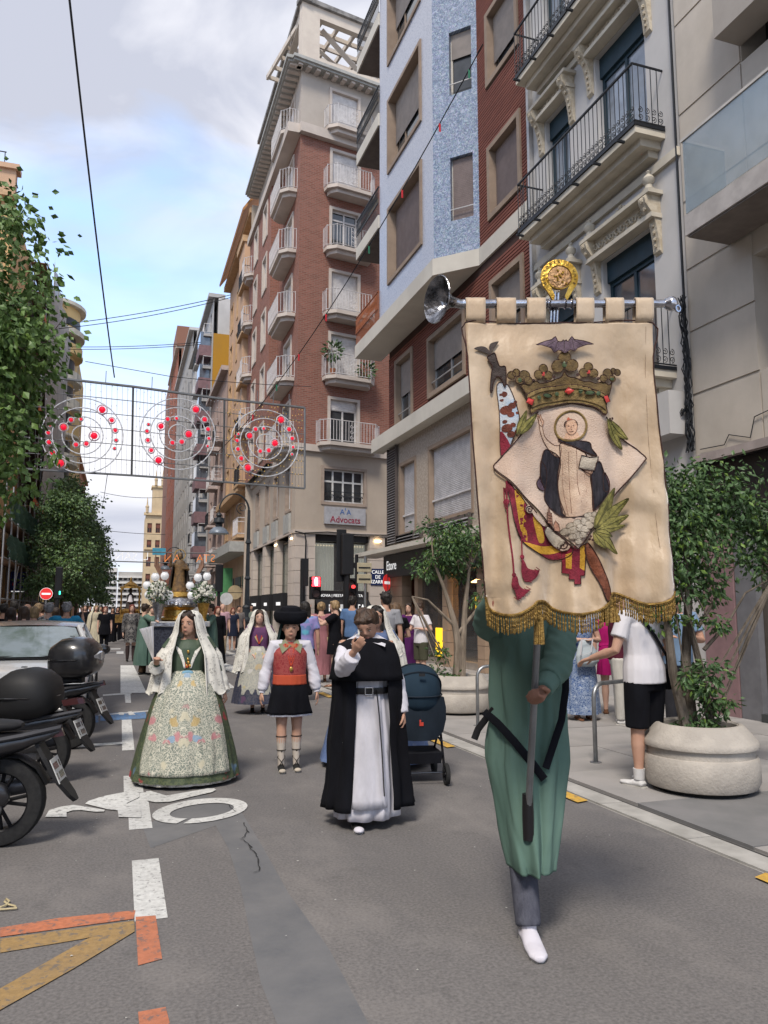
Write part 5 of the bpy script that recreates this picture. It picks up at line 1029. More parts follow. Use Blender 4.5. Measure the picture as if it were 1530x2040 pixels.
def topcase(T_,x,y,z,s=1.,strip=True,low=False,sv=1.3):
    """moulded luggage box with a lid seam and a reflector blade, rear towards +x"""
    P=[]; 
    for t,hw,z0,z1 in ((-.23,.10,.1,.18),(-.2,.19,.03,.25),(-.1,.255,.0,.30),(.03,.275,.0,.315),(.13,.265,.01,.30),(.2,.225,.04,.26),(.235,.15,.08,.2),(.24,.08,.11,.16)):
        zm=(z0+z1)/2; P.append([(x+t*s*(1.+.0),y+q[1]*s,z+q[2]*s*sv) for q in sup(0,0,zm,hw,(z1-z0)/2,20,.72)])
    c=sol(T_,'top_case',P,blkm if low else blk)
    m=MB(); 
    for rr_,zz in ((1.01,.145),): 
        pts=[]
        for k in range(28):
            a=2*PI*k/28; cx,sx=math.cos(a),math.sin(a); pts.append(((x+(.005+.232*abs(cx)**.7*(1 if cx>0 else -1))*s,y+.272*abs(sx)**.7*(1 if sx>0 else -1)*s,z+zz*s*sv),.007))
        m.tube(pts,5,closed=True,upv=(0,0,1))
    m.build('lid_seam',gls,c,world=False)
    if strip:
        rr_=[]
        for k in range(9):
            a=(k/8-.5)*1.7; X_=x+(.035+.215*math.cos(a)**.6)*s; Y_=y+.235*math.sin(a)*s; h=.045*(1-abs(k/8-.5)*1.9)+.004; X_+=.012; rr_.append([(X_-.03,Y_,z+(.165*sv-h)*s),(X_+.006,Y_,z+(.165*sv-h*.7)*s),(X_+.004,Y_,z+(.165*sv+h)*s),(X_-.03,Y_,z+(.165*sv+h*1.1)*s)])
        q=MB(); q.loft(rr_,cap=(True,True)); q.build('reflector_blade',refl,c,smooth=True,world=False)
    q=MB(); q.box(x-.06*s,x-.02*s,y-.015,y+.015,z+.312*s*sv,z+.318*s*sv); q.build('lid_badge',chrome,c,world=False)
    return c
def scooter(label,loc,rz,case=None,seat_z=.78,r=.27,stripe=False,naked=False):
    """rear contact at origin, rear towards +x"""
    T_=thing('scooter',label,'scooter',loc,rz,'motor scooters parked at an angle to the street')
    wheel(T_,0,0,r,.13); wheel(T_,-1.32,0,r*1.02,.10)
    sol(T_,'engine_swingarm',[sup(t,-.09,z,w,h,12) for t,z,w,h in ((-.55,.3,.07,.09),(-.35,.29,.09,.11),(-.1,.28,.07,.08),(.03,.27,.05,.05))],mat('engine_grey',(.22,.22,.23),.4,.6))
    sol(T_,'exhaust',[[ (q[0],q[1]+.13,q[2]) for q in sup(t,0,z,w,w,12,1)] for t,z,w in ((-.5,.28,.03),(-.3,.3,.055),(-.1,.33,.062),(.16,.37,.062),(.2,.375,.04))],mat('exhaust_grey',(.16,.16,.17),.4,.6)); 
    sol(T_,'exhaust_shield',[[ (q[0],q[1]-.155,q[2]) for q in sup(t,0,z,w,h,12,.8)] for t,z,w,h in ((-.42,.38,.02,.05),(-.25,.39,.05,.095),(-.05,.385,.055,.10),(.07,.36,.045,.07),(.1,.35,.02,.03))],blk)
    q=MB(); q.box(-.14,-.03,-.216,-.213,.37,.39); q.build('shield_lettering',mat('lilac_print',(.3,.32,.5),.5),T_,world=False)
    q=MB(); q.cyl((-.12,-.115,.28),(-.02,-.115,.5),.018); q.cyl((-.1,.11,.3),(.0,.11,.58),.022); q.cyl((-.1,-.11,.3),(.0,-.11,.58),.022); q.build('shock_absorber',chrome,T_,world=False)
    # tail body rising to a point
    B_=[sup(t,0,z,w,h,18,.8) for t,z,w,h in ((-.95,.42,.12,.1),(-.8,.5,.17,.16),(-.55,.58,.19,.16),(-.3,.62,.185,.13),(-.05,.665,.165,.09),(.15,.7,.13,.06),(.3,.735,.085,.035),(.36,.75,.04,.015))]
    sol(T_,'tail_body',[[(a,b,c+seat_z-.78) for a,b,c in rg] for rg in B_],blk)
    for s_ in (-1,1):
        q=MB(); q.loft([[(t,s_*(w+.004),z+seat_z-.78),(t,s_*(w+.012),z+.012+seat_z-.78),(t,s_*(w-.01),z+.03+seat_z-.78)] for t,w,z in ((-.5,.185,.63),(-.3,.185,.67),(-.05,.17,.70),(.15,.135,.73),(.3,.09,.757),(.37,.03,.765))]); q.build('side_blade',mat('satin_grey',(.06,.06,.065),.35,.3),T_,smooth=True,world=False)
    S_=[sup(t,0,z+seat_z-.78,w,h,16,.75) for t,z,w,h in ((-.95,.70,.08,.04),(-.85,.72,.12,.06),(-.6,.735,.15,.065),(-.4,.76,.15,.05),(-.35,.79,.15,.05),(-.1,.80,.13,.045),(.08,.80,.09,.03),(.12,.80,.05,.015))]
    sol(T_,'seat',S_,blkm)
    q=MB(); q.loft([[(t,-w,z),(t,w,z),(t+.02,w,z-.05),(t+.02,-w,z-.05)] for t,w,z in ((.2,.07,.735),(.33,.05,.75),(.37,.02,.752))],cap=(True,True)); q.build('tail_light',mat('lens_dark_red',(.05,.015,.015),.15),T_,world=False)
    q=MB(); q.loft([[(x,-w,z),(x,w,z),(x+.025,w,z+.01),(x+.025,-w,z+.01)] for x,w,z in ((.2,.06,.68),(.27,.085,.56),(.37,.095,.40),(.44,.07,.31),(.47,.03,.27))],cap=(True,True)); fl=q.build('mudflap',blkm,T_,world=False)
    Mp=Matrix.Translation((.36,0,.48))@Matrix.Rotation(R(-24),4,'Y'); q=MB(); q.box(-.003,.003,-.105,.105,-.085,.085,Mp); q.build('number_plate',plate,fl,world=False)
    q=MB()
    for k in range(6): 
        for j in (-1,1):
            if (k+j)%5: q.box(.004,.006,-.09+k*.03,-.072+k*.03,j*.035-.022,j*.035+.022,Mp)
    q.build('plate_characters',gls,fl,world=False,kind='stuff')
    # front shield, fork, bars
    sol(T_,'leg_shield',[sup(t,0,z,w,h,14,.7) for t,z,w,h in ((-1.42,.62,.06,.12),(-1.35,.68,.17,.3),(-1.25,.7,.21,.34),(-1.15,.66,.19,.3),(-1.1,.6,.12,.2))],blk)
    sol(T_,'floorboard',[sup(t,0,z,w,h,12,.6) for t,z,w,h in ((-1.2,.3,.15,.05),(-.9,.3,.17,.07),(-.75,.36,.15,.12))],blkm)
    q=MB(); q.cyl((-1.32,.07,r),(-1.2,.07,.95),.025); q.cyl((-1.32,-.07,r),(-1.2,-.07,.95),.025); q.tube([((-1.12,-.33,1.06),.018),((-1.17,-.2,1.04),.018),((-1.2,0,1.0),.02),((-1.17,.2,1.04),.018),((-1.12,.33,1.06),.018)],8); q.build('fork_and_bars',blkm,T_,world=False)
    for s_ in (-1,1): q=MB(); q.cyl((-1.16,s_*.24,1.05),(-1.2,s_*.32,1.22),.008,n=5); q.ell((-1.2,s_*.33,1.25),(.02,.07,.045),12,6); q.build('mirror',blk,T_,smooth=True,world=False)
    sol(T_,'windscreen',[[(-1.36+.1*t,-.18*(1-t*.3),.95+.35*t),(-1.36+.1*t,.18*(1-t*.3),.95+.35*t),(-1.35+.1*t,.18*(1-t*.3),.95+.35*t),(-1.35+.1*t,-.18*(1-t*.3),.95+.35*t)] for t in (0,.5,1)],mat('tinted_screen',(.06,.06,.06),.1,alpha=.5))
    q=MB(); q.tube([((.02+.3*math.cos(a),0,r+.3*math.sin(a)),(.075,.012)) for a in (R(20),R(45),R(70),R(95),R(120))],8,upv=(0,1,0)); q.build('rear_fender',blkm,T_,smooth=True,world=False)
    if case:
        topcase(T_,*case); q=MB(); q.box(case[0]-.15,case[0]+.1,-.06,.06,case[2]-.05,case[2]+.01); q.cyl((-.1,.07,.78),(case[0],.07,case[2]-.02),.014); q.cyl((-.1,-.07,.78),(case[0],-.07,case[2]-.02),.014); q.build('case_rack',blkm,T_,world=False)
    return T_
p=G(18,1688); scooter('black scooter at the lower left corner without a luggage box, showing its pointed tail',(p.x-.08,p.y+.05,0),R(-8),seat_z=.76,r=.29)
p=G(78,1560); scooter('black scooter with a wide low matte luggage box, middle of the three',(p.x-.02,p.y,0),R(-14),case=(-.12,0,.56,1.15,False,True),seat_z=.64,r=.28)
p=G(140,1492); scooter('black scooter with a glossy luggage box with silver reflector, farthest of the three',(p.x-.03,p.y,0),R(-16),case=(.04,0,.78,1.15,True,False),seat_z=.74,r=.29)
# ---- white car, nose towards the camera
cw=mat('car_white',(.50,.51,.52),.28,spec=.6,coat=.8,c2=(.47,.48,.49)); crf=mat('car_roof_bronze',(.16,.135,.12),.35,coat=.5)
T_=thing('parked_car','pale grey white car with dark roof parked behind the scooters','car',(-1.22,12.3,0))
X0,Y0=0.,-1.95  # local: nose at y=-1.95
def cr_(y,hw,z0,z1,e=.35,n=20): return [(q[1],y,q[2]) for q in sup(0,0,(z0+z1)/2,hw,(z1-z0)/2,n,e)]
sol(T_,'body',[cr_(*a) for a in ((-1.95,.55,.3,.55),(-1.9,.74,.24,.66),(-1.75,.84,.2,.76),(-1.4,.88,.2,.83),(-.85,.895,.2,.89),(-.6,.90,.2,.92),(.3,.90,.2,.94),(1.2,.89,.2,.95),(1.7,.86,.24,.93),(1.95,.74,.32,.8))],cw)
def cab_(y,hw,z): return (hw,y,z)
bot=[(-.88,-.78,.90),(.88,-.78,.90),(.90,.4,.94),(.88,1.55,.95),(-.88,1.55,.95),(-.90,.4,.94)]
tp=[(-.66,-.08,1.31),(.66,-.08,1.31),(.68,.5,1.35),(.62,1.3,1.30),(-.62,1.3,1.30),(-.68,.5,1.35)]
q=MB(); q.add(bot+tp,[(0,1,7,6)]); ws=q.build('windscreen_base',gls,T_,world=False)
wsg=mat('windscreen_glass',(.20,.24,.27),.05,spec=1,c2=(.10,.13,.12),scale=2)
q=MB(); rows=[]
for i in range(7):
    t=i/6; rows.append([( (-.80+.20*t)+(1.6-.4*t)*j/10, -.80+.72*t-.10*math.sin(PI*j/10), .915+.385*t+.015) for j in range(11)])
q.loft(rows,closed=False); q.build('windscreen',wsg,T_,smooth='all',world=False)
q=MB(); q.add(bot+tp,[(1,2,8,7),(2,3,9,8),(3,4,10,9),(4,5,11,10),(5,0,6,11)]); q.build('side_glass',wsg,T_,world=False)
q=MB(); rows=[[( (w)*(j/5-1), y,z+.035*(1-(j/5-1)**2)) for j in range(11)] for y,w,z in ((-.12,.70,1.30),(.1,.72,1.34),(.5,.72,1.36),(1.0,.69,1.345),(1.35,.64,1.3))]; q.loft(rows,closed=False); q.loft([[(a,b,c-.03) for a,b,c in r_] for r_ in rows],closed=False); q.build('roof',crf,T_,smooth='all',world=False)
for s_ in (-1,1):
    q=MB(); q.cyl((s_*.87,-.8,.9),(s_*.66,-.1,1.31),.035); q.cyl((s_*.69,-.1,1.32),(s_*.66,1.3,1.3),.03); q.cyl((s_*.86,1.55,.93),(s_*.63,1.3,1.3),.05); q.cyl((s_*.9,.42,.93),(s_*.69,.5,1.34),.03); q.build('pillar_trim',cw,T_,world=False)
    q=MB(); q.ell((s_*1.0,-.62,1.0),(.11,.06,.075),12,8); q.build('door_mirror',gls,T_,smooth=True,world=False)
    q=MB(); q.ell((s_*.66,-1.86,.62),(.2,.09,.075),14,8); q.build('headlight',mat('headlight_glass',(.5,.52,.55),.1,spec=.9),T_,smooth=True,world=False)
    for y in (-1.25,1.25): wheel(T_,s_*.80,y,.33,.22,'x')
    q=MB(); q.tube([((s_*.885,-1.25+.36*math.cos(a),.33+.36*math.sin(a)),.03) for a in [PI*k/10 for k in range(11)]],6); q.build('wheel_arch',blkm,T_,world=False)
q=MB(); q.box(-.5,.5,-1.965,-1.93,.3,.46); q.build('grille',blkm,T_,world=False); q=MB(); q.box(-.26,.26,-1.985,-1.97,.36,.46); q.build('number_plate',plate,T_,world=False)
for x in (-.5,.12): q=MB(); q.tube([((x,-.86,.925),.012),((x+.3,-.88,.935),.01),((x+.62,-.83,.945),.008)],5); q.build('wiper',blkm,T_,world=False)
q=MB(); q.loft([[(x,-.80-.08,.905),(x,-.9,.905),(x,-.9,.915),(x,-.8,.92)] for x in (-.85,.85)],cap=(True,True)); q.build('cowl',blkm,T_,world=False)
q=MB(); q.ell((0,-.15,1.2),(.1,.02,.035),8,6); q.build('inner_mirror',blkm,T_,world=False)
# steel wire scrap on the road
q=MB(); q.tube([(G(*a)+V((0,0,.012)),.006) for a in ((-10,1812),(2,1812),(12,1808),(18,1800),(12,1795),(9,1801),(15,1806),(30,1810),(33,1814),(10,1816),(-5,1817))],5); tag(q.build('wire_scrap',mat('straw_cord',(.5,.42,.25),.7)),'thin straw coloured cord lying on the road at the left edge','cord')
# specks of litter and confetti trodden into the road
lt=MB(); r=random.Random(2)
for k in range(150):
    x,y=r.uniform(-.4,3.4),r.uniform(3,14); s_=r.uniform(.003,.010); a=r.random()*6; lt.add([(x+s_*math.cos(a+i*2.1),y+s_*math.sin(a+i*2.1),.011) for i in range(3)],[(0,1,2)])
lt.build('trodden_specks',mat('speck_pale',(.5,.49,.46),.8),road,kind='stuff')
# ================= people
TS=bpy.data.scenes.new('tmp_eval')
def blob(mb,name,m,par,vox=.012,smooth=2,label=None,disp=None):
    """fuse overlapping volumes into one continuous skin"""
    me=mb.mesh('tmp'); o=bpy.data.objects.new('tmp',me); TS.collection.objects.link(o)
    r_=o.modifiers.new('r','REMESH'); r_.mode='VOXEL'; r_.voxel_size=vox; r_.use_smooth_shade=True
    if smooth: s_=o.modifiers.new('s','SMOOTH'); s_.iterations=smooth; s_.factor=.5
    with bpy.context.temp_override(scene=TS,view_layer=TS.view_layers[0]): dg=bpy.context.evaluated_depsgraph_get(); dg.update(); out=bpy.data.meshes.new_from_object(o.evaluated_get(dg))
    bpy.data.objects.remove(o); bpy.data.meshes.remove(me)
    if disp:
        for v in out.vertices: v.co=disp(v.co)
    for p in out.polygons: p.use_smooth=True
    out.name=name; out.materials.clear(); out.materials.append(m); return obj(name,out,par,label)
def skinm(n,c): 
    m=mat(n,c,.62,c2=(c[0]*.95,c[1]*.91,c[2]*.9),scale=7,spec=.22); nodes_of(m)[1].inputs['Subsurface Weight'].default_value=.0; return m
SK={'a':skinm('skin_light',(.52,.33,.25)),'b':skinm('skin_tan',(.44,.26,.185)),'c':skinm('skin_brown',(.24,.125,.085))}
def hairm(n,c): 
    m=mat(n,c,.5,c2=tuple(x*.45 for x in c),scale=26,bump=.8,bscale=55,stretch=(1,1,.25),spec=.4); return m
HM={'black':hairm('hair_black',(.018,.014,.012)),'brown':hairm('hair_brown',(.065,.035,.02)),'dark':hairm('hair_dark_brown',(.035,.02,.013)),'blonde':hairm('hair_blonde',(.36,.24,.12)),'grey':hairm('hair_grey',(.28,.27,.27)),'red':hairm('hair_red',(.20,.045,.025)),'lbrown':hairm('hair_light_brown',(.16,.095,.05))}
def cl(n,c,c2=None,rough=.85,scale=5,**k): return mat('cloth_'+n,c,rough,c2=c2 or tuple(x*.75 for x in c),scale=scale,bump=.25,bscale=scale*3.5,spec=.15,stretch=(1,1,.45),**k)
eyew=mat('eye_white',(.6,.58,.55),.3); eyed=mat('eye_dark',(.02,.012,.008),.2); lipm=mat('lips',(.42,.14,.12),.5); browm=mat('brow',(.03,.018,.012),.8)
def hand(mb,w,d,pn,s,curl=.25,side=1,spread=.0,thumb=.5):
    """w wrist, d direction, pn palm normal, s hand length"""
    d=V(d).normalized(); pn=V(pn); pn=(pn-d*pn.dot(d)).normalized(); ac=d.cross(pn)*side
    mb.tube([(w-d*s*.05,(s*.15,s*.11)),(w+d*s*.12,(s*.17,s*.10)),(w+d*s*.32,(s*.215,s*.095)),(w+d*s*.5,(s*.21,s*.085))],10,upv=ac)
    for i in range(4):
        off=(i-1.5)*s*.108; L_=s*(.46,.52,.49,.39)[i]; p=w+d*s*.47+ac*off; a=0; r_=s*.052; pts=[(p-d*s*.1,r_)]
        dd=(d+ac*(i-1.5)*spread).normalized()
        for j,f in enumerate((.42,.32,.26)):
            a+=curl*(.7,1.15,.9)[j]; p=p+(dd*math.cos(a)+pn*math.sin(a))*L_*f; pts.append((p,r_*(.95,.86,.7)[j]))
        mb.tube(pts,7)
    t0=w+d*s*.12-ac*s*.12; t1=w+d*s*.3-ac*s*(.27+.05*thumb)+pn*s*.07; t2=t1+(d*.8-ac*.25*thumb+pn*.45*(curl+.3)).normalized()*s*.17; t3=t2+(d*.8+ac*.2+pn*.5*(curl+.4)).normalized()*s*.15
    mb.tube([(t0,s*.08),(t1,s*.07),(t2,s*.058),(t3,s*.045)],7)
def headshape(mb,c,hs,Mh,fem=0):
    def E(p,r): mb.ell(V(c)+Mh@(V(p)*hs),tuple(x*hs for x in r),14,10,M=Mh)
    E((0,.03,.10),(.355,.43,.40)); E((0,-.10,-.11),(.285,.305,.375)); E((0,-.25,-.395),(.10,.09,.075)); 
    for s_ in (-1,1): E((s_*.355,.03,-.01),(.035,.07,.11)); E((s_*.11,-.18,-.28),(.13,.15,.13))
    E((0,-.32,.10),(.20,.07,.04)); E((0,-.365,-.235),(.08,.045,.022)); E((0,-.36,-.27),(.07,.045,.025))
    pts=[((0,-.385,.07),.03),((0,-.43,-.03),.038),((0,-.452,-.09),.043)]; mb.tube([(V(c)+Mh@(V(p)*hs),r*hs) for p,r in pts],8)
    for s_ in (-1,1): E((s_*.042,-.405,-.105),(.032,.04,.026))
    mb.tube([(V(c)+Mh@V((0,.06,-.2))*hs,.235*hs),(V(c)+Mh@V((0,.07,-.42))*hs,.225*hs)],12)
def facebits(T_,c,hs,Mh,smile=0):
    for s_ in (-1,1):
        q=MB(); q.ell(V(c)+Mh@(V((s_*.145,-.352,.02))*hs),(.042*hs,.022*hs,.017*hs),10,6,M=Mh); e=q.build('eye',eyew,T_,smooth=True,world=False)
        q=MB(); q.ell(V(c)+Mh@(V((s_*.145,-.376,.02))*hs),(.021*hs,.011*hs,.020*hs),8,6,M=Mh); q.build('iris',eyed,e,world=False)
        q=MB(); q.tube([(V(c)+Mh@(V((s_*(.085+.06*k),-.372+.012*abs(k-1),.048+.012*(1-abs(k-1))))*hs),.009*hs) for k in range(3)],4); q.build('eyelash',eyed,e,world=False)
        q=MB(); q.tube([(V(c)+Mh@(V((s_*(.07+.055*k),-.40+.018*k,.115+.02*(1 if k in(1,2) else 0)))*hs),.010*hs) for k in range(4)],5); q.build('eyebrow',browm,T_,world=False)
    q=MB(); q.tube([(V(c)+Mh@(V((.042*k,-.415+.012*abs(k),-.245+(.012*smile*abs(k)) ))*hs),(.014*hs if abs(k)<2 else .006*hs)) for k in (-2,-1,0,1,2)],6); q.build('lips',lipm,T_,smooth=True,world=False)
def hair(T_,c,hs,Mh,kind,m,vox):
    q=MB()
    def E(p,r): q.ell(V(c)+Mh@(V(p)*hs),tuple(x*hs for x in r),12,8,M=Mh)
    E((0,.07,.16),(.39,.43,.39)); E((0,.20,.0),(.36,.32,.36)); r=random.Random(len(T_['label']))
    if kind in('short','curly'):
        for k in range(26): a=r.uniform(-.2,PI+.2); z=r.uniform(.0,.5); E((.36*math.cos(a)*(1-max(0,z-.2)*1.2),.10+.38*math.sin(a)*(1-max(0,z-.2)),z+.03),(.09,.09,.08))
        for k in range(9): E((-.26+.065*k,-.27+.02*r.random(),.33+.06*math.sin(k)),(.085,.10,.075))
    if kind in('bob','long','bun','half'):
        for s_ in(-1,1): E((s_*.31,.0,.05),(.10,.24,.32)); 
        for s_ in(-1,1): E((s_*.2,-.22,.34),(.18,.14,.13))
    if kind=='bob' : 
        for s_ in(-1,1): E((s_*.32,.05,-.22),(.12,.24,.3))
        E((0,.25,-.25),(.34,.2,.32))
    if kind=='long':
        for s_ in(-1,0,1): q.tube([(V(c)+Mh@(V((s_*.26,.16+.1*(s_==0),.05))*hs),.2*hs),(V(c)+Mh@(V((s_*.3,.2,-.5))*hs),.17*hs),(V(c)+V((s_*.24,.2,-1.05))*hs,.13*hs),(V(c)+V((s_*.18,.2,-1.35))*hs,.05*hs)],8)
    if kind=='bun': E((0,.5,.12),(.17,.16,.17))
    if kind=='bald': q=MB(); E((0,.25,-.02),(.34,.24,.2)); 
    blob(q,'hair',m,T_,vox,1)
def person(label,loc,rz,H=1.65,skin='a',hs=None,hr='short',hc='dark',head=(0,0,0),armL=None,armR=None,legs=((0,0),(0,0)),lean=0,top=None,tm=None,bot=None,bm=None,shoe=None,lod=1,w=1.,group=None,hands=(.3,.3),skirt=None,belly=0,face=None,neckline=.83,bare=False,pnL=None,pnR=None,sock=None,nohair=False,leg=1.):
    """faces -Y in its own frame. armX=(upper dir, fore dir); L is the person's left (+X)"""
    T_=thing('person',label,'person',loc,rz,group); vox=(.022,.014,.0075)[lod]; hs=hs or H*.135
    sh=H*.815; sx=.108*H*w; hz=.515*H; J={}
    Rl=Matrix.Rotation(lean,4,'X'); 
    def up(p): p=V(p)-V((0,0,hz)); return Rl@p+V((0,0,hz))
    b=MB(); X=(1,0,0)
    b.tube([(up((0,0,.47*H)),(.075*H*w,.065*H)),(up((0,0,.53*H)),(.09*H*w,.068*H)),(up((0,-.005*H,.60*H)),(.074*H*w,.055*H+belly)),(up((0,-.005*H,.70*H)),(.088*H*w,.062*H)),(up((0,0,.77*H)),(.098*H*w,.056*H)),(up((0,.005*H,.815*H)),(.075*H*w,.04*H)),(up((0,.008*H,.84*H)),(.036*H,.036*H)),(up((0,.0,.875*H)),(.032*H,.034*H))],14,upv=X)
    dr0=[]
    for th,kb in legs: dr0.append((.5-.235*math.cos(th)-.232*math.cos(th-kb))*H)
    drop=min(dr0)-.04*H; Winv=Matrix.Rotation(-rz,4,'Z')
    def ik(S,arm):
        if arm and arm[0]=='ik':
            Tg=Winv@(V(arm[1])-V(loc))+V((0,0,drop)); a,b_=.172*H,.152*H; d=Tg-S; L_=min(max(d.length,.06*H),(a+b_)*.995); d.normalize(); x=(a*a-b_*b_+L_*L_)/(2*L_); h=math.sqrt(max(0,a*a-x*x)); hn=V(arm[2]); hn=(hn-d*hn.dot(d)).normalized(); E_=S+d*x+hn*h; return (E_-S),(S+d*L_-E_)
        return None
    hc_=up((0,-.012*H,H-hs*.5)); Mh=(Matrix.Rotation(head[0],4,'Z')@Matrix.Rotation(head[1],4,'X')@Matrix.Rotation(head[2],4,'Y')).to_3x3().to_4x4()
    if head[1]>0: hc_=hc_+V((0,-math.sin(head[1])*.25*hs,-(1-math.cos(head[1]))*.6*hs))
    headshape(b,hc_,hs,Mh)
    J['head']=(hc_,Mh,hs); arms=[]
    for s_,arm,cu,pn in ((1,armL,hands[0],pnL),(-1,armR,hands[1],pnR)):
        S=up((s_*sx,.005,sh)); k_=ik(S,arm); ud,fd=k_ if k_ else arm if arm else ((s_*.16,.03,-1),(s_*.04,-.16,-1))
        E_=S+V(ud).normalized()*.172*H; Wt=E_+V(fd).normalized()*.152*H; arms.append((S,E_,Wt,V(fd).normalized(),s_))
        b.tube([(up((s_*.05*H,.0,sh-.01*H)),.038*H),(S,.033*H),(S.lerp(E_,.5),.029*H),(E_,.023*H),(E_.lerp(Wt,.35),.025*H),(Wt,.0155*H)],10)
        if lod>=1 or True: hand(b,Wt,V(fd),pn or (-s_*.9,.1,0) if abs(V(fd).normalized().z)>.6 else (pn or (0,0,-1)),.104*H,cu,s_,thumb=.5)
    lg=[]
    for s_,(th,kb) in ((1,legs[0]),(-1,legs[1])):
        hp=V((s_*.05*H*w,0,.5*H)); kn=hp+V((s_*.003*H,-math.sin(th),-math.cos(th)))*.235*H; an=kn+V((0,-math.sin(th-kb),-math.cos(th-kb)))*.232*H
        lg.append((hp,kn,an,th-kb)); b.tube([(hp,.056*H),(hp.lerp(kn,.4),.048*H),(kn,.033*H),(kn.lerp(an,.3),.034*H),(kn.lerp(an,.7),.024*H),(an,.02*H)],12)
    J['arms']=arms; J['legs']=lg
    if abs(drop)>.002:
        b.v=[(x,y,z-drop) for x,y,z in b.v]; hc_=hc_-V((0,0,drop)); J['head']=(hc_,Mh,hs)
        J['arms']=arms=[(a-V((0,0,drop)),c-V((0,0,drop)),d-V((0,0,drop)),e,f) for a,c,d,e,f in arms]; J['legs']=lg=[(a-V((0,0,drop)),c-V((0,0,drop)),d-V((0,0,drop)),e) for a,c,d,e in lg]
    if bare:   # bare feet inside sandals
        for hp,kn,an,a in lg: b.tube([(an,.022*H),(an+V((0,-.04*H,-.022*H)),(.022*H,.014*H)),(an+V((0,-.1*H,-.03*H)),(.026*H,.01*H))],8,upv=X)
    blob(b,'body',SK[skin],T_,vox,4 if lod==2 else 2)
    if lod>=1 or face: facebits(T_,hc_,hs,Mh,face or 0)
    if not nohair: hair(T_,hc_,hs,Mh,hr,HM[hc],max(vox,.012))
    dz=V((0,0,-drop))
    def U(p): return up(p)+dz
    J['up']=U; J['T']=T_; J['H']=H; J['w']=w
    for_=0
    if top:
        q=MB(); g=.011*H
        zb={'crop':.60,'tee':.49,'long':.49,'shirt':.49,'vest':.58,'dress':.55}[top if top in('crop','tee','long','vest','dress') else 'tee']
        rings=[(U((0,0,zb*H)),(.094*H*w+g,.072*H+g+belly)),(U((0,0,.56*H)),(.092*H*w+g,.07*H+g+belly)),(U((0,-.004*H,.63*H)),(.083*H*w+g,.062*H+g+belly)),(U((0,-.004*H,.71*H)),(.092*H*w+g,.066*H+g)),(U((0,0,.775*H)),(.104*H*w+g*.6,.058*H+g)),(U((0,.004*H,.815*H)),(.085*H*w+g*.5,.042*H+g*.8)),(U((0,.006*H,neckline*H)),(.045*H,.042*H))]
        if zb>.56: rings=[rings[0]]+rings[2:]
        q.tube(rings,16,upv=X)
        sl={'crop':.45,'tee':.62,'long':1,'vest':0,'dress':.3}.get(top,1)
        for S,E_,Wt,fd,s_ in arms:
            if sl<=0: continue
            pts=[(U((s_*.06*H,0,sh-.012*H)),.05*H),(S,.041*H),(S.lerp(E_,min(sl,1)*.6),.04*H)]
            if sl<1: pts.append((S.lerp(E_,sl),.043*H))
            else: pts+= [(E_,.032*H),(E_.lerp(Wt,.5),.031*H),(Wt-fd*.005*H,.024*H)]
            q.tube(pts,10)
        r=random.Random(hash(label)%1000 if False else len(label)*7); k1=r.uniform(0,6)
        def dsp(v): 
            f=.0035*H*(mnoise.noise(V((v.x*9/H,v.y*9/H+k1,v.z*5/H)))+.6*math.sin(v.z*34/H+v.x*16/H+k1)*mnoise.noise(V((v.x*4,v.z*4,k1))))
            l=math.hypot(v.x,v.y)+.001; return V((v.x*(1+f/l),v.y*(1+f/l),v.z))
        J['top']=blob(q,{'vest':'vest','dress':'dress_bodice'}.get(top,'shirt'),tm,T_,max(vox,.010),2,disp=dsp)
    if bot in('pants','shorts','jeans'):
        q=MB(); q.tube([(V((0,0,.455*H))+dz,(.09*H*w,.07*H)),(V((0,0,.53*H))+dz,(.1*H*w,.08*H+belly)),(V((0,0,.575*H))+dz,(.09*H*w,.07*H+belly))],14,upv=X)
        for hp,kn,an,a in lg:
            if leg!=1: q.tube([(hp,.06*H*leg),(hp.lerp(kn,.5),.052*H*leg),(kn,.045*H*leg),(kn.lerp(an,.5),.042*H*leg),(an,.038*H*leg)],12)
            elif bot=='shorts': q.tube([(hp,.064*H),(hp.lerp(kn,.5),.062*H),(hp.lerp(kn,.95),.058*H)],12)
            else: q.tube([(hp,.064*H),(hp.lerp(kn,.5),.055*H),(kn,.043*H),(kn.lerp(an,.5),.04*H),(an+V((0,0,.0*H)),.036*H)],12)
        blob(q,'shorts' if bot=='shorts' else 'trousers',bm,T_,max(vox,.012),2)
    if skirt: cloth(T_,'skirt',skirt,bm,k=skirt_k.get(label,9))
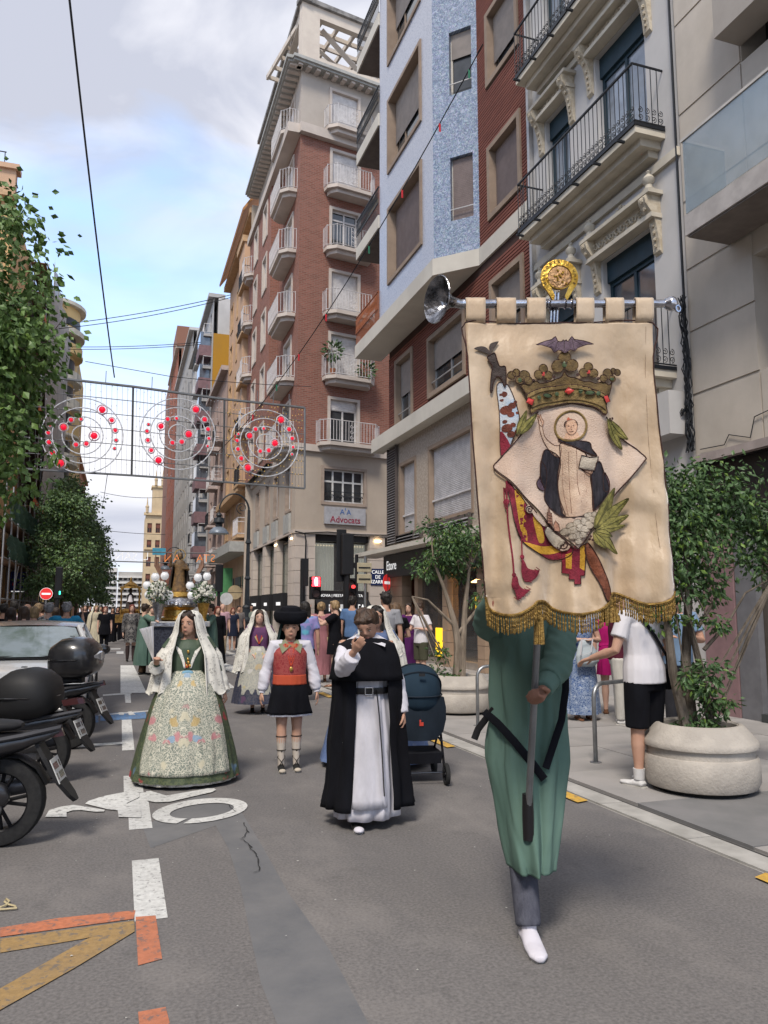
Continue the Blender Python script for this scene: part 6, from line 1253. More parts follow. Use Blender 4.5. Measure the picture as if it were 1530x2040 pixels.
    if shoe:
        for (hp,kn,an,a) in lg:
            q=MB(); s_=.95*H; base=an.z-.04*H; tilt=Matrix.Rotation(-max(0,-a)*.8,4,'X') if a<-.2 else Matrix.Identity(4)
            def t(p,r): return (an+tilt@(V(p)*s_-V((0,0,0))),(r[0]*s_,r[1]*s_))
            q.tube([t((0,.03,-.026),(.02,.012)),t((0,.02,-.02),(.025,.02)),t((0,-.02,-.02),(.025,.021)),t((0,-.06,-.028),(.027,.014)),t((0,-.105,-.03),(.025,.011)),t((0,-.125,-.031),(.013,.008))],10,upv=X); q.tube([t((0,0,.0),(.022,.022)),t((0,0,.02),(.022,.022))],10,upv=X)
            so_=blob(q,'shoe',shoe,T_,max(.008,vox*.8),1)
            q=MB(); pr=[(-.014,.042),(.014,.042),(.021,.03),(.021,-.02),(.023,-.075),(.018,-.103),(.008,-.116),(-.008,-.116),(-.018,-.103),(-.023,-.075),(-.021,-.02),(-.021,.03)]
            q.prism([(x,y) for x,y in pr],-.043,-.034,lambda x,y,z:tuple(an+tilt@(V((x,y,z))*s_))); q.build('sole',J.get('sole',MC.get('sole_pale') or mat('sole_pale',(.5,.48,.44),.7)),so_,world=False)
    if sock:
        for (hp,kn,an,a) in lg: q=MB(); q.tube([(an,.026*H),(an.lerp(kn,sock),.03*H)],12); q.build('sock',cl('sock_white',(.62,.61,.6)),T_,smooth=True,world=False)
    return J
skirt_k={}
def cloth(T_,name,rings,m,k=9,n=96,arc=None,ph=0.,uv=False,label=None,thick=0,jag=0,k2=None):
    """rings: (z,rx,ry,cx,cy,amp) ; arc=(a0,a1) for open garments, angle 0=+X, -90deg = front"""
    q=MB(); rr=[]; k2=k2 or int(k*1.7)+1
    # refine between rings
    R2=[]
    for a,b in zip(rings,rings[1:]):
        for i in range(4): t=i/4; R2.append(tuple(x+(y-x)*t for x,y in zip(a,b)))
    R2.append(rings[-1])
    for j,(z,rx,ry,cx,cy,am) in enumerate(R2):
        row=[]
        for i in range(n):
            a=2*PI*i/n if arc is None else arc[0]+(arc[1]-arc[0])*i/(n-1)
            nz=mnoise.noise(V((math.cos(a)*1.4+ph,math.sin(a)*1.4,z*1.9))) if am else 0
            f=1+am*(1.25*(abs(math.sin(k*a/2+ph+1.6*nz))**.75-.62)+.35*math.sin(k2*a+ph*2.3+2*nz)+.2*math.sin(a*3+z*3+ph))
            if am: f+=am*.9*mnoise.noise(V((math.cos(a)*2.2,math.sin(a)*2.2,z*2.6+ph*5)))+.25*am*mnoise.noise(V((math.cos(a)*7,math.sin(a)*7,z*9+ph*5)))
            row.append((cx+rx*f*math.cos(a),cy+ry*f*math.sin(a),z+(jag*math.sin(k*a*.5+1) if j==len(R2)-1 else 0)))
        rr.append(row)
    q.loft(rr,closed=arc is None); o=q.build(name,m,T_,smooth='all',world=False,label=label)
    if thick: s_=o.modifiers.new('solid','SOLIDIFY'); s_.thickness=thick
    return o
def sleeve(T_,name,pts,m,n=14,upv=(1,0,0),vox=None):
    q=MB(); q.tube(pts,n,upv=upv); c0=V(pts[0][0]); r0=pts[0][1]; r0=r0 if not isinstance(r0,tuple) else r0[0]
    def ds(v):
        k=mnoise.noise(v*11+c0*7)*.10+mnoise.noise(V((v.x*9,v.y*9,v.z*30+v.x*18)))*.07; c=min((V(a).lerp(V(b),t) for (a,_),(b,_2) in zip(pts,pts[1:]) for t in (0,.25,.5,.75,1)),key=lambda q:(q-v).length_squared); return v+(v-c)*k*1.6
    return blob(q,name,m,T_,vox or .012,2,disp=ds)
def drape(T_,name,rows,m,thick=.006,sub=3):
    """a hanging sheet through rows of points, resampled smoothly"""
    q=MB(); 
    def cr(p0,p1,p2,p3,t): return .5*((2*p1)+(-p0+p2)*t+(2*p0-5*p1+4*p2-p3)*t*t+(-p0+3*p1-3*p2+p3)*t**3)
    def rs(pts): 
        pts=[V(p) for p in pts]; out=[]
        for i in range(len(pts)-1):
            for s_ in range(sub): out.append(cr(pts[max(i-1,0)],pts[i],pts[i+1],pts[min(i+2,len(pts)-1)],s_/sub))
        return out+[pts[-1]]
    A=[rs(r) for r in rows]; cols=list(zip(*A)); B_=[rs(c) for c in cols]; q.loft([list(c) for c in B_],closed=False)
    o=q.build(name,m,T_,smooth='all',world=False)
    if thick: s_=o.modifiers.new('solid','SOLIDIFY'); s_.thickness=thick
    return o
def gp(x,y,z=0): p=G(x,y,z); return (p.x,p.y,z)
# ---- cloth materials
lace=mat('lace_white',(.66,.64,.58),.85,c2=(.55,.53,.48),scale=10); t_,b_,N,L=nodes_of(lace)
tcl=N('ShaderNodeTexCoord'); v1=N('ShaderNodeTexVoronoi'); v1.feature='DISTANCE_TO_EDGE'; v1.inputs['Scale'].default_value=34; L(tcl.outputs['Object'],v1.inputs['Vector'])
nl=N('ShaderNodeTexNoise'); nl.inputs['Scale'].default_value=13; nl.inputs['Detail'].default_value=2; L(tcl.outputs['Object'],nl.inputs['Vector'])
ml=N('ShaderNodeMapRange'); ml.inputs[1].default_value=.06; ml.inputs[2].default_value=.16; ml.inputs[3].default_value=1; ml.inputs[4].default_value=.62; L(v1.outputs[0],ml.inputs[0])
m2=N('ShaderNodeMapRange'); m2.inputs[1].default_value=.46; m2.inputs[2].default_value=.56; m2.inputs[3].default_value=0; m2.inputs[4].default_value=.6; L(nl.outputs[0],m2.inputs[0])
ad=N('ShaderNodeMath'); ad.operation='ADD'; ad.use_clamp=True; L(ml.outputs[0],ad.inputs[0]); L(m2.outputs[0],ad.inputs[1]); L(ad.outputs[0],b_.inputs['Alpha'])
def brocade(name,base,thread,flowers,fs=30,cells=9,amount=.5,thr=.09):
    """woven silk: filigree thread scrolls and scattered flowers, mirrored about the centre line"""
    m=mat(name,base,.6,c2=tuple(x*.8 for x in base),scale=4); t,b,N,L=nodes_of(m); src=b.inputs['Base Color'].links[0].from_socket
    tc=N('ShaderNodeTexCoord'); sp=N('ShaderNodeSeparateXYZ'); L(tc.outputs['Object'],sp.inputs[0]); ab=N('ShaderNodeMath'); ab.operation='ABSOLUTE'; L(sp.outputs[0],ab.inputs[0])
    cb=N('ShaderNodeCombineXYZ'); L(ab.outputs[0],cb.inputs[0]); L(sp.outputs[1],cb.inputs[1]); L(sp.outputs[2],cb.inputs[2])
    nz=N('ShaderNodeTexNoise'); nz.inputs['Scale'].default_value=9; L(cb.outputs[0],nz.inputs['Vector'])
    vm=N('ShaderNodeVectorMath'); vm.operation='MULTIPLY_ADD'; vm.inputs[1].default_value=(.16,.16,.16); L(nz.outputs['Color'],vm.inputs[0]); L(cb.outputs[0],vm.inputs[2])
    v=N('ShaderNodeTexVoronoi'); v.feature='DISTANCE_TO_EDGE'; v.inputs['Scale'].default_value=fs; L(vm.outputs[0],v.inputs['Vector'])
    r=N('ShaderNodeMapRange'); r.inputs[1].default_value=thr; r.inputs[2].default_value=thr+.08; r.inputs[3].default_value=amount; r.inputs[4].default_value=0; L(v.outputs[0],r.inputs[0])
    x=N('ShaderNodeMix'); x.data_type='RGBA'; L(r.outputs[0],x.inputs[0]); L(src,x.inputs[6]); x.inputs[7].default_value=tuple(thread)+(1,)
    v2=N('ShaderNodeTexVoronoi'); v2.inputs['Scale'].default_value=cells; L(vm.outputs[0],v2.inputs['Vector']); sc_2=N('ShaderNodeSeparateXYZ'); L(v2.outputs['Color'],sc_2.inputs[0])
    cr_=N('ShaderNodeValToRGB'); cr_.color_ramp.interpolation='CONSTANT'; el=cr_.color_ramp.elements; el[0].color=tuple(flowers[0])+(1,); el[1].position=1/len(flowers); el[1].color=tuple(flowers[1])+(1,)
    for i,c in enumerate(flowers[2:]): e=el.new((i+2)/len(flowers)); e.color=tuple(c)+(1,)
    L(sc_2.outputs[0],cr_.inputs[0]); r2=N('ShaderNodeMapRange'); r2.inputs[1].default_value=.26; r2.inputs[2].default_value=.38; r2.inputs[3].default_value=.85; r2.inputs[4].default_value=0; L(v2.outputs['Distance'],r2.inputs[0])
    g_=N('ShaderNodeMath'); g_.operation='GREATER_THAN'; g_.inputs[1].default_value=.45; L(sc_2.outputs[1],g_.inputs[0]); mu=N('ShaderNodeMath'); mu.operation='MULTIPLY'; L(g_.outputs[0],mu.inputs[0]); L(r2.outputs[0],mu.inputs[1])
    y=N('ShaderNodeMix'); y.data_type='RGBA'; L(mu.outputs[0],y.inputs[0]); L(x.outputs[2],y.inputs[6]); L(cr_.outputs[0],y.inputs[7]); L(y.outputs[2],b.inputs['Base Color']); return m
robe_g=cl('tunic_green',(.105,.17,.14),(.082,.14,.114),scale=2.5); blackc=cl('black_wool',(.0065,.007,.010),(.004,.004,.006),.95); whitec=cl('white_linen',(.56,.55,.60),(.50,.49,.54),scale=3); leather=mat('black_leather',(.012,.011,.012),.4)
gold=mat('gold_metal',(.60,.38,.10),.35,.85,c2=(.35,.2,.05),scale=20); coral=mat('coral_beads',(.55,.06,.02),.4)
def necklace(T_,pts,m=coral,r=.008,name='bead_necklace'):
    q=MB(); 
    for a,b in zip(pts,pts[1:]):
        a,b=V(a),V(b); n_=max(1,int((b-a).length/(r*1.8)))
        for i in range(n_): q.ell(a.lerp(b,i/n_),r,6,4)
    return q.build(name,m,T_,smooth=True,world=False)
# ---------------- the standard bearer
sole_tan=mat('sole_tan',(.35,.16,.09),.7); MC['sole_pale']=mat('sole_pale',(.5,.48,.44),.7)
whsh=cl('white_canvas',(.62,.60,.64),(.55,.53,.58)); bksh=cl('black_shoe',(.015,.014,.014),rough=.5); jean=cl('grey_jeans',(.085,.088,.11),(.06,.062,.08),scale=30)
DT=4.02; LB=(2.06,3.72,0); RZ=R(-16); HB=1.88
pole_a=atD(1052,1625,3.66); pole_b=atD(1110,470+120,3.42); 
def onpole(y): 
    t=(y-1625)/(590-1625); return pole_a.lerp(pole_b,t)
J=person('man in a long green tunic holding up the tall banner pole, nearest figure',LB,RZ,HB,'c',None,'short','dark',(0,.1,0),
  armL=('ik',onpole(1362)+V((.06,.035,-.01)),(.6,.3,-.9)),armR=('ik',onpole(1105)+V((-.05,.05,0)),(-1,-.6,-.15)),legs=((-.30,.75),(.42,.06)),top='long',tm=robe_g,bot='pants',leg=.86,bm=jean,shoe=whsh,lod=2,hands=(1.25,1.25),pnL=(-.3,-.35,.0),group=None)
T_=J['T']; arms=J['arms']
cloth(T_,'tunic',[(1.49,.11,.085,0,.01,.01),(1.43,.18,.125,0,0,.03),(1.3,.19,.16,0,-.0,.07),(1.1,.192,.175,-.0,-.005,.11),(.98,.192,.18,-.0,-.01,.12),(.87,.20,.185,-.01,-.02,.11),(.78,.205,.21,-.015,-.03,.10),(.62,.175,.24,-.03,-.08,.11),(.48,.145,.26,-.045,-.12,.12),(.36,.118,.265,-.055,-.16,.12),(.32,.112,.265,-.055,-.165,.12)],robe_g,k=6,n=160,ph=.8,thick=.006)
for (S,E_,Wt,fd,s_) in arms: sleeve(T_,'sleeve',[(S-V((s_*.05,0,.01)),.095),(S,.088),(S.lerp(E_,.5),.083),(E_,.078),(E_.lerp(Wt,.4),.072),(E_.lerp(Wt,.62),.068)],robe_g,16,vox=.009)
def strap(par,name,pts,w,m,up_=(0,1,0),th=.004): q=MB(); q.tube([(p,(th,w)) for p in pts],8,upv=up_); return q.build(name,m,par,smooth=True,world=False)
strap(T_,'harness_strap',[(.13,-.10,1.46),(.16,-.175,1.33),(.15,-.20,1.15),(.12,-.215,1.0),(.06,-.24,.86),(.02,-.27,.78)],.018,blackc)
strap(T_,'harness_strap',[(-.235,-.02,1.02),(-.19,-.14,.98),(-.12,-.20,.9),(-.04,-.25,.8),(.01,-.28,.73)],.020,blackc)
strap(T_,'strap_end',[(-.19,-.06,1.04),(-.22,-.04,1.0),(-.27,-.02,.93),(-.29,-.02,.88)],.018,leather)
q=MB(); Wi=Matrix.Rotation(-RZ,4,'Z'); hp=[Wi@(p-V(LB)) for p in (pole_a+V((0,0,-.11)),pole_a+V((0,0,.0)),pole_a+V((0,0,.1)))]; q.tube([(hp[0],.026),(hp[1],.028),(hp[2],.026)],12); q.build('pole_holster',leather,T_,smooth=True,world=False)
S,E_,Wt,fd,s_=arms[0]; q=MB(); q.tube([(Wt-fd*.035,.026),(Wt-fd*.02,.027)],16); q.build('watch',chrome,T_,world=False); q=MB(); q.tube([(Wt-fd*.05,.027),(Wt-fd*.045,.027)],12); q.build('bracelet',gold,T_,world=False)
# ---------------- boy in the black cape
LF_=(1.76,5.62,0); RZf=R(-10)
J=person('boy in a white habit and black cape rubbing his nose',LF_,RZf,1.57,'b',.222,'short','brown',(-.35,.62,-.12),armR=('ik',atD(706,1297,5.38),(-.35,-.0,-1)),armL=((.3,.0,-1),(.1,-.2,-1)),legs=((-.10,.25),(.16,.05)),shoe=cl('canvas_black',(.02,.02,.02)),lod=2,hands=(.8,.25),face=.0,pnR=(.35,.6,.2))
T_=J['T']; arms=J['arms']
cloth(T_,'habit',[(1.27,.07,.06,0,0,0),(1.22,.13,.10,0,0,.02),(1.1,.165,.125,0,0,.03),(.98,.15,.115,0,-.01,.06),(.9,.165,.13,0,-.01,.08),(.6,.195,.165,0,-.02,.1),(.3,.215,.185,.0,-.02,.11),(.07,.235,.20,.0,-.02,.12)],whitec,k=8,n=144,thick=.005)
cloth(T_,'scapular',[(1.2,.14,.125,0,-.0,.0),(.98,.155,.13,0,-.015,.02),(.7,.19,.168,0,-.025,.05),(.4,.215,.195,0,-.03,.07),(.16,.235,.215,0,-.03,.08)],cl('white_scapular',(.58,.57,.62)),k=5,arc=(R(-120),R(-58)),n=40,thick=.006)
cape=cloth(T_,'cape',[(1.29,.10,.09,0,.01,.0),(1.22,.21,.16,0,.01,.02),(1.1,.255,.19,.01,.02,.04),(.9,.262,.21,.01,.02,.07),(.6,.285,.235,.01,.03,.09),(.3,.31,.26,.01,.04,.10),(.13,.335,.275,.01,.045,.11)],blackc,k=8,arc=(R(-58),R(246)),n=150,thick=.008,ph=.5)
cloth(T_,'capelet',[(1.345,.08,.075,0,-.005,.0),(1.335,.14,.12,0,-.005,.0),(1.30,.215,.15,0,0,.01),(1.2,.25,.19,0,.0,.02),(1.04,.27,.215,0,.0,.05)],blackc,k=5,n=96,thick=.006)
q=MB(); q.loft([[(-.005,-.11,1.325),(-.11,-.165,1.29),(-.14,-.03,1.335),(-.075,-.03,1.36)],[(-.005,-.125,1.323),(-.115,-.18,1.283),(-.15,-.03,1.33),(-.075,-.03,1.37)]],cap=(True,True)); q.loft([[(.005,-.11,1.325),(.11,-.165,1.29),(.14,-.03,1.335),(.075,-.03,1.36)],[(.005,-.125,1.323),(.115,-.18,1.283),(.15,-.03,1.33),(.075,-.03,1.37)]],cap=(True,True)); q.build('white_collar',whitec,T_,world=False)
q=MB(); q.tube([((.18*math.cos(a),-.01+.15*math.sin(a),.965),(.007,.026)) for a in [2*PI*k/36 for k in range(36)]],6,closed=True,upv=(1,0,0)); q.build('belt',leather,T_,smooth=True,world=False)
q=MB(); 
for a,b in (((-.03,.99),(.025,.99)),((.025,.99),(.025,.94)),((.025,.94),(-.03,.94)),((-.03,.94),(-.03,.99))): q.cyl((a[0],-.172,a[1]),(b[0],-.172,b[1]),.006)
q.build('buckle',chrome,T_,world=False)
strap(T_,'belt_tail',[(.055,-.165,.97),(.07,-.19,.8),(.085,-.225,.55),(.095,-.255,.3),(.098,-.258,.25)],.02,leather,(1,0,0))
S,E_,Wt,fd,s_=arms[1]; dn=V((0,0,-1)); sleeve(T_,'wide_sleeve',[(S,.045),(S.lerp(E_,.5),.055),(E_+V((0,0,-.01)),.066),(E_.lerp(Wt,.5)+V((0,0,-.02)),.066),(Wt-fd*.03+V((0,.0,-.02)),.06)],whitec,16,vox=.008)
S,E_,Wt,fd,s_=arms[0]; sleeve(T_,'sleeve',[(S,.042),(E_,.048),(E_.lerp(Wt,.5),.048),(Wt,.046)],whitec,16,vox=.01)
for hp,kn,an,a in J['legs']: q=MB(); q.ell(an+V((0,-.15,-.038)),(.038,.045,.022),12,8); q.build('toe_cap',whsh,T_,smooth=True,world=False)
# ---------------- boy with black hat
redv=brocade('red_brocade',(.26,.03,.035),(.36,.10,.08),((.3,.05,.05),(.32,.12,.05)),40,14,.5,.1); sash=cl('orange_sash',(.42,.075,.04),(.40,.07,.03)); LH=(1.62,7.72,0)
J=person('boy with a wide black hat, red waistcoat and short black kilt breeches',LH,R(-6),1.47,'b',.225,'short','dark',(-.05,.02,0),armL=((.30,.05,-1),(.18,-.1,-1)),armR=((-.30,.05,-1),(-.18,-.1,-1)),legs=((.05,.05),(.10,.05)),top='long',tm=whitec,shoe=cl('canvas_black',(.02,.02,.02)),lod=2,hands=(.35,.35),face=.2)
T_=J['T']
for (S,E_,Wt,fd,s_) in J['arms']: sleeve(T_,'shirt_sleeve',[(S-V((s_*.02,0,.012)),.036),(S.lerp(E_,.3),.05),(E_,.054),(E_.lerp(Wt,.55),.06),(E_.lerp(Wt,.88),.05),(Wt-fd*.005,.028)],whitec,16,vox=.008); q=MB(); q.tube([(Wt-fd*.02,.03),(Wt+fd*.005,.032)],14); q.build('cuff',whitec,T_,smooth=True,world=False)
cloth(T_,'waistcoat',[(1.235,.07,.06,0,.01,0),(1.21,.125,.095,0,.0,.01),(1.12,.172,.128,0,-.003,.01),(1.0,.166,.128,0,-.003,.01),(.90,.158,.125,0,-.003,.02)],redv,k=6,thick=.005)
q=MB(); q.loft([[(.0,-.11,1.20),(-.085,-.13,1.13),(-.11,-.06,1.21),(-.06,-.03,1.25)],[(.0,-.10,1.20),(-.09,-.125,1.125),(-.12,-.06,1.215),(-.06,-.03,1.26)]],cap=(True,True)); q.loft([[(.0,-.09,1.20),(.085,-.115,1.13),(.11,-.06,1.21),(.06,-.03,1.25)],[(.0,-.10,1.20),(.09,-.125,1.125),(.12,-.06,1.215),(.06,-.03,1.26)]],cap=(True,True)); q.build('collar_flaps',cl('olive_silk',(.22,.23,.15)),T_,world=False)
cloth(T_,'sash',[(.915,.162,.13,0,-.003,.01),(.87,.164,.132,0,-.003,.015),(.82,.168,.134,0,-.003,.02)],sash,k=11,thick=.008)
cloth(T_,'kilt_breeches',[(.83,.162,.128,0,-.003,.01),(.75,.18,.145,0,-.003,.04),(.65,.20,.155,0,-.003,.06),(.54,.225,.165,0,-.003,.08)],blackc,k=7,thick=.006)
cloth(T_,'petticoat_edge',[(.60,.195,.15,0,-.003,.06),(.52,.217,.16,0,-.003,.08)],whitec,k=7,thick=.004)
hc_,Mh,hs=J['head']
q=MB(); n=40; prof=[(.085,.0),(.115,.005),(.145,.02),(.165,.05),(.172,.085),(.165,.12),(.145,.135),(.125,.13),(.112,.115),(.105,.14),(.09,.168),(.05,.18),(.001,.183)]; q.lathe(prof,tuple(hc_+V((0,.01,.045))),n,cap=False,sx=1,sy=.92,M=Matrix.Rotation(R(6),4,'X')); q.build('wide_hat',blackc,T_,smooth=True,world=False).modifiers.new('s','SOLIDIFY').thickness=.008
cloth(T_,'hat_scarf',[(hc_.z+.06,.095,.11,0,.02,.02),(hc_.z,.11,.12,0,.03,.03),(hc_.z-.12,.12,.12,-.01,.05,.05),(hc_.z-.24,.13,.10,-.03,.06,.08)],cl('dark_teal',(.012,.03,.03)),k=7,arc=(R(-20),R(215)),thick=.004)
necklace(T_,[(-.055,-.085,1.215),(-.03,-.125,1.10),(-.003,-.135,1.0)],r=.0075); necklace(T_,[(.055,-.085,1.215),(.03,-.125,1.10),(.003,-.135,1.0)],r=.0075); necklace(T_,[(-.035,-.10,1.2),(-.015,-.125,1.12),(0,-.132,1.06),(.015,-.125,1.12),(.035,-.10,1.2)],r=.007)
q=MB(); q.ell((0,-.145,.975),(.018,.006,.024)); q.build('medal',gold,T_,smooth=True,world=False)
sockc=cl('cream_stocking',(.50,.44,.38)); rib=cl('black_ribbon',(.02,.015,.012))
for hp,kn,an,a in J['legs']:
    q=MB(); q.tube([(an+V((0,0,-.02)),.031),(an.lerp(kn,.3),.037),(an.lerp(kn,.7),.049),(an.lerp(kn,.9),.047)],14); sk=q.build('stocking',sockc,T_,smooth=True,world=False)
    q=MB(); c=an.lerp(kn,.78); q.tube([(c+V((.051*math.cos(t),.051*math.sin(t),0)),.005) for t in [2*PI*k/20 for k in range(20)]],5,closed=True); c=an.lerp(kn,.4); q.tube([(c+V((.043*math.cos(t),.043*math.sin(t),0)),.004) for t in [2*PI*k/20 for k in range(20)]],5,closed=True)
    for s_ in(-1,1): q.tube([(an+V((s_*.03,-.05,-.03)),.0035),(an+V((0,-.045,.03)),.0035),(an+V((-s_*.037,-.01,.07)),.0035),(an.lerp(kn,.4)+V((s_*.01,-.043,0)),.0035)],4)
    q.build('lacing',rib,sk,world=False); q=MB(); q.ell(an+V((0,-.15,-.036)),(.035,.035,.02),12,8); q.build('toe_cap',cl('rope_sole',(.5,.44,.36)),T_,smooth=True,world=False)
# ---------------- girl in green brocade
LG=(.62,7.5,0); RZg=R(-8)
apron=brocade('apron_brocade',(.20,.225,.19),(.58,.55,.45),((.42,.10,.14),(.42,.30,.12),(.20,.30,.42),(.50,.46,.34),(.45,.18,.2)),50,8,.85,.05); skg=brocade('green_brocade',(.055,.075,.045),(.16,.18,.08),((.3,.03,.04),(.4,.22,.05),(.12,.2,.3),(.35,.05,.06)),26,7,.35,.05); bodg=cl('green_silk',(.075,.10,.07),(.05,.075,.05),.5)
J=person('girl in a green brocade dress with ivory lace mantilla holding a white fan',LG,RZg,1.52,'b',.222,'half','dark',(-.42,.02,0),armR=('ik',atD(312,1316,6.9),(-.5,.2,-1)),armL=((.42,.08,-1),(.3,-.1,-1)),top='dress',tm=bodg,lod=2,hands=(1.1,.3),face=-.2,shoe=bksh)
T_=J['T']
def bell(T_,name,m,zt,zb,r0,r1,ryf=.85,amp=.04,k=14,arc=None,ph=0,off=0,n=160,pw=.5,cy=0,thick=0):
    rg=[]
    for i in range(8):
        t=i/7; z=zt+(zb-zt)*t; r_=r0+(r1-r0)*(t**pw); rg.append((z,r_+off,r_*ryf+off,0,cy,amp*(.3+.7*t)*(.2 if i==0 else 1)))
    return cloth(T_,name,rg,m,k=k,n=n,arc=arc,ph=ph,thick=thick)
bell(T_,'skirt',skg,1.0,.055,.12,.485,amp=.03,k=13)
bell(T_,'apron',apron,1.0,.12,.125,.475,amp=.028,k=13,arc=(R(-145),R(-33)),off=.012,thick=.004)
bell(T_,'petticoat',MC['lace_white'],.5,.03,.3,.45,amp=.03)
q=MB(); q.tube([((.125*math.cos(a),.105*math.sin(a),.995),(.006,.022)) for a in [2*PI*k/30 for k in range(30)]],6,closed=True,upv=(1,0,0)); q.build('waistband',bodg,T_,smooth=True,world=False)
q=MB(); q.ell((0,-.125,.985),(.05,.012,.018)); q.ell((-.03,-.128,.97),(.02,.01,.03)); q.ell((.03,-.128,.97),(.02,.01,.03)); q.build('blue_bow',cl('pale_blue',(.2,.38,.5)),T_,smooth=True,world=False)
for s_ in(-1,1): q=MB(); [q.ell((s_*.065+.016*math.cos(a),-.165,.90+.016*math.sin(a)),(.014,.008,.014),8,6) for a in [k*PI/3 for k in range(6)]]; q.ell((s_*.065,-.17,.90),.012); q.build('pink_rose',cl('rose_pink',(.5,.1,.17)),T_,smooth=True,world=False)
for (S,E_,Wt,fd,s_) in J['arms']: sleeve(T_,'sleeve',[(S,.046),(E_,.045),(E_.lerp(Wt,.75),.042)],bodg,14,vox=.009); sleeve(T_,'lace_cuff',[(E_.lerp(Wt,.15),.055),(E_.lerp(Wt,.5)+V((0,0,-.02)),.07),(E_.lerp(Wt,.75)+V((0,0,-.05)),.075)],lace,14,vox=.01)
def veil(T_,J,m,zend=.78,spread=.34,front=52,w0=.105,name='mantilla',hem=.02,ycy=.02):
    hc_,Mh,hs=J['head']; z=hc_.z; x=hc_.x; rows=[]; 
    prof=[(z+.128,.012,.012),(z+.12,.07,.075),(z+.085,.105,.115),(z+.02,.128,.128),(z-.08,.15,.135),(z-.19,.215,.165),(z-.28,.275,.195),((z-.28+zend)/2,(spread+.27)/2,.22),(zend,spread,.235)]
    q=MB(); n=90; out=[]
    prof2=[]
    for a,b in zip(prof,prof[1:]):
        for i in range(3): t=i/3; prof2.append(tuple(p+(r_-p)*t for p,r_ in zip(a,b)))
    prof2.append(prof[-1])
    for j,(zz,rx,ry) in enumerate(prof2):
        t=j/(len(prof2)-1); fo=R(front)*(1-.3*t); yaw=J['yaw']*max(0,1-t*1.6); row=[]
        for i in range(n):
            a=-PI/2+fo+(2*PI-2*fo)*i/(n-1); am=.16*t
            f=1+am*(.5*math.sin(11*a+1)+.35*math.sin(17*a+t*2)); c_,s_=math.cos(a+yaw),math.sin(a+yaw)
            row.append((x*(1-t)+rx*f*c_,hc_.y*(1-t)+ycy+ry*f*s_,zz+(hem*math.sin(a*14) if j==len(prof2)-1 else 0)+ .05*t*abs(c_)*0))
        out.append(row)
    q.loft(out,closed=False); o=q.build(name,m,T_,smooth='all',world=False); q=MB()
    for i in (0,n-1): q.tube([(V(r_[i]),.006) for r_ in out[2:]],5)
    q.tube([(V(p),.006) for p in out[-1]],5); q.build('lace_border',cl('lace_edge',(.66,.64,.58)),o,world=False); return o
J['yaw']=-.42; veil(T_,J,lace,.80,.345,40)
necklace(T_,[(-.055,-.04,1.23),(-.05,-.09,1.16),(-.012,-.13,1.02)],r=.0075); necklace(T_,[(.055,-.04,1.23),(.05,-.09,1.16),(-.008,-.13,1.02)],r=.0075); necklace(T_,[(-.04,-.075,1.2),(-.0,-.125,1.07),(.04,-.075,1.2)],gold,.006,'gold_chain')
q=MB(); [q.ell((x_,-.125,z_),(.012,.006,.016)) for x_,z_ in ((0,1.1),(.005,1.07),(-.01,1.04),(.02,1.04),(0,1.17))]; q.build('gold_brooch',gold,T_,smooth=True,world=False)
drape(T_,'lace_fichu',[[(-.12,-.02,1.25),(-.11,-.085,1.2),(-.06,-.118,1.1),(-.035,-.128,1.02)],[(-.07,-.03,1.26),(-.06,-.1,1.18),(-.03,-.125,1.09),(-.02,-.13,1.02)]],lace,.003); drape(T_,'lace_fichu',[[(.12,-.02,1.25),(.11,-.085,1.2),(.06,-.118,1.1),(.035,-.128,1.02)],[(.07,-.03,1.26),(.06,-.1,1.18),(.03,-.125,1.09),(.02,-.13,1.02)]],lace,.003)
for s_ in(-1,1): q=MB(); hc_,Mh,hs=J['head']; c=hc_+Mh@V((s_*.085,-.0,-.045)); q.ell(c,(.008,.006,.014)); q.ell(c+V((0,0,-.025)),(.006,.005,.014)); q.build('earring',gold,T_,smooth=True,world=False)
# folded fan: a thing of its own, held in her hand
A_=atD(306,1318,6.84); B_=atD(292,1250,6.84); fan=thing('folded_fan','white folded fan held upright by the girl in green','fan',A_)
q=MB(); ax=(B_-A_).normalized(); sd=ax.cross(V((0,1,0))).normalized()
for k in range(9):
    f=(k-4)*.045; q.box(-.004,.004,-.0015,.0015,0,.30,Matrix.Translation(A_+V((0,-.002*k,0)))@(ax+sd*f).to_track_quat('Z','Y').to_matrix().to_4x4())
q.build('fan_sticks',cl('ivory',(.6,.58,.55)),fan); q=MB(); r1=[A_+(ax+sd*(k-4)*.05)*.31+V((0,-.01*(k%2),0)) for k in range(9)]; r0=[A_+(ax+sd*(k-4)*.045)*.12+V((0,-.006*(k%2),0)) for k in range(9)]; q.loft([r0,r1],closed=False); q.build('fan_leaf',cl('white_feather',(.62,.61,.64)),fan)
# ---------------- second veiled girl, third veiled girl
p=gp(513,1420); lil=brocade('lilac_brocade',(.20,.17,.22),(.42,.38,.42),((.25,.12,.22),(.4,.36,.3),(.18,.1,.2)),22,7,.6,.06); greyb=brocade('silver_brocade',(.30,.30,.27),(.45,.42,.33),((.42,.33,.12),(.45,.43,.40),(.40,.30,.16)),20,8,.5,.05); darkb=brocade('dark_brocade',(.03,.035,.06),(.10,.09,.10),((.1,.05,.1),(.12,.1,.05)),18,7,.4,.05)
J=person('girl in white mantilla with violet bodice and silvery brocade skirt',(p[0],p[1],0),R(-8),1.53,'a',.22,'half','brown',(.05,0,0),armR=((-.3,.05,-1),(.5,-.6,-.4)),armL=((.3,.05,-1),(-.5,-.6,-.4)),top='dress',tm=cl('violet_silk',(.12,.05,.12)),lod=1,hands=(.6,.6),face=.5,shoe=bksh)
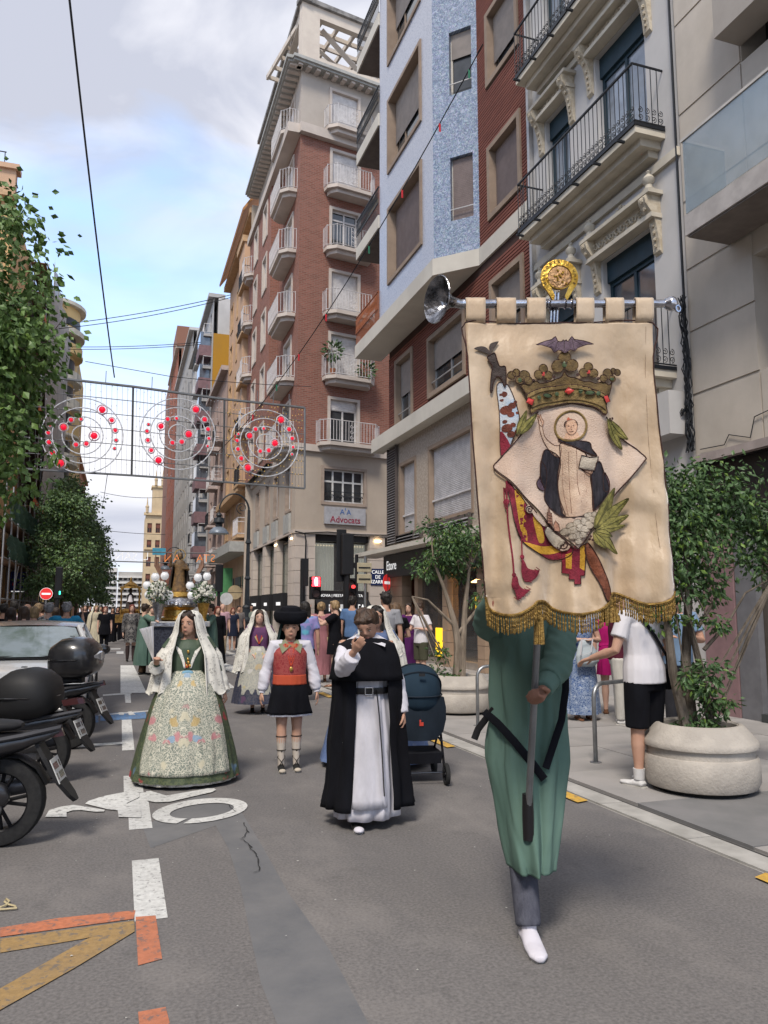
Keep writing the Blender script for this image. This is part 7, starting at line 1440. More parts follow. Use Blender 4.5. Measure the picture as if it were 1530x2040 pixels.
T_=J['T']; bell(T_,'skirt',darkb,1.0,.16,.12,.40,amp=.03,k=12); bell(T_,'apron',greyb,1.0,.30,.125,.36,arc=(R(-150),R(-60)),off=.014,k=12,amp=.02); J['yaw']=0; veil(T_,J,lace,.62,.36,42)
necklace(T_,[(-.05,-.05,1.24),(-.035,-.12,1.14),(0,-.135,1.03)],r=.009); necklace(T_,[(.05,-.05,1.24),(.035,-.12,1.14),(0,-.135,1.03)],r=.009)
drape(T_,'gold_fichu',[[(-.11,-.03,1.25),(-.06,-.115,1.12),(-.01,-.13,1.04)],[(-.05,-.06,1.25),(-.03,-.125,1.12),(.0,-.135,1.05)]],cl('gold_lace',(.45,.36,.2))); drape(T_,'gold_fichu',[[(.11,-.03,1.25),(.06,-.115,1.12),(.01,-.13,1.04)],[(.05,-.06,1.25),(.03,-.125,1.12),(.0,-.135,1.05)]],MC['cloth_gold_lace'])
c=atD(748,1260,8.0); J=person('girl in white mantilla and blue skirt half hidden behind the boy in the cape',(c.x,c.y,0),R(-12),1.57,'b',.22,'half','black',(.12,.05,0),armR=((-.3,.05,-1),(.3,-.6,-.4)),armL=((.3,.05,-1),(-.3,-.6,-.4)),top='dress',tm=cl('blue_silk',(.10,.14,.26)),lod=1,face=.3,shoe=bksh)
T_=J['T']; bell(T_,'skirt',brocade('blue_brocade',(.10,.15,.30),(.16,.22,.36),((.14,.2,.35),(.2,.24,.36)),26,8,.4,.05),1.0,.06,.12,.56,amp=.035,k=12); J['yaw']=.1; veil(T_,J,lace,.8,.34,46); veil(T_,J,lace,1.1,.27,50,name='mantilla_top_layer')
# ---------------- stroller
c=atD(832,1530,7.1); T_=thing('stroller','navy blue stroller with black frame behind the boy in the cape','stroller',(c.x,c.y,0),R(-10),None,.9); navy=cl('navy_canopy',(.016,.032,.05),(.012,.025,.04),scale=4); navd=cl('dark_navy',(.015,.022,.032))
q=MB(); rows=[]
for j in range(9):
    a=R(-35+j*17); rows.append([(.25*math.cos(b)*(.96 if j in(2,4,6) else 1),.05-.30*math.cos(a)*math.sin(b)**.8 if math.sin(b)>0 else .05,.86+.30*math.sin(a)*(max(0,math.sin(b))**.6)) for b in [PI*i/20 for i in range(21)]])
q.loft(rows,closed=False); q.build('canopy',navy,T_,smooth='all',world=False).modifiers.new('s','SOLIDIFY').thickness=.01
for j in (2,5,8): a=R(-35+j*17); q=MB(); q.tube([((.255*math.cos(b),.05-.305*math.cos(a)*max(0,math.sin(b))**.8,.86+.305*math.sin(a)*(max(0,math.sin(b))**.6)),.009) for b in [PI*i/16 for i in range(17)]],5); q.build('canopy_hoop',navd,T_,world=False)
sol(T_,'seat_back',[[(x_*w_,y_+.02*abs(x_),z_) for x_,y_ in ((-1,-.16),(-.5,-.2),(0,-.21),(.5,-.2),(1,-.16),(1,-.08),(0,-.06),(-1,-.08))] for z_,w_ in ((.42,.16),(.5,.24),(.62,.27),(.74,.27),(.84,.25))],navd)
q=MB(); q.box(-.17,-.155,-.212,-.206,.54,.60); q.box(-.154,-.13,-.212,-.206,.54,.575); o_=q.build('red_logo',mat('logo_red',(.5,.05,.03),.5),T_,world=False)
o_.location=(.15,-.006,.03)
q=MB(); q.box(-.03,.03,-.262,-.245,1.06,1.09); q.build('canopy_clip',gls,T_,world=False)
for s_ in(-1,1):
    q=MB(); q.tube([((s_*.22,.1,1.02),.013),((s_*.23,.0,.6),.014),((s_*.23,-.24,.1),.014)],8); q.tube([((s_*.2,-.1,.5),.012),((s_*.2,.3,.12),.012)],8); q.tube([((s_*.22,-.02,.42),.012),((s_*.2,-.18,.42),.012)],6); q.build('frame_side',gls,T_,smooth=True,world=False)
    for y,r_ in ((-.26,.105),(.32,.09)): wheel(T_,s_*.24,y,r_,.045,'x')
q=MB(); q.tube([((-.22,.1,1.02),.014),((-.1,.28,1.05),.016),((.1,.28,1.05),.016),((.22,.1,1.02),.014)],8); q.cyl((-.23,-.24,.12),(.23,-.24,.12),.01); q.cyl((-.23,.3,.12),(.23,.3,.12),.01); q.build('handle_and_axles',gls,T_,smooth=True,world=False)
sol(T_,'basket',[[(-.2,y,.2),(.2,y,.2),(.22,y,.3),(-.22,y,.3)] for y in (-.2,.25)],blackc,smooth=False)
# ---------------- man in white t-shirt with his back to the road
wt=cl('white_cotton',(.60,.58,.60),(.55,.53,.55)); p=gp(1272,1562,.02); p=(p[0]+.02,p[1]-.12,.025)
J=person('man in white t-shirt and black shorts with black shoulder strap by the planter',p,R(-168),1.78,'b',None,'short','dark',(0,.3,0),w=1.18,armL=((.35,-.1,-1),(.1,-.8,-.25)),armR=((-.45,-.05,-1),(.2,-.7,-.4)),legs=((.02,.02),(.10,.05)),top='tee',tm=wt,bot='shorts',bm=blackc,shoe=cl('white_trainer',(.62,.61,.6)),sock=.22,lod=2,belly=.01)
T_=J['T']; strap(T_,'shoulder_strap',[(.13,.03,1.50),(.11,.12,1.43),(0,.15,1.28),(-.12,.145,1.13),(-.21,.08,1.0),(-.22,0,.95)],.024,blackc,(0,1,0)); sol(T_,'shoulder_bag',[[(-.21,-.12,z),(-.29,-.1,z),(-.30,.06,z),(-.22,.08,z)] for z in (.82,.9,1.0)],blackc)
# ---------------- bystanders
def by(px,D_,*a,z=.025,**k):
    c=atD(px,1215,D_); return person(a[0],(c.x,c.y,z),*a[1:],**k)
def sk(*r): return list(r)
skirts=dict
mar=cl('maroon',(.085,.015,.03)); mag=cl('magenta',(.38,.01,.13)); lbl=cl('light_blue_shirt',(.18,.27,.40)); kh=cl('khaki',(.34,.27,.18)); blu=brocade('blue_floral',(.05,.10,.24),(.30,.36,.46),((.06,.12,.3),(.35,.4,.5)),40,20,.7,.09); tau=cl('white_trousers',(.52,.50,.46)); sand=cl('sandal_brown',(.17,.08,.045)); ol=cl('olive_shorts',(.07,.07,.045)); gt=cl('grey_tee',(.27,.275,.30)); pk=cl('dusty_pink',(.33,.145,.165)); pur=cl('purple_dress',(.075,.015,.09))
def gown(J,m,H,zt=.62,zb=.05,r0=.1,r1=.2,name='skirt',k=9,amp=.06): bell(J['T'],name,m,zt*H,zb*H,r0,r1,amp=amp,k=k,n=96,pw=.8)
J=by(1155,11.0,'woman in a long blue patterned dress holding a pale bag, seen below the banner',R(-10),1.66,skin='a',hr='long',hc='brown',armL=((.3,-.1,-1),(-.7,-.7,.1)),armR=((-.3,-.1,-1),(.7,-.7,.1)),top='crop',tm=blu,lod=1,shoe=sand,bare=True)
gown(J,blu,1.66,.62,.055,.15,.25); T_=J['T']; bag=thing('tote_bag','pale grey tote bag held by the woman in the blue patterned dress','bag',atD(1168,1290,10.7)); c=wloc(bag); q=MB(); q.tube([(c+V((.02,0,-.26)),(.10,.04)),(c+V((.02,0,-.2)),(.18,.08)),(c+V((0,0,-.08)),(.17,.08)),(c+V((-.02,0,.02)),(.12,.05)),(c+V((-.03,0,.1)),(.07,.03))],14,upv=(1,0,0)); blob(q,'bag_body',cl('bag_grey',(.42,.47,.50)),bag,.012,2); o=bpy.data.objects['bag_body']; o.location=-c
q=MB(); q.loft([[c+V((-.15+.03*j,-.1,.12-.02*j)),c+V((.03+.02*j,-.1,.12)),c+V((.0+.02*j,-.1,-.06)),c+V((-.17+.02*j,-.1,-.1))] for j in (0,1)],closed=True); q.build('white_cloth',wt,bag)
J=by(1212,11.5,'person in a magenta dress mostly hidden behind the man in white trousers',R(150),1.62,skin='a',hr='long',hc='dark',top='crop',tm=mag,lod=1,shoe=sand,bare=True); gown(J,mag,1.62,.62,.36,.15,.2)
J=by(1228,10.6,'person in a maroon shirt and white trousers behind the man in the white t-shirt',R(60),1.72,skin='a',hr='short',hc='brown',armL=((.3,-.3,-1),(-.2,-.9,.1)),armR=((-.2,-.3,-1),(.2,-.9,.1)),top='tee',tm=mar,bot='pants',bm=tau,lod=1,shoe=cl('white_trainer',(.62,.61,.6)))
J=by(1345,9.2,'man in light blue shirt with a backpack behind the planted tree',R(-30),1.76,skin='b',hr='short',hc='dark',armL=((.3,-.2,-1),(-.5,-.9,.2)),armR=((-.3,-.2,-1),(.5,-.9,.2)),top='tee',tm=lbl,bot='pants',bm=cl('dark_trousers',(.03,.03,.035)),lod=1,shoe=whsh)
sol(J['T'],'backpack',[[(x_*.16,.12+y_*.1,z_) for x_,y_ in ((-1,0),(0,-.2),(1,0),(.9,1),(-.9,1))] for z_ in (1.05,1.15,1.4,1.5)],cl('backpack_blue',(.05,.09,.16))); strap(J['T'],'backpack_strap',[(-.12,.1,1.45),(-.12,-.02,1.5),(-.13,-.13,1.35),(-.15,-.1,1.15)],.025,MC['cloth_backpack_blue'])
J=by(1105,12.5,'dark clothed person whose sandal shows right of the green tunic',R(30),1.7,skin='a',hr='short',hc='black',top='tee',tm=blackc,bot='pants',bm=cl('dark_trousers',(.03,.03,.035)),lod=0,shoe=sand)
# group by the crossing
J=by(640,16.6,'woman in a long dusty pink dress filming with her phone, left of the black pole',R(165),1.68,skin='a',hr='bun',hc='blonde',armL=((.2,-.8,-.3),(.0,-.5,.9)),armR=((-.2,-.8,-.3),(.0,-.5,.9)),top='tee',tm=pk,lod=1,shoe=sand,bare=True); gown(J,pk,1.68,.62,.1,.16,.24); sol(J['T'],'straw_bag',[[(-.24,.02,z),(-.08,-.0+.02,z),(-.08,.1,z),(-.24,.1,z)] for z in (.75,.78,.93,.95)],cl('straw',(.42,.35,.2))); strap(J['T'],'bag_strap',[(-.16,.08,.95),(-.13,.12,1.2),(.05,.09,1.4)],.008,sand)
J=by(668,15.6,'blonde woman in a short black dress holding a phone, just left of the black pole',R(-115),1.70,skin='a',hr='half',hc='blonde',armL=((.2,-.7,-.5),(-.1,-.8,.5)),armR=((-.2,-.7,-.5),(.1,-.8,.5)),top='tee',tm=blackc,lod=1,shoe=sand,bare=True); gown(J,blackc,1.7,.62,.38,.15,.2)
J=by(608,13.5,'black haired person with a blue and violet shawl behind the hat',R(170),1.66,skin='b',hr='long',hc='black',armL=((.3,-.2,-1),(-.3,-.8,.3)),top='tee',tm=brocade('violet_blue_shawl',(.13,.22,.42),(.3,.2,.45),((.1,.4,.5),(.3,.2,.45)),6,4,.6,.1),lod=0,bot='pants',bm=blackc)
J=by(702,17.5,'man in blue shirt behind the black signal pole',R(150),1.82,skin='b',hr='short',hc='black',top='tee',tm=cl('mid_blue',(.09,.16,.30)),bot='pants',bm=blackc,lod=0)
J=by(768,12.8,'tall man in a grey t-shirt with his back turned, behind the veiled girl',R(160),1.80,skin='b',hr='short',hc='black',head=(.5,0,0),top='tee',tm=gt,bot='pants',bm=cl('dark_trousers',(.03,.03,.035)),lod=1)
J=by(789,13.2,'woman with long light brown hair and a black dress, seen from behind',R(-165),1.63,skin='a',hr='long',hc='lbrown',armL=((.35,0,-1),(-.3,-.8,.1)),armR=((-.35,0,-1),(.3,-.8,.1)),top='crop',tm=blackc,lod=1); gown(J,blackc,1.63,.62,.1,.15,.2)
J=by(815,17.2,'woman in a long purple dress by the tan tiled shopfront',R(-40),1.66,skin='a',hr='long',hc='dark',armR=((-.3,-.3,-.9),(-.3,-.9,.0)),armL=((.3,-.2,-1),(-.2,-.9,.1)),top='crop',tm=pur,lod=1); gown(J,pur,1.66,.62,.05,.15,.24)
J=by(838,16.5,'boy in white t-shirt and olive shorts beside the woman in purple',R(-70),1.66,skin='a',hr='short',hc='brown',head=(0,.35,0),armL=((.4,.1,-.9),(-.6,-.6,.1)),armR=((-.3,-.3,-1),(.1,-.9,.1)),top='tee',tm=wt,bot='shorts',bm=ol,lod=1,shoe=whsh)
# bystanders beyond the crossing, right
def far(px,py,label,rz,H,**k):
    c=G(px,py); k.setdefault('lod',0); return person(label,(c.x,c.y,.02),rz,H,**k)
far(441,1308,'man in pink shirt and beige trousers walking beyond the statue',R(5),1.72,skin='a',hr='bald',hc='grey',top='tee',tm=cl('pink_shirt',(.45,.28,.32)),bot='pants',bm=kh,belly=.02)
J=far(462,1299,'woman in a dark navy dress left of the street lamp base',R(0),1.6,skin='b',hr='long',hc='red',top='crop',tm=cl('navy_dress',(.015,.02,.04)),lod=0); gown(J,cl('navy_dress',(.015,.02,.04)),1.6,.62,.35,.15,.2)
far(474,1296,'person in grey clothes just left of the lamp pedestal',R(10),1.68,skin='b',hr='short',hc='dark',top='tee',tm=cl('taupe',(.16,.14,.13)),bot='pants',bm=cl('dark_trousers',(.03,.03,.035)))
far(498,1290,'bearded man in pale green shirt right of the lamp pedestal',R(10),1.74,skin='b',hr='short',hc='black',top='tee',tm=cl('sage',(.24,.27,.22)),bot='pants',bm=cl('tan_trousers',(.2,.15,.11)))
J=far(430,1330,'woman in a long black gown behind the right hand bearer',R(15),1.62,skin='a',hr='long',hc='red',top='long',tm=blackc); gown(J,blackc,1.62,.62,.05,.16,.26)
J=far(421,1268,'distant person in white walking on the far pavement',0,1.65,skin='a',hr='short',hc='brown',top='tee',tm=wt,bot='pants',bm=kh)
# procession behind
J=far(259,1318,'red haired woman in a black and grey lace dress walking in mid street',R(0),1.68,skin='a',hr='bob',hc='red',top='long',tm=brocade('black_lace_print',(.03,.03,.035),(.18,.17,.16),((.1,.1,.1),(.2,.19,.18)),12,6,.6,.1),lod=1,shoe=bksh); gown(J,MC['black_lace_print'],1.68,.62,.33,.15,.2)
for hp,kn,an,a in J['legs']: q=MB(); q.tube([(an,.042),(an.lerp(kn,.6),.062),(kn,.058)],10); q.build('stocking',cl('sheer_black',(.05,.035,.035)),J['T'],smooth=True,world=False)
J=far(206,1302,'woman in a short black dress and black trousers, left of the red haired woman',R(5),1.64,skin='a',hr='bob',hc='red',top='tee',tm=blackc,lod=1,bot='pants',bm=blackc,shoe=bksh); gown(J,blackc,1.64,.62,.4,.15,.22)
J=far(188,1290,'distant woman in a long cream veil near the left trees',R(10),1.7,skin='a',hr='half',hc='blonde',top='long',tm=cl('cream_silk',(.5,.45,.33))); gown(J,MC['cloth_cream_silk'],1.7,.62,.03,.16,.34); J['yaw']=0; veil(J['T'],J,MC['cloth_cream_silk'],.3,.4,60)
for i,(px,py,h_,lb) in enumerate(((222,1283,1.62,'distant person in black gown right behind the woman in black'),(232,1279,1.66,'distant person in black clothes left of the red haired woman'),(243,1277,1.6,'distant dark clothed person directly behind the red haired woman'),(176,1281,1.7,'distant person in black left of the cream veil'),(167,1287,1.72,'distant man in dark suit beside the far car'),(160,1280,1.66,'distant dark haired person at the edge of the crowd'),(272,1284,1.64,'distant person in black between the red haired woman and the bearer'),(198,1276,1.7,'distant man in dark jacket between two women in black'))):
    J=far(px,py,lb,R(rnd.uniform(-15,15)),h_,skin=rnd.choice('ab'),hr=rnd.choice(['short','long','bob']),hc=rnd.choice(['dark','black','brown','grey']),top='long',tm=blackc,bot='pants',bm=blackc)
    if i%2==0: gown(J,blackc,h_,.6,.06,.15,.22)
# crowd behind the car
cr=[(22,13.6,1.58,'dark','long','black_wool','dark haired woman at the far left edge of the crowd'),(48,13.2,1.6,'brown','long','taupe','woman with long brown hair second from the left in the crowd'),(54,15.8,1.66,'grey','bald','pink_shirt','balding man in the crowd behind the car'),(68,14.4,1.60,'blonde','bob','cream_silk','blonde woman in the middle of the crowd'),(76,16.6,1.68,'blonde','half','taupe','tall blonde woman at the back of the crowd'),(97,14.6,1.67,'grey','short','pattern','grey haired man in a black and white patterned shirt'),(84,17.5,1.66,'brown','short','sage','brown haired man at the back of the crowd'),(28,17,1.72,'black','short','white_cotton','man in white shirt standing behind the crowd at the left'),(8,15.5,1.66,'black','short','black_wool','black haired person half cut by the left edge'),(112,18.5,1.6,'dark','long','mauve','dark haired woman looking out between the two grey haired men')]
cl('mauve',(.2,.12,.16)); MC['cloth_pattern']=brocade('bw_pattern',(.45,.44,.42),(.03,.03,.03),((.03,.03,.03),(.5,.5,.5)),16,8,.9,.12)
for i,(px,D_,h_,hc,hr,tm,lb) in enumerate(cr): by(px,D_,lb,R(rnd.uniform(155,200)),h_,z=0,skin='a' if i%2 else 'b',hr=hr,hc=hc,top='tee',tm=MC['cloth_'+tm],bot='pants',bm=jean,lod=1 if D_<15 else 0)
J=by(133,14.6,'grey haired man in bright blue t-shirt raising a camera behind the car',R(178),1.68,z=0,skin='b',hr='short',hc='grey',armR=((-.25,-.6,-.5),(.1,-.3,1)),armL=((.5,-.5,-.2),(-.3,-.2,1)),top='tee',tm=cl('bright_blue',(.03,.24,.42)),bot='pants',bm=jean,lod=1,w=1.1)
c=J['arms'][1][2]; 
# ---------------- float with statue, carried by green robed bearers
FC=V((1.36,19.9,0)); T_=thing('processional_float','gilded processional float with black draped sides carrying the saint statue','float',FC)
drk=brocade('float_drape',(.02,.022,.035),(.06,.065,.09),((.09,.09,.12),(.03,.03,.05)),12,4.5,.5,.1); silv=mat('silver_metal',(.5,.5,.52),.3,.9,c2=(.25,.25,.27),scale=14,bump=.4,bscale=25)
q=MB(); rows=[[(FC.x+sx_*.62+.02*math.sin(i*.9),FC.y+sy_*.9,z) for i,(sx_,sy_) in enumerate([(-1+2*t/12,-1) for t in range(12)]+[(1,-1+2*t/12) for t in range(12)]+[(1-2*t/12,1) for t in range(12)]+[(-1,1-2*t/12) for t in range(12)])] for z in (.3,.7,1.15)]; q.loft(rows); q.build('side_drape',drk,T_)
q=MB(); q.box(FC.x-.68,FC.x+.68,FC.y-.95,FC.y+.95,1.15,1.28); q.build('platform',mat('silver_trim',(.42,.41,.40),.4,.6),T_,bevel=.02); 
q=MB(); q.box(FC.x-.6,FC.x+.6,FC.y-.96,FC.y-.953,1.17,1.26); q.build('platform_frieze',silv,T_)
q=MB(); q.lathe([(.45,0),(.5,.03),(.48,.08),(.36,.12),(.34,.26),(.42,.33),(.36,.36)],(FC.x,FC.y,1.28),20); q.build('gold_pedestal',gold,T_,smooth=True)
q=MB(); q.lathe([(.46,0),(.52,.05),(.46,.12),(.4,.2),(.34,.24)],(FC.x,FC.y,1.62),8); [q.ell((FC.x+.5*math.cos(a),FC.y+.5*math.sin(a),1.70+.03*math.sin(5*a)),(.07,.07,.06),6,5) for a in [2*PI*k/16 for k in range(16)]]; q.build('silver_crown_tier',silv,T_,smooth=True)
q=MB(); q.lathe([(.32,0),(.36,.04),(.3,.1),(.26,.14)],(FC.x,FC.y,1.85),16); q.build('gold_statue_base',gold,T_,smooth=True)
st=thing('saint_statue','wooden saint statue with raised arms and dark cape standing on the float','statue',(FC.x,FC.y,1.99)); brz=mat('statue_gold_brown',(.20,.12,.05),.6,c2=(.08,.05,.03),scale=12)
q=MB(); X=(1,0,0); q.tube([((0,0,0),(.19,.16)),((0,0,.25),(.15,.13)),((0,0,.5),(.12,.1)),((0,0,.68),(.14,.09)),((0,0,.76),(.1,.07)),((0,0,.8),(.04,.04))],14,upv=X); q.tube([((-.12,0,.70),.045),((-.24,-.06,.62),.04),((-.22,-.14,.80),.03),((-.21,-.15,.93),.022)],8); q.tube([((.12,0,.70),.045),((.2,-.06,.55),.04),((.1,-.16,.58),.03)],8); headshape(q,V((0,-.01,.9)),.17,Matrix.Identity(4)); q.box(.04,.16,-.2,-.14,.55,.66); blob(q,'statue_body',brz,st,.014,2)
cloth(st,'statue_cape',[(.78,.1,.08,0,.02,0),(.68,.17,.12,0,.02,.05),(.4,.22,.17,0,.03,.1),(.05,.26,.2,0,.04,.12)],mat('statue_dark',(.04,.03,.025),.6),k=7,arc=(R(-35),R(215)),n=60)
q=MB(); q.tube([(V((.13*math.cos(a),.05,.93+.13*math.sin(a))),.012) for a in [2*PI*k/20 for k in range(20)]],5,closed=True,upv=(0,1,0)); q.build('halo',gold,st,world=False)
wings=MB()
for s_ in(-1,1):
    for k in range(5): wings.tube([(V((s_*.3,.15,.1)),.03),(V((s_*(.38+.05*k),.2,.35+.08*k)),.04),(V((s_*(.42+.04*k),.22,.5+.11*k)),.01)],5)
wings.build('carved_plumes',mat('feather_brown',(.22,.12,.08),.7),st,world=False)
glb=mat('globe_glass',(.62,.62,.64),.15,c2=(.5,.5,.52),spec=.8,emit=.1,ecol=(1,1,1))
for s_ in(-1,1):
    L_=thing('candelabrum',('left' if s_<0 else 'right')+' candelabrum of white glass globes on the float','candelabrum',(FC.x+s_*.5,FC.y-.5,1.28))
    b0=wloc(L_); q=MB(); q.tube([(b0,.05),(b0+V((0,0,.5)),.03),(b0+V((0,0,.95)),.02)],8); pts=[(-.24,.62),(0.0,.78),(.24,.62),(-.10,1.05),(.12,1.08),(-.28,.85)]
    for x_,z_ in pts: q.tube([(b0+V((0,0,.5)),.014),(b0+V((x_*.7,0,z_-.22)),.012),(b0+V((x_,0,z_-.1)),.012)],5)
    q.build('arms',silv,L_,smooth=True)
    for x_,z_ in pts: q=MB(); q.lathe([(.045,-.09),(.085,-.05),(.1,0),(.09,.05),(.06,.085),(.075,.1)],b0+V((x_,0,z_)),12); q.build('glass_globe',glb,L_,smooth=True)
    B_=thing('bouquet',('left' if s_<0 else 'right')+' bouquet of white roses in a pale vase at the float corner','flowers',(FC.x+s_*.52,FC.y-.85,1.28)); b0=wloc(B_)
    q=MB(); q.lathe([(.09,0),(.07,.1),(.12,.3),(.15,.42),(.12,.44)],b0,12); q.build('vase',silv if s_<0 else gold,B_,smooth=True); r=random.Random(4+s_)
    bush('foliage',B_,b0+V((0,0,.66)),.25,420,.08,lfB,5+s_)
    for k in range(46):
        v=V((r.gauss(0,1),r.gauss(0,1)-.8,r.gauss(0,1))).normalized(); c=b0+V((0,0,.68))+v*.245*r.uniform(.75,1); q=MB(); q.ell(c,.038,7,5); 
        for j in range(5): a=j*1.257+k; q.ell(c+V((.024*math.cos(a),-.01,.024*math.sin(a))),(.024,.02,.024),6,4)
        q.build('white_rose',cl('rose_white',(.66,.65,.58)),B_,smooth=True)
for px,py,s_,lb in ((284,1345,-1,'bearer in a green tunic at the left of the float, reaching across to the platform'),(417,1343,1,'dark haired bearer in a green tunic at the right of the float, in profile')):
    c=G(px,py); tgt=V((FC.x+s_*.5,FC.y-.9,1.27)); J=person(lb,(c.x,c.y,0),R(105) if s_<0 else R(-75),1.68,skin='a',hr='curly' if s_>0 else 'short',hc='dark',head=(.0,.05,0),armL=('ik',tgt+V((0,-.05*s_,0)),(0,-.2,-1)),armR=('ik',tgt+V((0,.15*s_,0)),(0,-.2,-1)),legs=((.08,.05),(-.05,.1)),top='long',tm=robe_g,bot='pants',bm=cl('brown_trousers',(.06,.035,.02)),lod=1,shoe=bksh,group='green robed bearers of the float')
    cloth(J['T'],'tunic',[(1.38,.11,.08,0,0,.0),(1.3,.185,.12,0,0,.02),(1.1,.20,.15,0,0,.04),(.8,.21,.17,0,0,.07),(.5,.235,.2,0,0,.10),(.24,.25,.22,0,0,.11)],robe_g,k=7)
    for (S,E_,Wt,fd,q_) in J['arms']: sleeve(J['T'],'sleeve',[(S,.07),(E_,.068),(E_.lerp(Wt,.7),.06)],robe_g,12,vox=.014)
for px,py,lb in ((300,1322,'second green robed bearer partly hidden at the rear left of the float'),(406,1322,'second green robed bearer partly hidden at the rear right of the float')):
    c=G(px,py); J=person(lb,(c.x,c.y,0),R(0),1.64,skin='a',hr='short',hc='dark',top='long',tm=robe_g,bot='pants',bm=blackc,lod=0); cloth(J['T'],'tunic',[(1.33,.12,.09,0,0,.0),(1.1,.20,.15,0,0,.04),(.5,.235,.2,0,0,.10),(.24,.25,.22,0,0,.11)],robe_g,k=7)
# second float far behind
F2=atD(258,1235,34); F2.z=0; gold=mat('aged_gold',(.30,.18,.05),.5,.6,c2=(.12,.07,.02),scale=12); T_=thing('distant_float','distant gilded canopy float with a dark figure, left of the first float','float',F2)
q=MB(); q.box(F2.x-.6,F2.x+.6,F2.y-.6,F2.y+.6,1.0,1.35); q.lathe([(.4,0),(.45,.15),(.3,.25)],(F2.x,F2.y,1.35),10); q.build('gilded_base',gold,T_); 
q=MB()
for sx_ in(-1,1):
    for sy_ in(-1,1): q.cyl((F2.x+sx_*.38,F2.y+sy_*.3,1.4),(F2.x+sx_*.38,F2.y+sy_*.3,2.55),.035)
q.lathe([(.48,0),(.46,.06),(.3,.1),(.2,.22),(.06,.3),(.03,.45),(.001,.5)],(F2.x,F2.y,2.5),8); q.tube([((F2.x+.4*math.cos(a),F2.y-.32,2.3+.35*math.sin(a)),.05) for a in [PI*k/10 for k in range(11)]],6); q.build('gilded_canopy',gold,T_,smooth=True)
q=MB(); q.lathe([(.2,0),(.16,.3),(.13,.6),(.05,.68),(.09,.78),(.06,.88),(.001,.9)],(F2.x,F2.y,1.6),12); q.build('dark_figure',mat('statue_dark',(.04,.03,.025),.6),T_,smooth=True); q=MB(); q.lathe([(.05,.3),(.12,0),(.001,-.05)],(F2.x,F2.y-.15,1.9),8); q.build('white_cloth',wt,T_,smooth=True)
# mannequin in the shop window
q=MB(); X=(1,0,0)
for s_ in(-1,1): q.tube([((s_*.09,0,.95),.085),((s_*.1,-.01,.5),.055),((s_*.11,0,.1),.05),((s_*.11,-.08,.03),.04)],10); q.tube([((s_*.17,0,1.45),.045),((s_*.27,.03,1.2),.035),((s_*.2,-.1,1.0),.03)],8)
q.tube([((0,0,.95),(.15,.1)),((0,0,1.15),(.11,.08)),((0,0,1.35),(.14,.1)),((0,0,1.47),(.15,.08)),((0,0,1.55),(.04,.04)),((0,0,1.65),(.04,.04))],12,upv=X); q.ell((0,0,1.75),(.08,.1,.12)); mqb=blob(q,'body',mat('mannequin_pale',(.52,.54,.50),.5,emit=.15,ecol=(1,1,.95)),mq,.018,1)
q=MB(); q.lathe([(.22,0),(.2,.02),(.1,.03),(.09,.12),(.001,.13)],(0,0,1.83),16); q.build('straw_hat',cl('straw',(.42,.35,.2)),mq,smooth=True,world=False); mq.rotation_euler=(0,0,R(-70))
bpy.data.scenes.remove(TS)
# ================= the processional banner
DB=3.34; nb=V((math.sin(YAW),math.cos(YAW),0)); Ob=V((0,0,EYE))+nb*DB*math.cos(PITCH)*1.0
def z6(x,y): return (840+x/2.616,520+y/2.616)
def uv(x,y):
    d=ray(*z6(x,y)); C0=V((0,0,EYE)); t=((Ob-C0).dot(nb))/d.dot(nb); q=C0+d*t-Ob; return (q.dot(_rt),q.z+EYE)
VT=uv(700,327)[1]; VB=uv(700,1800)[1]
def wv_(u,v):
    t=max(0,min(1.05,(VT-v)/(VT-VB))); 
    return 2.5*(.004+.013*t**.7*math.sin(u*21+1.3+.9*t)+.008*t*math.sin(u*47+2*t)+.010*t*math.sin(u*9-1.5)+.004*math.sin(v*17+u*9)*t+.012*math.sin(t*3)*math.sin(u*4)+.006*mnoise.noise(V((u*9,v*7,2)))+.004*mnoise.noise(V((u*26+v*9,v*14,5)))*t)
def B3(u,v,off=0): p=Ob+_rt*u-nb*(wv_(u,v)+off); return V((p.x,p.y,v))
BN=thing('processional_banner','tall cream silk banner with embroidered crown and saint on a trumpet crossbar','banner',pole_a)
silk=mat('banner_silk',(.48,.38,.27),.48,c2=(.42,.30,.185),scale=3.2,bump=.55,bscale=13,sheen=.5,spec=.45,lo=.3,hi=.75,stretch=(1,1,.6)); dirty(silk,.3,2.2,(.30,.17,.09),(1,1,.5),.5,.72)
def em(n,c,c2=None,r=.7,**k): return mat('thread_'+n,c,r,c2=c2 or tuple(x*.55 for x in c),scale=k.pop('scale',26),bump=.35,bscale=170,**k)
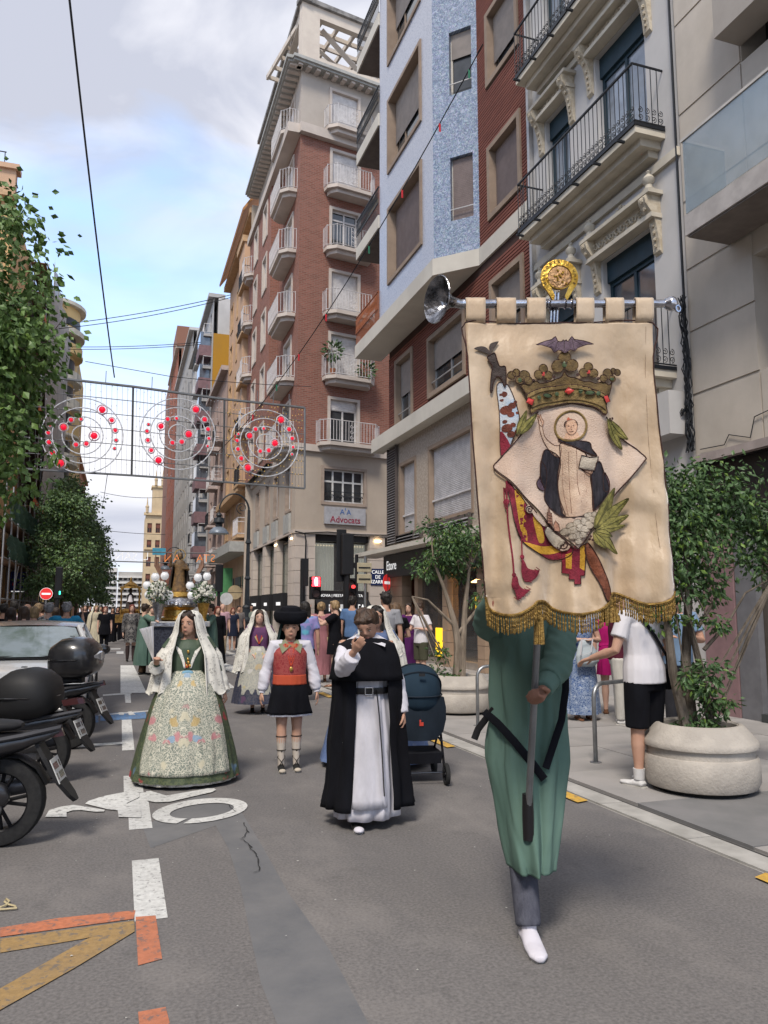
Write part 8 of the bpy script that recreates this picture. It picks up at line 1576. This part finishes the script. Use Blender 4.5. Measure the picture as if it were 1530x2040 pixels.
pinkc=em('lozenge',(.56,.44,.35),(.48,.35,.27),scale=4); dred=em('crimson',(.24,.02,.04)); yelt=em('gold_yellow',(.58,.33,.04),(.45,.23,.02)); brz_=em('crown_bronze',(.155,.10,.035),(.08,.05,.018)); brl=em('crown_light',(.24,.165,.06),(.13,.085,.03)); blkt=em('black',(.009,.008,.012),(.03,.026,.034),stretch=(3,3,.5)); purp=em('purple_grey',(.16,.11,.14),(.08,.05,.07)); creamt=em('robe_cream',(.56,.42,.31),(.47,.33,.24),scale=18); fles=em('flesh',(.58,.38,.26),(.50,.30,.20)); lfg=em('leaf_olive',(.25,.22,.06),(.13,.12,.03)); lfd=em('leaf_dark',(.11,.10,.03)); stn_=em('cloud_grey',(.45,.39,.31),(.33,.28,.22)); outl=em('outline',(.06,.025,.02)); gemr=mat('gem_red',(.55,.05,.04),.4); gemg=mat('gem_green',(.05,.08,.03),.4); blw=em('pale_blue',(.34,.42,.52),(.52,.50,.48),scale=12); stfb=em('staff_brown',(.22,.07,.035)); blot=em('rust',(.15,.035,.02)); gfr=mat('fringe_gold',(.33,.21,.06),.5,.5,c2=(.15,.09,.025),scale=60,bump=.4,bscale=200); darkf=em('dark_figure',(.055,.04,.035))
def smooth_poly(P,cl=True,n=4):
    out=[]; N_=len(P)
    for i in range(N_ if cl else N_-1):
        g=lambda k: P[(i+k)%N_] if cl else P[min(max(i+k,0),N_-1)]
        p0,p1,p2,p3=g(-1),g(0),g(1),g(2)
        for s_ in range(n):
            t=s_/n; out.append(tuple(.5*((2*b)+(-a+c)*t+(2*a-5*b+4*c-d)*t*t+(-a+3*b-3*c+d)*t**3) for a,b,c,d in zip(p0,p1,p2,p3)))
    if not cl: out.append(P[-1])
    return out
OFF=[.0055]
def patch(name,P,m,off=None,line=None,smooth=True,puff=0,par=None,grid=.018,n=3,lw=.0022,raw=False):
    """a piece of appliqué sewn on the cloth: follows its folds, stands a little proud"""
    Q=smooth_poly(P,True,n) if smooth else P; U_=Q if raw else [uv(*q) for q in Q]; 
    if off is None: OFF[0]+=.00022; off=OFF[0]
    bm=bmesh.new(); vs=[bm.verts.new((u,v,0)) for u,v in U_]
    for t in tessellate_polygon([[V((u,v,0)) for u,v in U_]]):
        try: bm.faces.new([vs[i] for i in t])
        except ValueError: pass
    us=[u for u,v in U_]; vv=[v for u,v in U_]
    for ax,lo,hi in ((0,min(us),max(us)),(1,min(vv),max(vv))):
        k=math.ceil(lo/grid)
        while k*grid<hi:
            co_=(k*grid,0,0) if ax==0 else (0,k*grid,0); no=(1,0,0) if ax==0 else (0,1,0)
            bmesh.ops.bisect_plane(bm,geom=bm.verts[:]+bm.edges[:]+bm.faces[:],plane_co=co_,plane_no=no); k+=1
    cx,cy=sum(us)/len(us),sum(vv)/len(vv); edge={v for v in bm.verts if v.is_boundary}; 
    for v in bm.verts: e=puff if (puff and v not in edge) else 0; v.co=B3(v.co.x,v.co.y,off+e)-wloc(BN)
    if puff: pass
    for f in bm.faces: f.smooth=True
    me=bpy.data.meshes.new(name); bm.to_mesh(me); bm.free(); me.materials.append(m); o=obj(name,me,par or BN)
    # make sure the piece faces the viewer side
    if line:
        q=MB(); q.tube([(B3(u,v,off+.0015+puff*.3),lw) for u,v in U_],4,closed=True); q.build('outline_cord',line,o)
    return o
def circ(x,y,r,k=14,ry=None): return [(x+r*math.cos(2*PI*i/k),y+(ry or r)*math.sin(2*PI*i/k)) for i in range(k)]
def cord(name,P,m,w=.003,off=None,cl=False,par=None): 
    if off is None: off=OFF[0]+.001
    q=MB(); q.tube([(B3(*uv(*p),off),w) for p in smooth_poly(P,cl,4)],6,closed=cl); return q.build(name,m,par or BN,smooth=True)
# cloth body
OUT=[(225,327),(500,327),(800,327),(1200,327),(1205,500),(1225,760),(1262,1100),(1297,1450),(1322,1700)]
lobes=[(1318,1725),(1300,1750),(1255,1776),(1190,1790),(1125,1780),(1070,1755),(1030,1735),(1000,1732),(985,1742),(975,1765),(945,1798),(900,1825),(830,1841),(760,1836),(705,1815),(665,1785),(640,1773),(600,1776),(575,1800),(520,1832),(460,1846),(400,1838),(352,1806),(332,1750)]
OUTL=OUT+lobes+[(302,1450),(277,1150),(255,850),(236,500)]
cb_=patch('banner_cloth',OUTL,silk,off=0,smooth=False,grid=.018); sl=cb_.modifiers.new('s','SOLIDIFY'); sl.thickness=.002; sl.offset=0
bk_=patch('red_lining',OUTL,mat('lining_red',(.22,.03,.03),.7),off=-.006,smooth=False,grid=.03,par=cb_)
cord('edge_piping',OUTL,outl,.0035,off=.001,cl=True,par=cb_)
cord('hem_stitch',[(1165,345),(1172,700),(1200,1100),(1230,1500)],em('stitch',(.36,.26,.18)),.0012,off=.001,par=cb_)
# fringe: twisted gold strands hanging from the scalloped hem
fr_=MB(); Lp=[uv(*p) for p in smooth_poly(lobes,False,4)]; acc=0; rr_=random.Random(3); last=Lp[0]; step=.0088; need=step
for p in Lp[1:]:
    dl=math.hypot(p[0]-last[0],p[1]-last[1]); du=(p[0]-last[0])
    k=need
    while k<dl:
        t=k/dl; u=last[0]+du*t; v=last[1]+(p[1]-last[1])*t; L_=.078+rr_.uniform(-.006,.006); pts=[]; sw=rr_.uniform(-.004,.004)
        for i in range(13): s_=i/12; pts.append((B3(u,v,.002)+_rt*(sw*s_)+V((0,0,-L_*s_))-nb*(.002*math.sin(i*2)),.0042 if i%2 else .0028))
        fr_.tube(pts,6); k+=step
    need=k-dl; last=p
fr_.build('gold_fringe',gfr,BN,smooth=True,kind='stuff')
cord('fringe_braid',lobes,gfr,.006,off=.004)
def tassel(x,y,L_,r_,m,nm='hanging_tassel'):
    u,v=uv(x,y); q=MB(); b=B3(u,v,-.02); q.lathe([(r_*.3,0),(r_*.8,-.012),(r_*.6,-.03),(r_,-.045),(r_*1.15,-L_)],b,12)
    for k in range(12): a=k*PI/6; q.tube([(b+V((r_*math.cos(a),r_*math.sin(a),-.045)),.004),(b+V((r_*1.2*math.cos(a),r_*1.2*math.sin(a),-L_)),.005)],5)
    q.build(nm,m,BN,smooth=True)
tassel(612,1800,.16,.016,gfr); tassel(985,1760,.10,.03,gfr); tassel(1015,1790,.07,.022,gfr)
# crossbar, bell, knob, tabs
silvb=mat('polished_silver',(.50,.50,.53),.16,1,c2=(.30,.30,.33),scale=9,bump=.15,bscale=40)
def zz(x,y,off=0): u,v=uv(x,y); p=Ob+_rt*u-nb*off; return V((p.x,p.y,v))
a_,b_2=zz(205,224),zz(1290,222); q=MB(); q.tube([(a_,.0205),(a_.lerp(b_2,.3),.0185),(b_2,.0175)],20); 
q.build('crossbar',silvb,BN,smooth=True)
q=MB(); [q.tube([(a_.lerp(b_2,t-.004),.021),(a_.lerp(b_2,t),.0245),(a_.lerp(b_2,t+.004),.021)],20) for t in (.41,.425,.50,.53)]; q.build('crossbar_ring',silvb,BN,smooth=True,kind='stuff')
ax=(zz(75,228,.06)-a_).normalized(); Ml=ax.to_track_quat('Z','Y').to_matrix().to_4x4(); q=MB(); LZ=(zz(75,228,.06)-a_).length
q.lathe([(.0205,-.01),(.021,.02),(.026,.06),(.036,LZ*.55),(.052,LZ*.74),(.074,LZ*.87),(.099,LZ*.97),(.106,LZ),(.103,LZ+.004),(.093,LZ*.96),(.066,LZ*.84),(.045,LZ*.7),(.025,LZ*.5)],a_,32,M=Ml,cap=False); q.build('trumpet_bell',mat('bell_silver',(.42,.42,.44),.22,1,c2=(.12,.12,.13),scale=16,bump=.5,bscale=22),BN,smooth=True)
c=zz(1302,222,.0); q=MB(); q.ell(c,(.028,.028,.034),18,12); q.tube([(c-_rt*.03,.021),(c-_rt*.012,.031)],18); q.build('end_knob',silvb,BN,smooth=True); q=MB(); q.tube([(c+_rt*.018+V((0,-.0,-.02))+V((.012*math.cos(t),-.012,.014*math.sin(t)-.008)),.006) for t in [2*PI*k/12 for k in range(12)]],6,closed=True); q.build('end_scroll',silvb,BN,smooth=True)
for x0,x1 in ((228,330),(388,488),(545,642),(800,893),(952,1048),(1108,1201)):
    rows=[]; 
    for j in range(15):
        t=j/14; 
        if t<.35: off=.0255; y=327-(327-222)*t/.35; 
        elif t<.7: a=(t-.35)/.35*PI; off=.0255*math.cos(a); y=222-math.sin(a)*.0255*2.616*F/DB*.98
        else: off=-.0255; y=222+(327-222)*(t-.7)/.3
        row=[]
        for i in range(7): s_=i/6; u,v=uv(x0+(x1-x0)*s_,y); p=Ob+_rt*u-nb*((off+.004 if t<.12 else off)*(1 if t>.1 else (.35+.65*t/.1))+.001*math.sin(i*2+j)); row.append(V((p.x,p.y,v)))
        rows.append(row)
    q=MB(); q.loft(rows,closed=False); o=q.build('hanging_tab',silk,BN,smooth='all'); o.modifiers.new('s','SOLIDIFY').thickness=.003
    u0,v0=uv(x1,245); u1,v1=uv(x1-6,325); q=MB(); p0=Ob+_rt*u0+nb*.026; p1=Ob+_rt*(uv(x1+18,300)[0])+nb*.026
    q.add([V((p0.x,p0.y,uv(x1,250)[1])),V(((Ob+_rt*uv(x1+2,325)[0]).x,(Ob+_rt*uv(x1+2,325)[0]).y,v1)),V(((Ob+_rt*uv(x1-20,325)[0]).x,(Ob+_rt*uv(x1-20,325)[0]).y,v1)),V(((Ob+_rt*uv(x1-20,250)[0]+nb*.026).x,(Ob+_rt*uv(x1-20,250)[0]+nb*.026).y,uv(x1,250)[1]))],[(0,1,2,3)]); q.build('tab_lining',MC['lining_red'],BN)
# pole and medallion
q=MB(); top_=zz(705,205,-.035); q.tube([(pole_a,.0165),(pole_a.lerp(top_,.5),.0165),(top_,.0165)],10); q.build('pole',mat('pole_aluminium',(.30,.31,.32),.35,.85,c2=(.20,.21,.22)),BN,smooth=True)
q=MB(); [q.tube([(zz(x,325,-.035),.0065),(zz(x+4,150,-.02),.0065)],8) for x in (680,697,714)]; q.build('medallion_rods',silvb,BN,smooth=True)
mc=zz(716,88,.0); gp_=mat('medallion_gold',(.50,.31,.06),.32,.9,c2=(.28,.15,.02),scale=18,bump=.3,bscale=60)
def onm(u,v,o=0): return mc+_rt*u+V((0,0,v))-nb*o
prof=[]; q=MB(); hs_=[]
for k in range(41):
    a=-PI/2+R(24)+(2*PI-R(48))*k/40; ro=.084; ri=.058; s_=max(0,(-math.sin(a)-.72)/.28); hs_.append([onm(ro*math.cos(a)*(1-.25*s_),ro*math.sin(a)-.052*s_,-.006),onm(ro*math.cos(a)*(1-.25*s_),ro*math.sin(a)-.052*s_,.008),onm(ri*math.cos(a)*(1-.1*s_),ri*math.sin(a)-.05*s_,.010),onm(ri*math.cos(a)*(1-.1*s_),ri*math.sin(a)-.05*s_,-.006)])
q.loft(hs_,cap=(True,True)); q.build('medallion_ring',gp_,BN)
q=MB(); Mm=nb.to_track_quat('Z','Y').to_matrix().to_4x4(); q.lathe([(.001,-.012),(.03,-.014),(.05,-.010),(.056,-.004),(.056,.008),(.001,.008)],mc,28,M=Mm); q.build('medallion_disc',mat('disc_rose_gold',(.52,.33,.17),.45,.4,c2=(.40,.22,.10),scale=34,bump=1,bscale=60),BN,smooth=True)
q=MB(); q.tube([(onm(.056*math.cos(t),.056*math.sin(t),.011),.003) for t in [2*PI*k/32 for k in range(32)]],5,closed=True); [q.ell(onm(.018*math.cos(k*1.7)*(.3+k*.12),.02*math.sin(k*2.1)*(.3+k*.14),.013),.006,6,4) for k in range(12)]; q.build('medallion_relief',gp_,BN,smooth=True)
for k,ch in enumerate('MELIORAR I UNIR'):
    a=R(205)-k*R(230)/14; 
    if ch!=' ': o=text('rim_letter',ch,.017,mat('rim_letter_brown',(.12,.07,.015),.6),onm(.071*math.cos(a),.071*math.sin(a),.0105),(0,0,0),BN,ext=.0006); o.rotation_euler=(Matrix.Rotation(-YAW,4,'Z')@Matrix.Rotation(PI/2,4,'X')@Matrix.Rotation(a-PI/2,4,'Z')).to_euler()  # rim letters in plain dark brown
# ---- embroidery, back to front
patch('striped_flag',[(430,1155),(470,1200),(520,1250),(560,1310),(620,1370),(700,1430),(770,1480),(775,1530),(720,1556),(650,1545),(570,1500),(510,1450),(472,1370),(450,1270)],dred,line=outl)
patch('yellow_stripe',[(472,1198),(522,1248),(532,1330),(548,1462),(508,1405),(484,1300)],yelt); patch('yellow_stripe',[(572,1335),(615,1375),(640,1455),(612,1470),(592,1420)],yelt); patch('yellow_stripe',[(528,1465),(620,1487),(700,1480),(768,1492),(700,1522),(620,1526),(570,1500)],yelt)
patch('flag_tail',[(735,1500),(850,1478),(846,1640),(826,1640),(826,1685),(790,1686),(790,1660),(766,1660),(766,1632),(737,1625)],dred,smooth=False,line=outl); patch('yellow_stripe',[(750,1530),(778,1520),(778,1606),(753,1600)],yelt,smooth=False); patch('yellow_stripe',[(815,1492),(846,1481),(846,1616),(820,1600)],yelt,smooth=False)
patch('lower_staff',[(845,1478),(870,1486),(938,1625),(985,1742),(952,1772),(920,1700),(870,1595),(848,1530)],stfb,line=outl,puff=.003)
patch('upper_staff_cloth',[(388,655),(432,650),(458,690),(492,800),(495,850),(470,925),(442,1000),(407,1018),(400,800)],blw,line=outl)
for x,y,r_ in ((420,706,20),(412,735,10),(432,790,30),(462,770,20),(478,752,10),(455,815,18),(488,808,9),(425,850,12),(435,885,27),(465,870,14),(455,918,20),(480,905,9)): patch('rust_leaf_motif',circ(x,y,r_,9,r_*.8),blot)
patch('crimson_staff_base',[(404,900),(430,930),(452,985),(407,1020)],dred)
cord('flag_cord',[(430,1160),(436,1340),(455,1500),(467,1645)],dred,.0042); cord('flag_cord',[(418,1190),(424,1290),(436,1300)],dred,.003); cord('flag_cord',[(514,1452),(516,1570)],dred,.0032)
for x,y,r_ in ((430,1205,13),(430,1265,15),(468,1640,12),(516,1545,13)): patch('cord_knot',circ(x,y,r_,9),dred,puff=.003)
def frayed(nm,P,tips): 
    patch(nm,P,dred,puff=.002)
    for (a,b) in tips: 
        for k in range(7): t=k/6; x=a[0]+(b[0]-a[0])*t; y=a[1]+(b[1]-a[1])*t; cord('tassel_thread',[(x-22,y-14),(x+rnd.uniform(0,12),y+rnd.uniform(-2,8))],dred,.0016)
frayed('sewn_tassel',[(468,1640),(488,1652),(500,1692),(530,1712),(560,1712),(535,1738),(492,1765),(474,1720),(456,1700),(458,1660)],[((562,1712),(492,1768))])
frayed('sewn_tassel',[(514,1560),(532,1572),(548,1602),(585,1612),(612,1612),(596,1648),(560,1672),(530,1668),(512,1620)],[((614,1610),(560,1676))])
patch('dark_winged_helmet_body',[(355,500),(375,492),(388,530),(402,562),(430,566),(432,640),(426,668),(410,628),(390,612),(370,642),(362,692),(352,686),(358,600),(364,560),(350,540),(336,512)],darkf,line=outl,puff=.002)
patch('dark_helmet_wing',[(268,470),(300,456),(330,460),(350,480),(346,464),(356,440),(396,430),(382,455),(362,480),(356,502),(332,492),(300,482)],darkf)
patch('lozenge_field',[(370,1080),(600,796),(690,762),(780,748),(880,772),(950,815),(1170,1025),(805,1500)],pinkc,smooth=False,grid=.02)
cord('lozenge_outline',[(955,820),(1060,935),(1130,990),(1170,1025),(1150,1055),(1000,1230),(900,1360),(805,1502),(720,1425),(640,1355)],outl,.003); cord('lozenge_outline',[(590,1320),(530,1250),(430,1150),(370,1085),(400,1040),(500,930),(600,796)],outl,.003)
patch('parchment_roll',[(645,1395),(665,1385),(745,1455),(735,1480),(712,1500),(640,1425)],stn_,line=outl,puff=.004)
patch('parchment_roll',[(560,1290),(585,1320),(640,1365),(630,1385),(575,1335)],pinkc)
for cx,cy,r_ in ((551,1302,22),(738,1485,29)):
    patch('scroll_end',circ(cx,cy,r_,16),pinkc); cord('scroll_spiral',[(cx+r_*(1-t)*math.cos(t*13+1),cy+r_*(1-t)*math.sin(t*13+1)) for t in [k/22 for k in range(21)]],outl,.0026)
# saint
patch('purple_lining',[(614,1050),(612,1125),(594,1158),(606,1190),(642,1192),(650,1100)],purp,line=outl); patch('purple_lining',[(938,1105),(972,1150),(970,1198),(940,1200)],purp,line=outl)
patch('black_cape_left',[(645,985),(722,1030),(714,1150),(724,1240),(747,1336),(690,1300),(640,1245),(642,1190),(614,1130),(618,1040)],blkt,line=outl,puff=.002); patch('black_cape_right',[(872,1112),(912,1050),(942,1110),(974,1190),(950,1240),(900,1295),(884,1302),(880,1200)],blkt,line=outl,puff=.002)
patch('white_robe',[(722,950),(795,985),(850,1022),(812,1070),(838,1102),(872,1122),(880,1200),(888,1312),(862,1326),(748,1336),(724,1240),(712,1130),(722,1030)],creamt,line=outl,puff=.002)
for P in ([(795,990),(800,1060),(806,1180),(835,1320)],[(760,1000),(765,1150),(772,1320)],[(838,1105),(850,1200),(852,1318)],[(735,1050),(738,1180),(758,1330)]): cord('robe_fold',P,em('fold_brown',(.25,.13,.09)),.0014)
patch('raised_arm',[(600,818),(618,850),(626,890),(640,925),(690,960),(724,965),(720,1022),(680,1005),(636,955),(612,905),(604,860)],creamt,line=em('fold_brown',(.25,.13,.09)),lw=.0014,puff=.001); patch('raised_hand',[(598,838),(594,808),(602,812),(606,828),(612,806),(618,826),(630,845),(622,870),(606,862)],fles,line=MC['thread_fold_brown'],lw=.0012)
patch('halo_disc',circ(773,866,72,24),pinkc); cord('halo_ring',circ(773,866,78,24),brl,.0055,cl=True)
patch('neck',[(752,900),(798,895),(812,935),(770,945),(740,930)],fles); patch('face',[(746,850),(758,836),(786,834),(800,850),(802,880),(790,905),(772,912),(756,900),(748,878)],fles,line=MC['thread_fold_brown'],lw=.001,puff=.001)
patch('tonsure_hair',[(738,862),(742,842),(760,834),(790,836),(804,848),(806,868),(798,852),(780,844),(758,846),(748,856),(744,870)],em('hair',(.06,.03,.02)))
patch('flame_tongue',[(752,833),(760,818),(768,828),(780,832),(770,836)],em('flame',(.55,.14,.08)),smooth=True)
for x in (761,785): patch('embroidered_eye',circ(x,866,4.5,8,2.5),outl)
cord('nose_line',[(774,866),(771,882),(777,884)],MC['thread_fold_brown'],.001); cord('mouth_line',[(764,894),(773,896),(783,893)],MC['thread_fold_brown'],.0013)
patch('cape_collar',[(710,928),(790,944),(865,952),(876,985),(902,1024),(862,1012),(800,985),(742,955)],blkt,line=outl,puff=.002)
patch('book',[(822,1020),(865,1032),(910,1028),(888,1100),(846,1096),(808,1086)],stn_,smooth=False,line=outl,puff=.003); cord('book_spine',[(864,1032),(846,1096)],outl,.0018)
for k in range(5): cord('text_line',[(828-k*3,1034+k*11),(856-k*3,1041+k*11)],MC['thread_fold_brown'],.0008); cord('text_line',[(872-k*3.5,1040+k*11),(900-k*4,1038+k*11)],MC['thread_fold_brown'],.0008)
patch('holding_hand',[(842,1098),(868,1088),(880,1105),(866,1125),(848,1115)],fles,line=MC['thread_fold_brown'],lw=.001)
for x,y,r_ in ((770,1388,24),(800,1372,24),(745,1412,22),(780,1410,26),(815,1395,24),(842,1362,26),(865,1335,26),(885,1352,24),(860,1380,24),(838,1402,22),(800,1438,24),(826,1430,20),(805,1465,18),(775,1440,18),(888,1325,16),(850,1330,14)): patch('cloud_puff',circ(x,y,r_,11,r_*.85),stn_,line=em('cloud_line',(.30,.24,.18)),lw=.001,puff=.003)
patch('bell_tower',[(650,1312),(658,1310),(664,1275),(670,1310),(680,1312),(686,1382),(655,1368)],em('tower_brick',(.42,.22,.15)),smooth=False,line=outl,lw=.0012); patch('small_house',[(690,1375),(700,1350),(716,1372),(722,1410),(695,1405)],em('tower_brick',(.42,.22,.15)),smooth=False,line=outl,lw=.0012)
for k in range(4): cord('masonry_line',[(654,1325+k*14),(684,1328+k*14)],outl,.0008)
# crown
patch('crown_inner',[(900,770),(940,790),(952,812),(935,812)],dred)
patch('crown_fence',[(498,655),(525,662),(548,652),(590,640),(610,650),(650,640),(690,622),(722,612),(738,585),(756,612),(790,622),(830,640),(868,640),(900,650),(935,640),(965,655),(985,640),(975,690),(958,722),(900,692),(830,668),(740,658),(650,670),(580,698),(542,722),(520,690)],brz_,line=outl,puff=.003)
patch('crown_band',[(540,712),(590,684),(660,662),(742,654),(830,664),(905,690),(958,722),(950,765),(955,800),(938,812),(900,780),(840,756),(750,746),(660,762),(600,788),(562,812),(553,790),(560,760),(538,740)],brl,line=outl,puff=.005,grid=.012)
cord('crown_moulding',[(545,730),(600,700),(665,680),(742,672),(828,682),(900,706),(952,738)],brz_,.0035,off=OFF[0]+.006); cord('crown_moulding',[(560,782),(600,762),(660,742),(745,730),(838,738),(900,762),(945,790)],brz_,.0035,off=OFF[0]+.006)
def trefoil(x,y,r_,s_,gem): 
    for dx,dy in ((0,-1.05),(-1.05,.25),(1.05,.25)): patch('crown_petal',circ(x+dx*r_,y+dy*r_,r_*.98,12),brz_,line=outl,puff=.004,lw=.0015)
    patch('crown_gem',circ(x,y,r_*.5,10),gem,puff=.005)
trefoil(738,548,33,1,gemg); trefoil(627,600,25,1,gemr); trefoil(858,592,25,1,gemr)
for x,y,r_ in ((458,615,22),(482,602,20),(500,640,22),(525,618,30),(545,640,22),(1014,587,18),(992,582,16),(960,600,28),(985,622,18),(935,625,20)): patch('crown_curl',circ(x,y,r_,12),brz_,line=outl,puff=.003,lw=.0015)
for x,y in ((498,640),(983,624)): patch('crown_gem',circ(x,y,13,9),gemg,puff=.004)
for x,y in ((573,638),(685,612),(800,608),(908,626)): patch('crown_pearl',circ(x,y,8,8),outl,puff=.003)
OFF[0]+=.006
for P in ([(735,690),(755,668),(784,688),(760,708)],[(528,760),(540,732),(574,742),(562,774)],[(930,722),(955,712),(972,742),(945,756)]): patch('red_stone',P,gemr,smooth=False,puff=.004,line=outl,lw=.0012)
for x,y in ((648,712),(862,702)): patch('green_stone',circ(x,y,26,12,11),gemg,puff=.004,line=outl,lw=.0015)
for x,y in ((600,728),(700,700),(815,693),(905,707)): patch('dark_stone',circ(x,y,11,9),gemg,puff=.003)
OFF[0]-=.006
patch('bat',[(585,455),(640,432),(668,424),(688,408),(700,432),(722,432),(728,424),(736,430),(744,424),(752,434),(772,408),(784,424),(832,432),(884,450),(852,452),(828,460),(800,470),(786,486),(768,476),(752,486),(740,492),(726,486),(706,476),(682,490),(666,470),(636,462),(610,456)],purp,line=outl,n=2,puff=.002,lw=.0014)
patch('bat_body',circ(738,456,13,10,28),darkf,puff=.002)
for P in ([(700,434),(682,486)],[(690,430),(640,460)],[(772,420),(786,482)],[(780,426),(830,458)]): cord('bat_wing_bone',P,darkf,.0014)
# leaves
def lf_(a,b,w,m=lfg): 
    (x0,y0),(x1,y1)=a,b; dx,dy=x1-x0,y1-y0; l=math.hypot(dx,dy); nx,ny=-dy/l*w/2,dx/l*w/2
    P=[(x0,y0),(x0+dx*.25+nx*.8,y0+dy*.25+ny*.8),(x0+dx*.5+nx*1.05,y0+dy*.5+ny*1.05),(x0+dx*.8+nx*.6,y0+dy*.8+ny*.6),(x1,y1),(x0+dx*.8-nx*.5,y0+dy*.8-ny*.5),(x0+dx*.5-nx*.95,y0+dy*.5-ny*.95),(x0+dx*.25-nx*.8,y0+dy*.25-ny*.8)]
    patch('embroidered_leaf',P,m,line=lfd,puff=.004,grid=.012,lw=.0016); cord('leaf_vein',[(x0,y0),(x0+dx*.5+nx*.1,y0+dy*.5+ny*.1),(x1-dx*.05,y1-dy*.05)],lfd,.0016,off=OFF[0]+.0045)
for a,b,w in (((480,925),(532,800),36),((492,925),(586,815),42),((955,835),(1042,985),48),((968,838),(1070,935),42),((885,1400),(960,1250),50),((890,1400),(1000,1185),62),((895,1400),(1072,1240),64),((890,1410),(1075,1325),60),((885,1412),(1060,1378),44),((880,1420),(1016,1528),52),((875,1420),(932,1505),44),((880,1415),(980,1440),36)): lf_(a,b,w)
for x,y in ((862,1442),(872,1460),(857,1456),(970,834),(985,828),(978,842)): patch('berry',circ(x,y,7,8),outl,puff=.003)
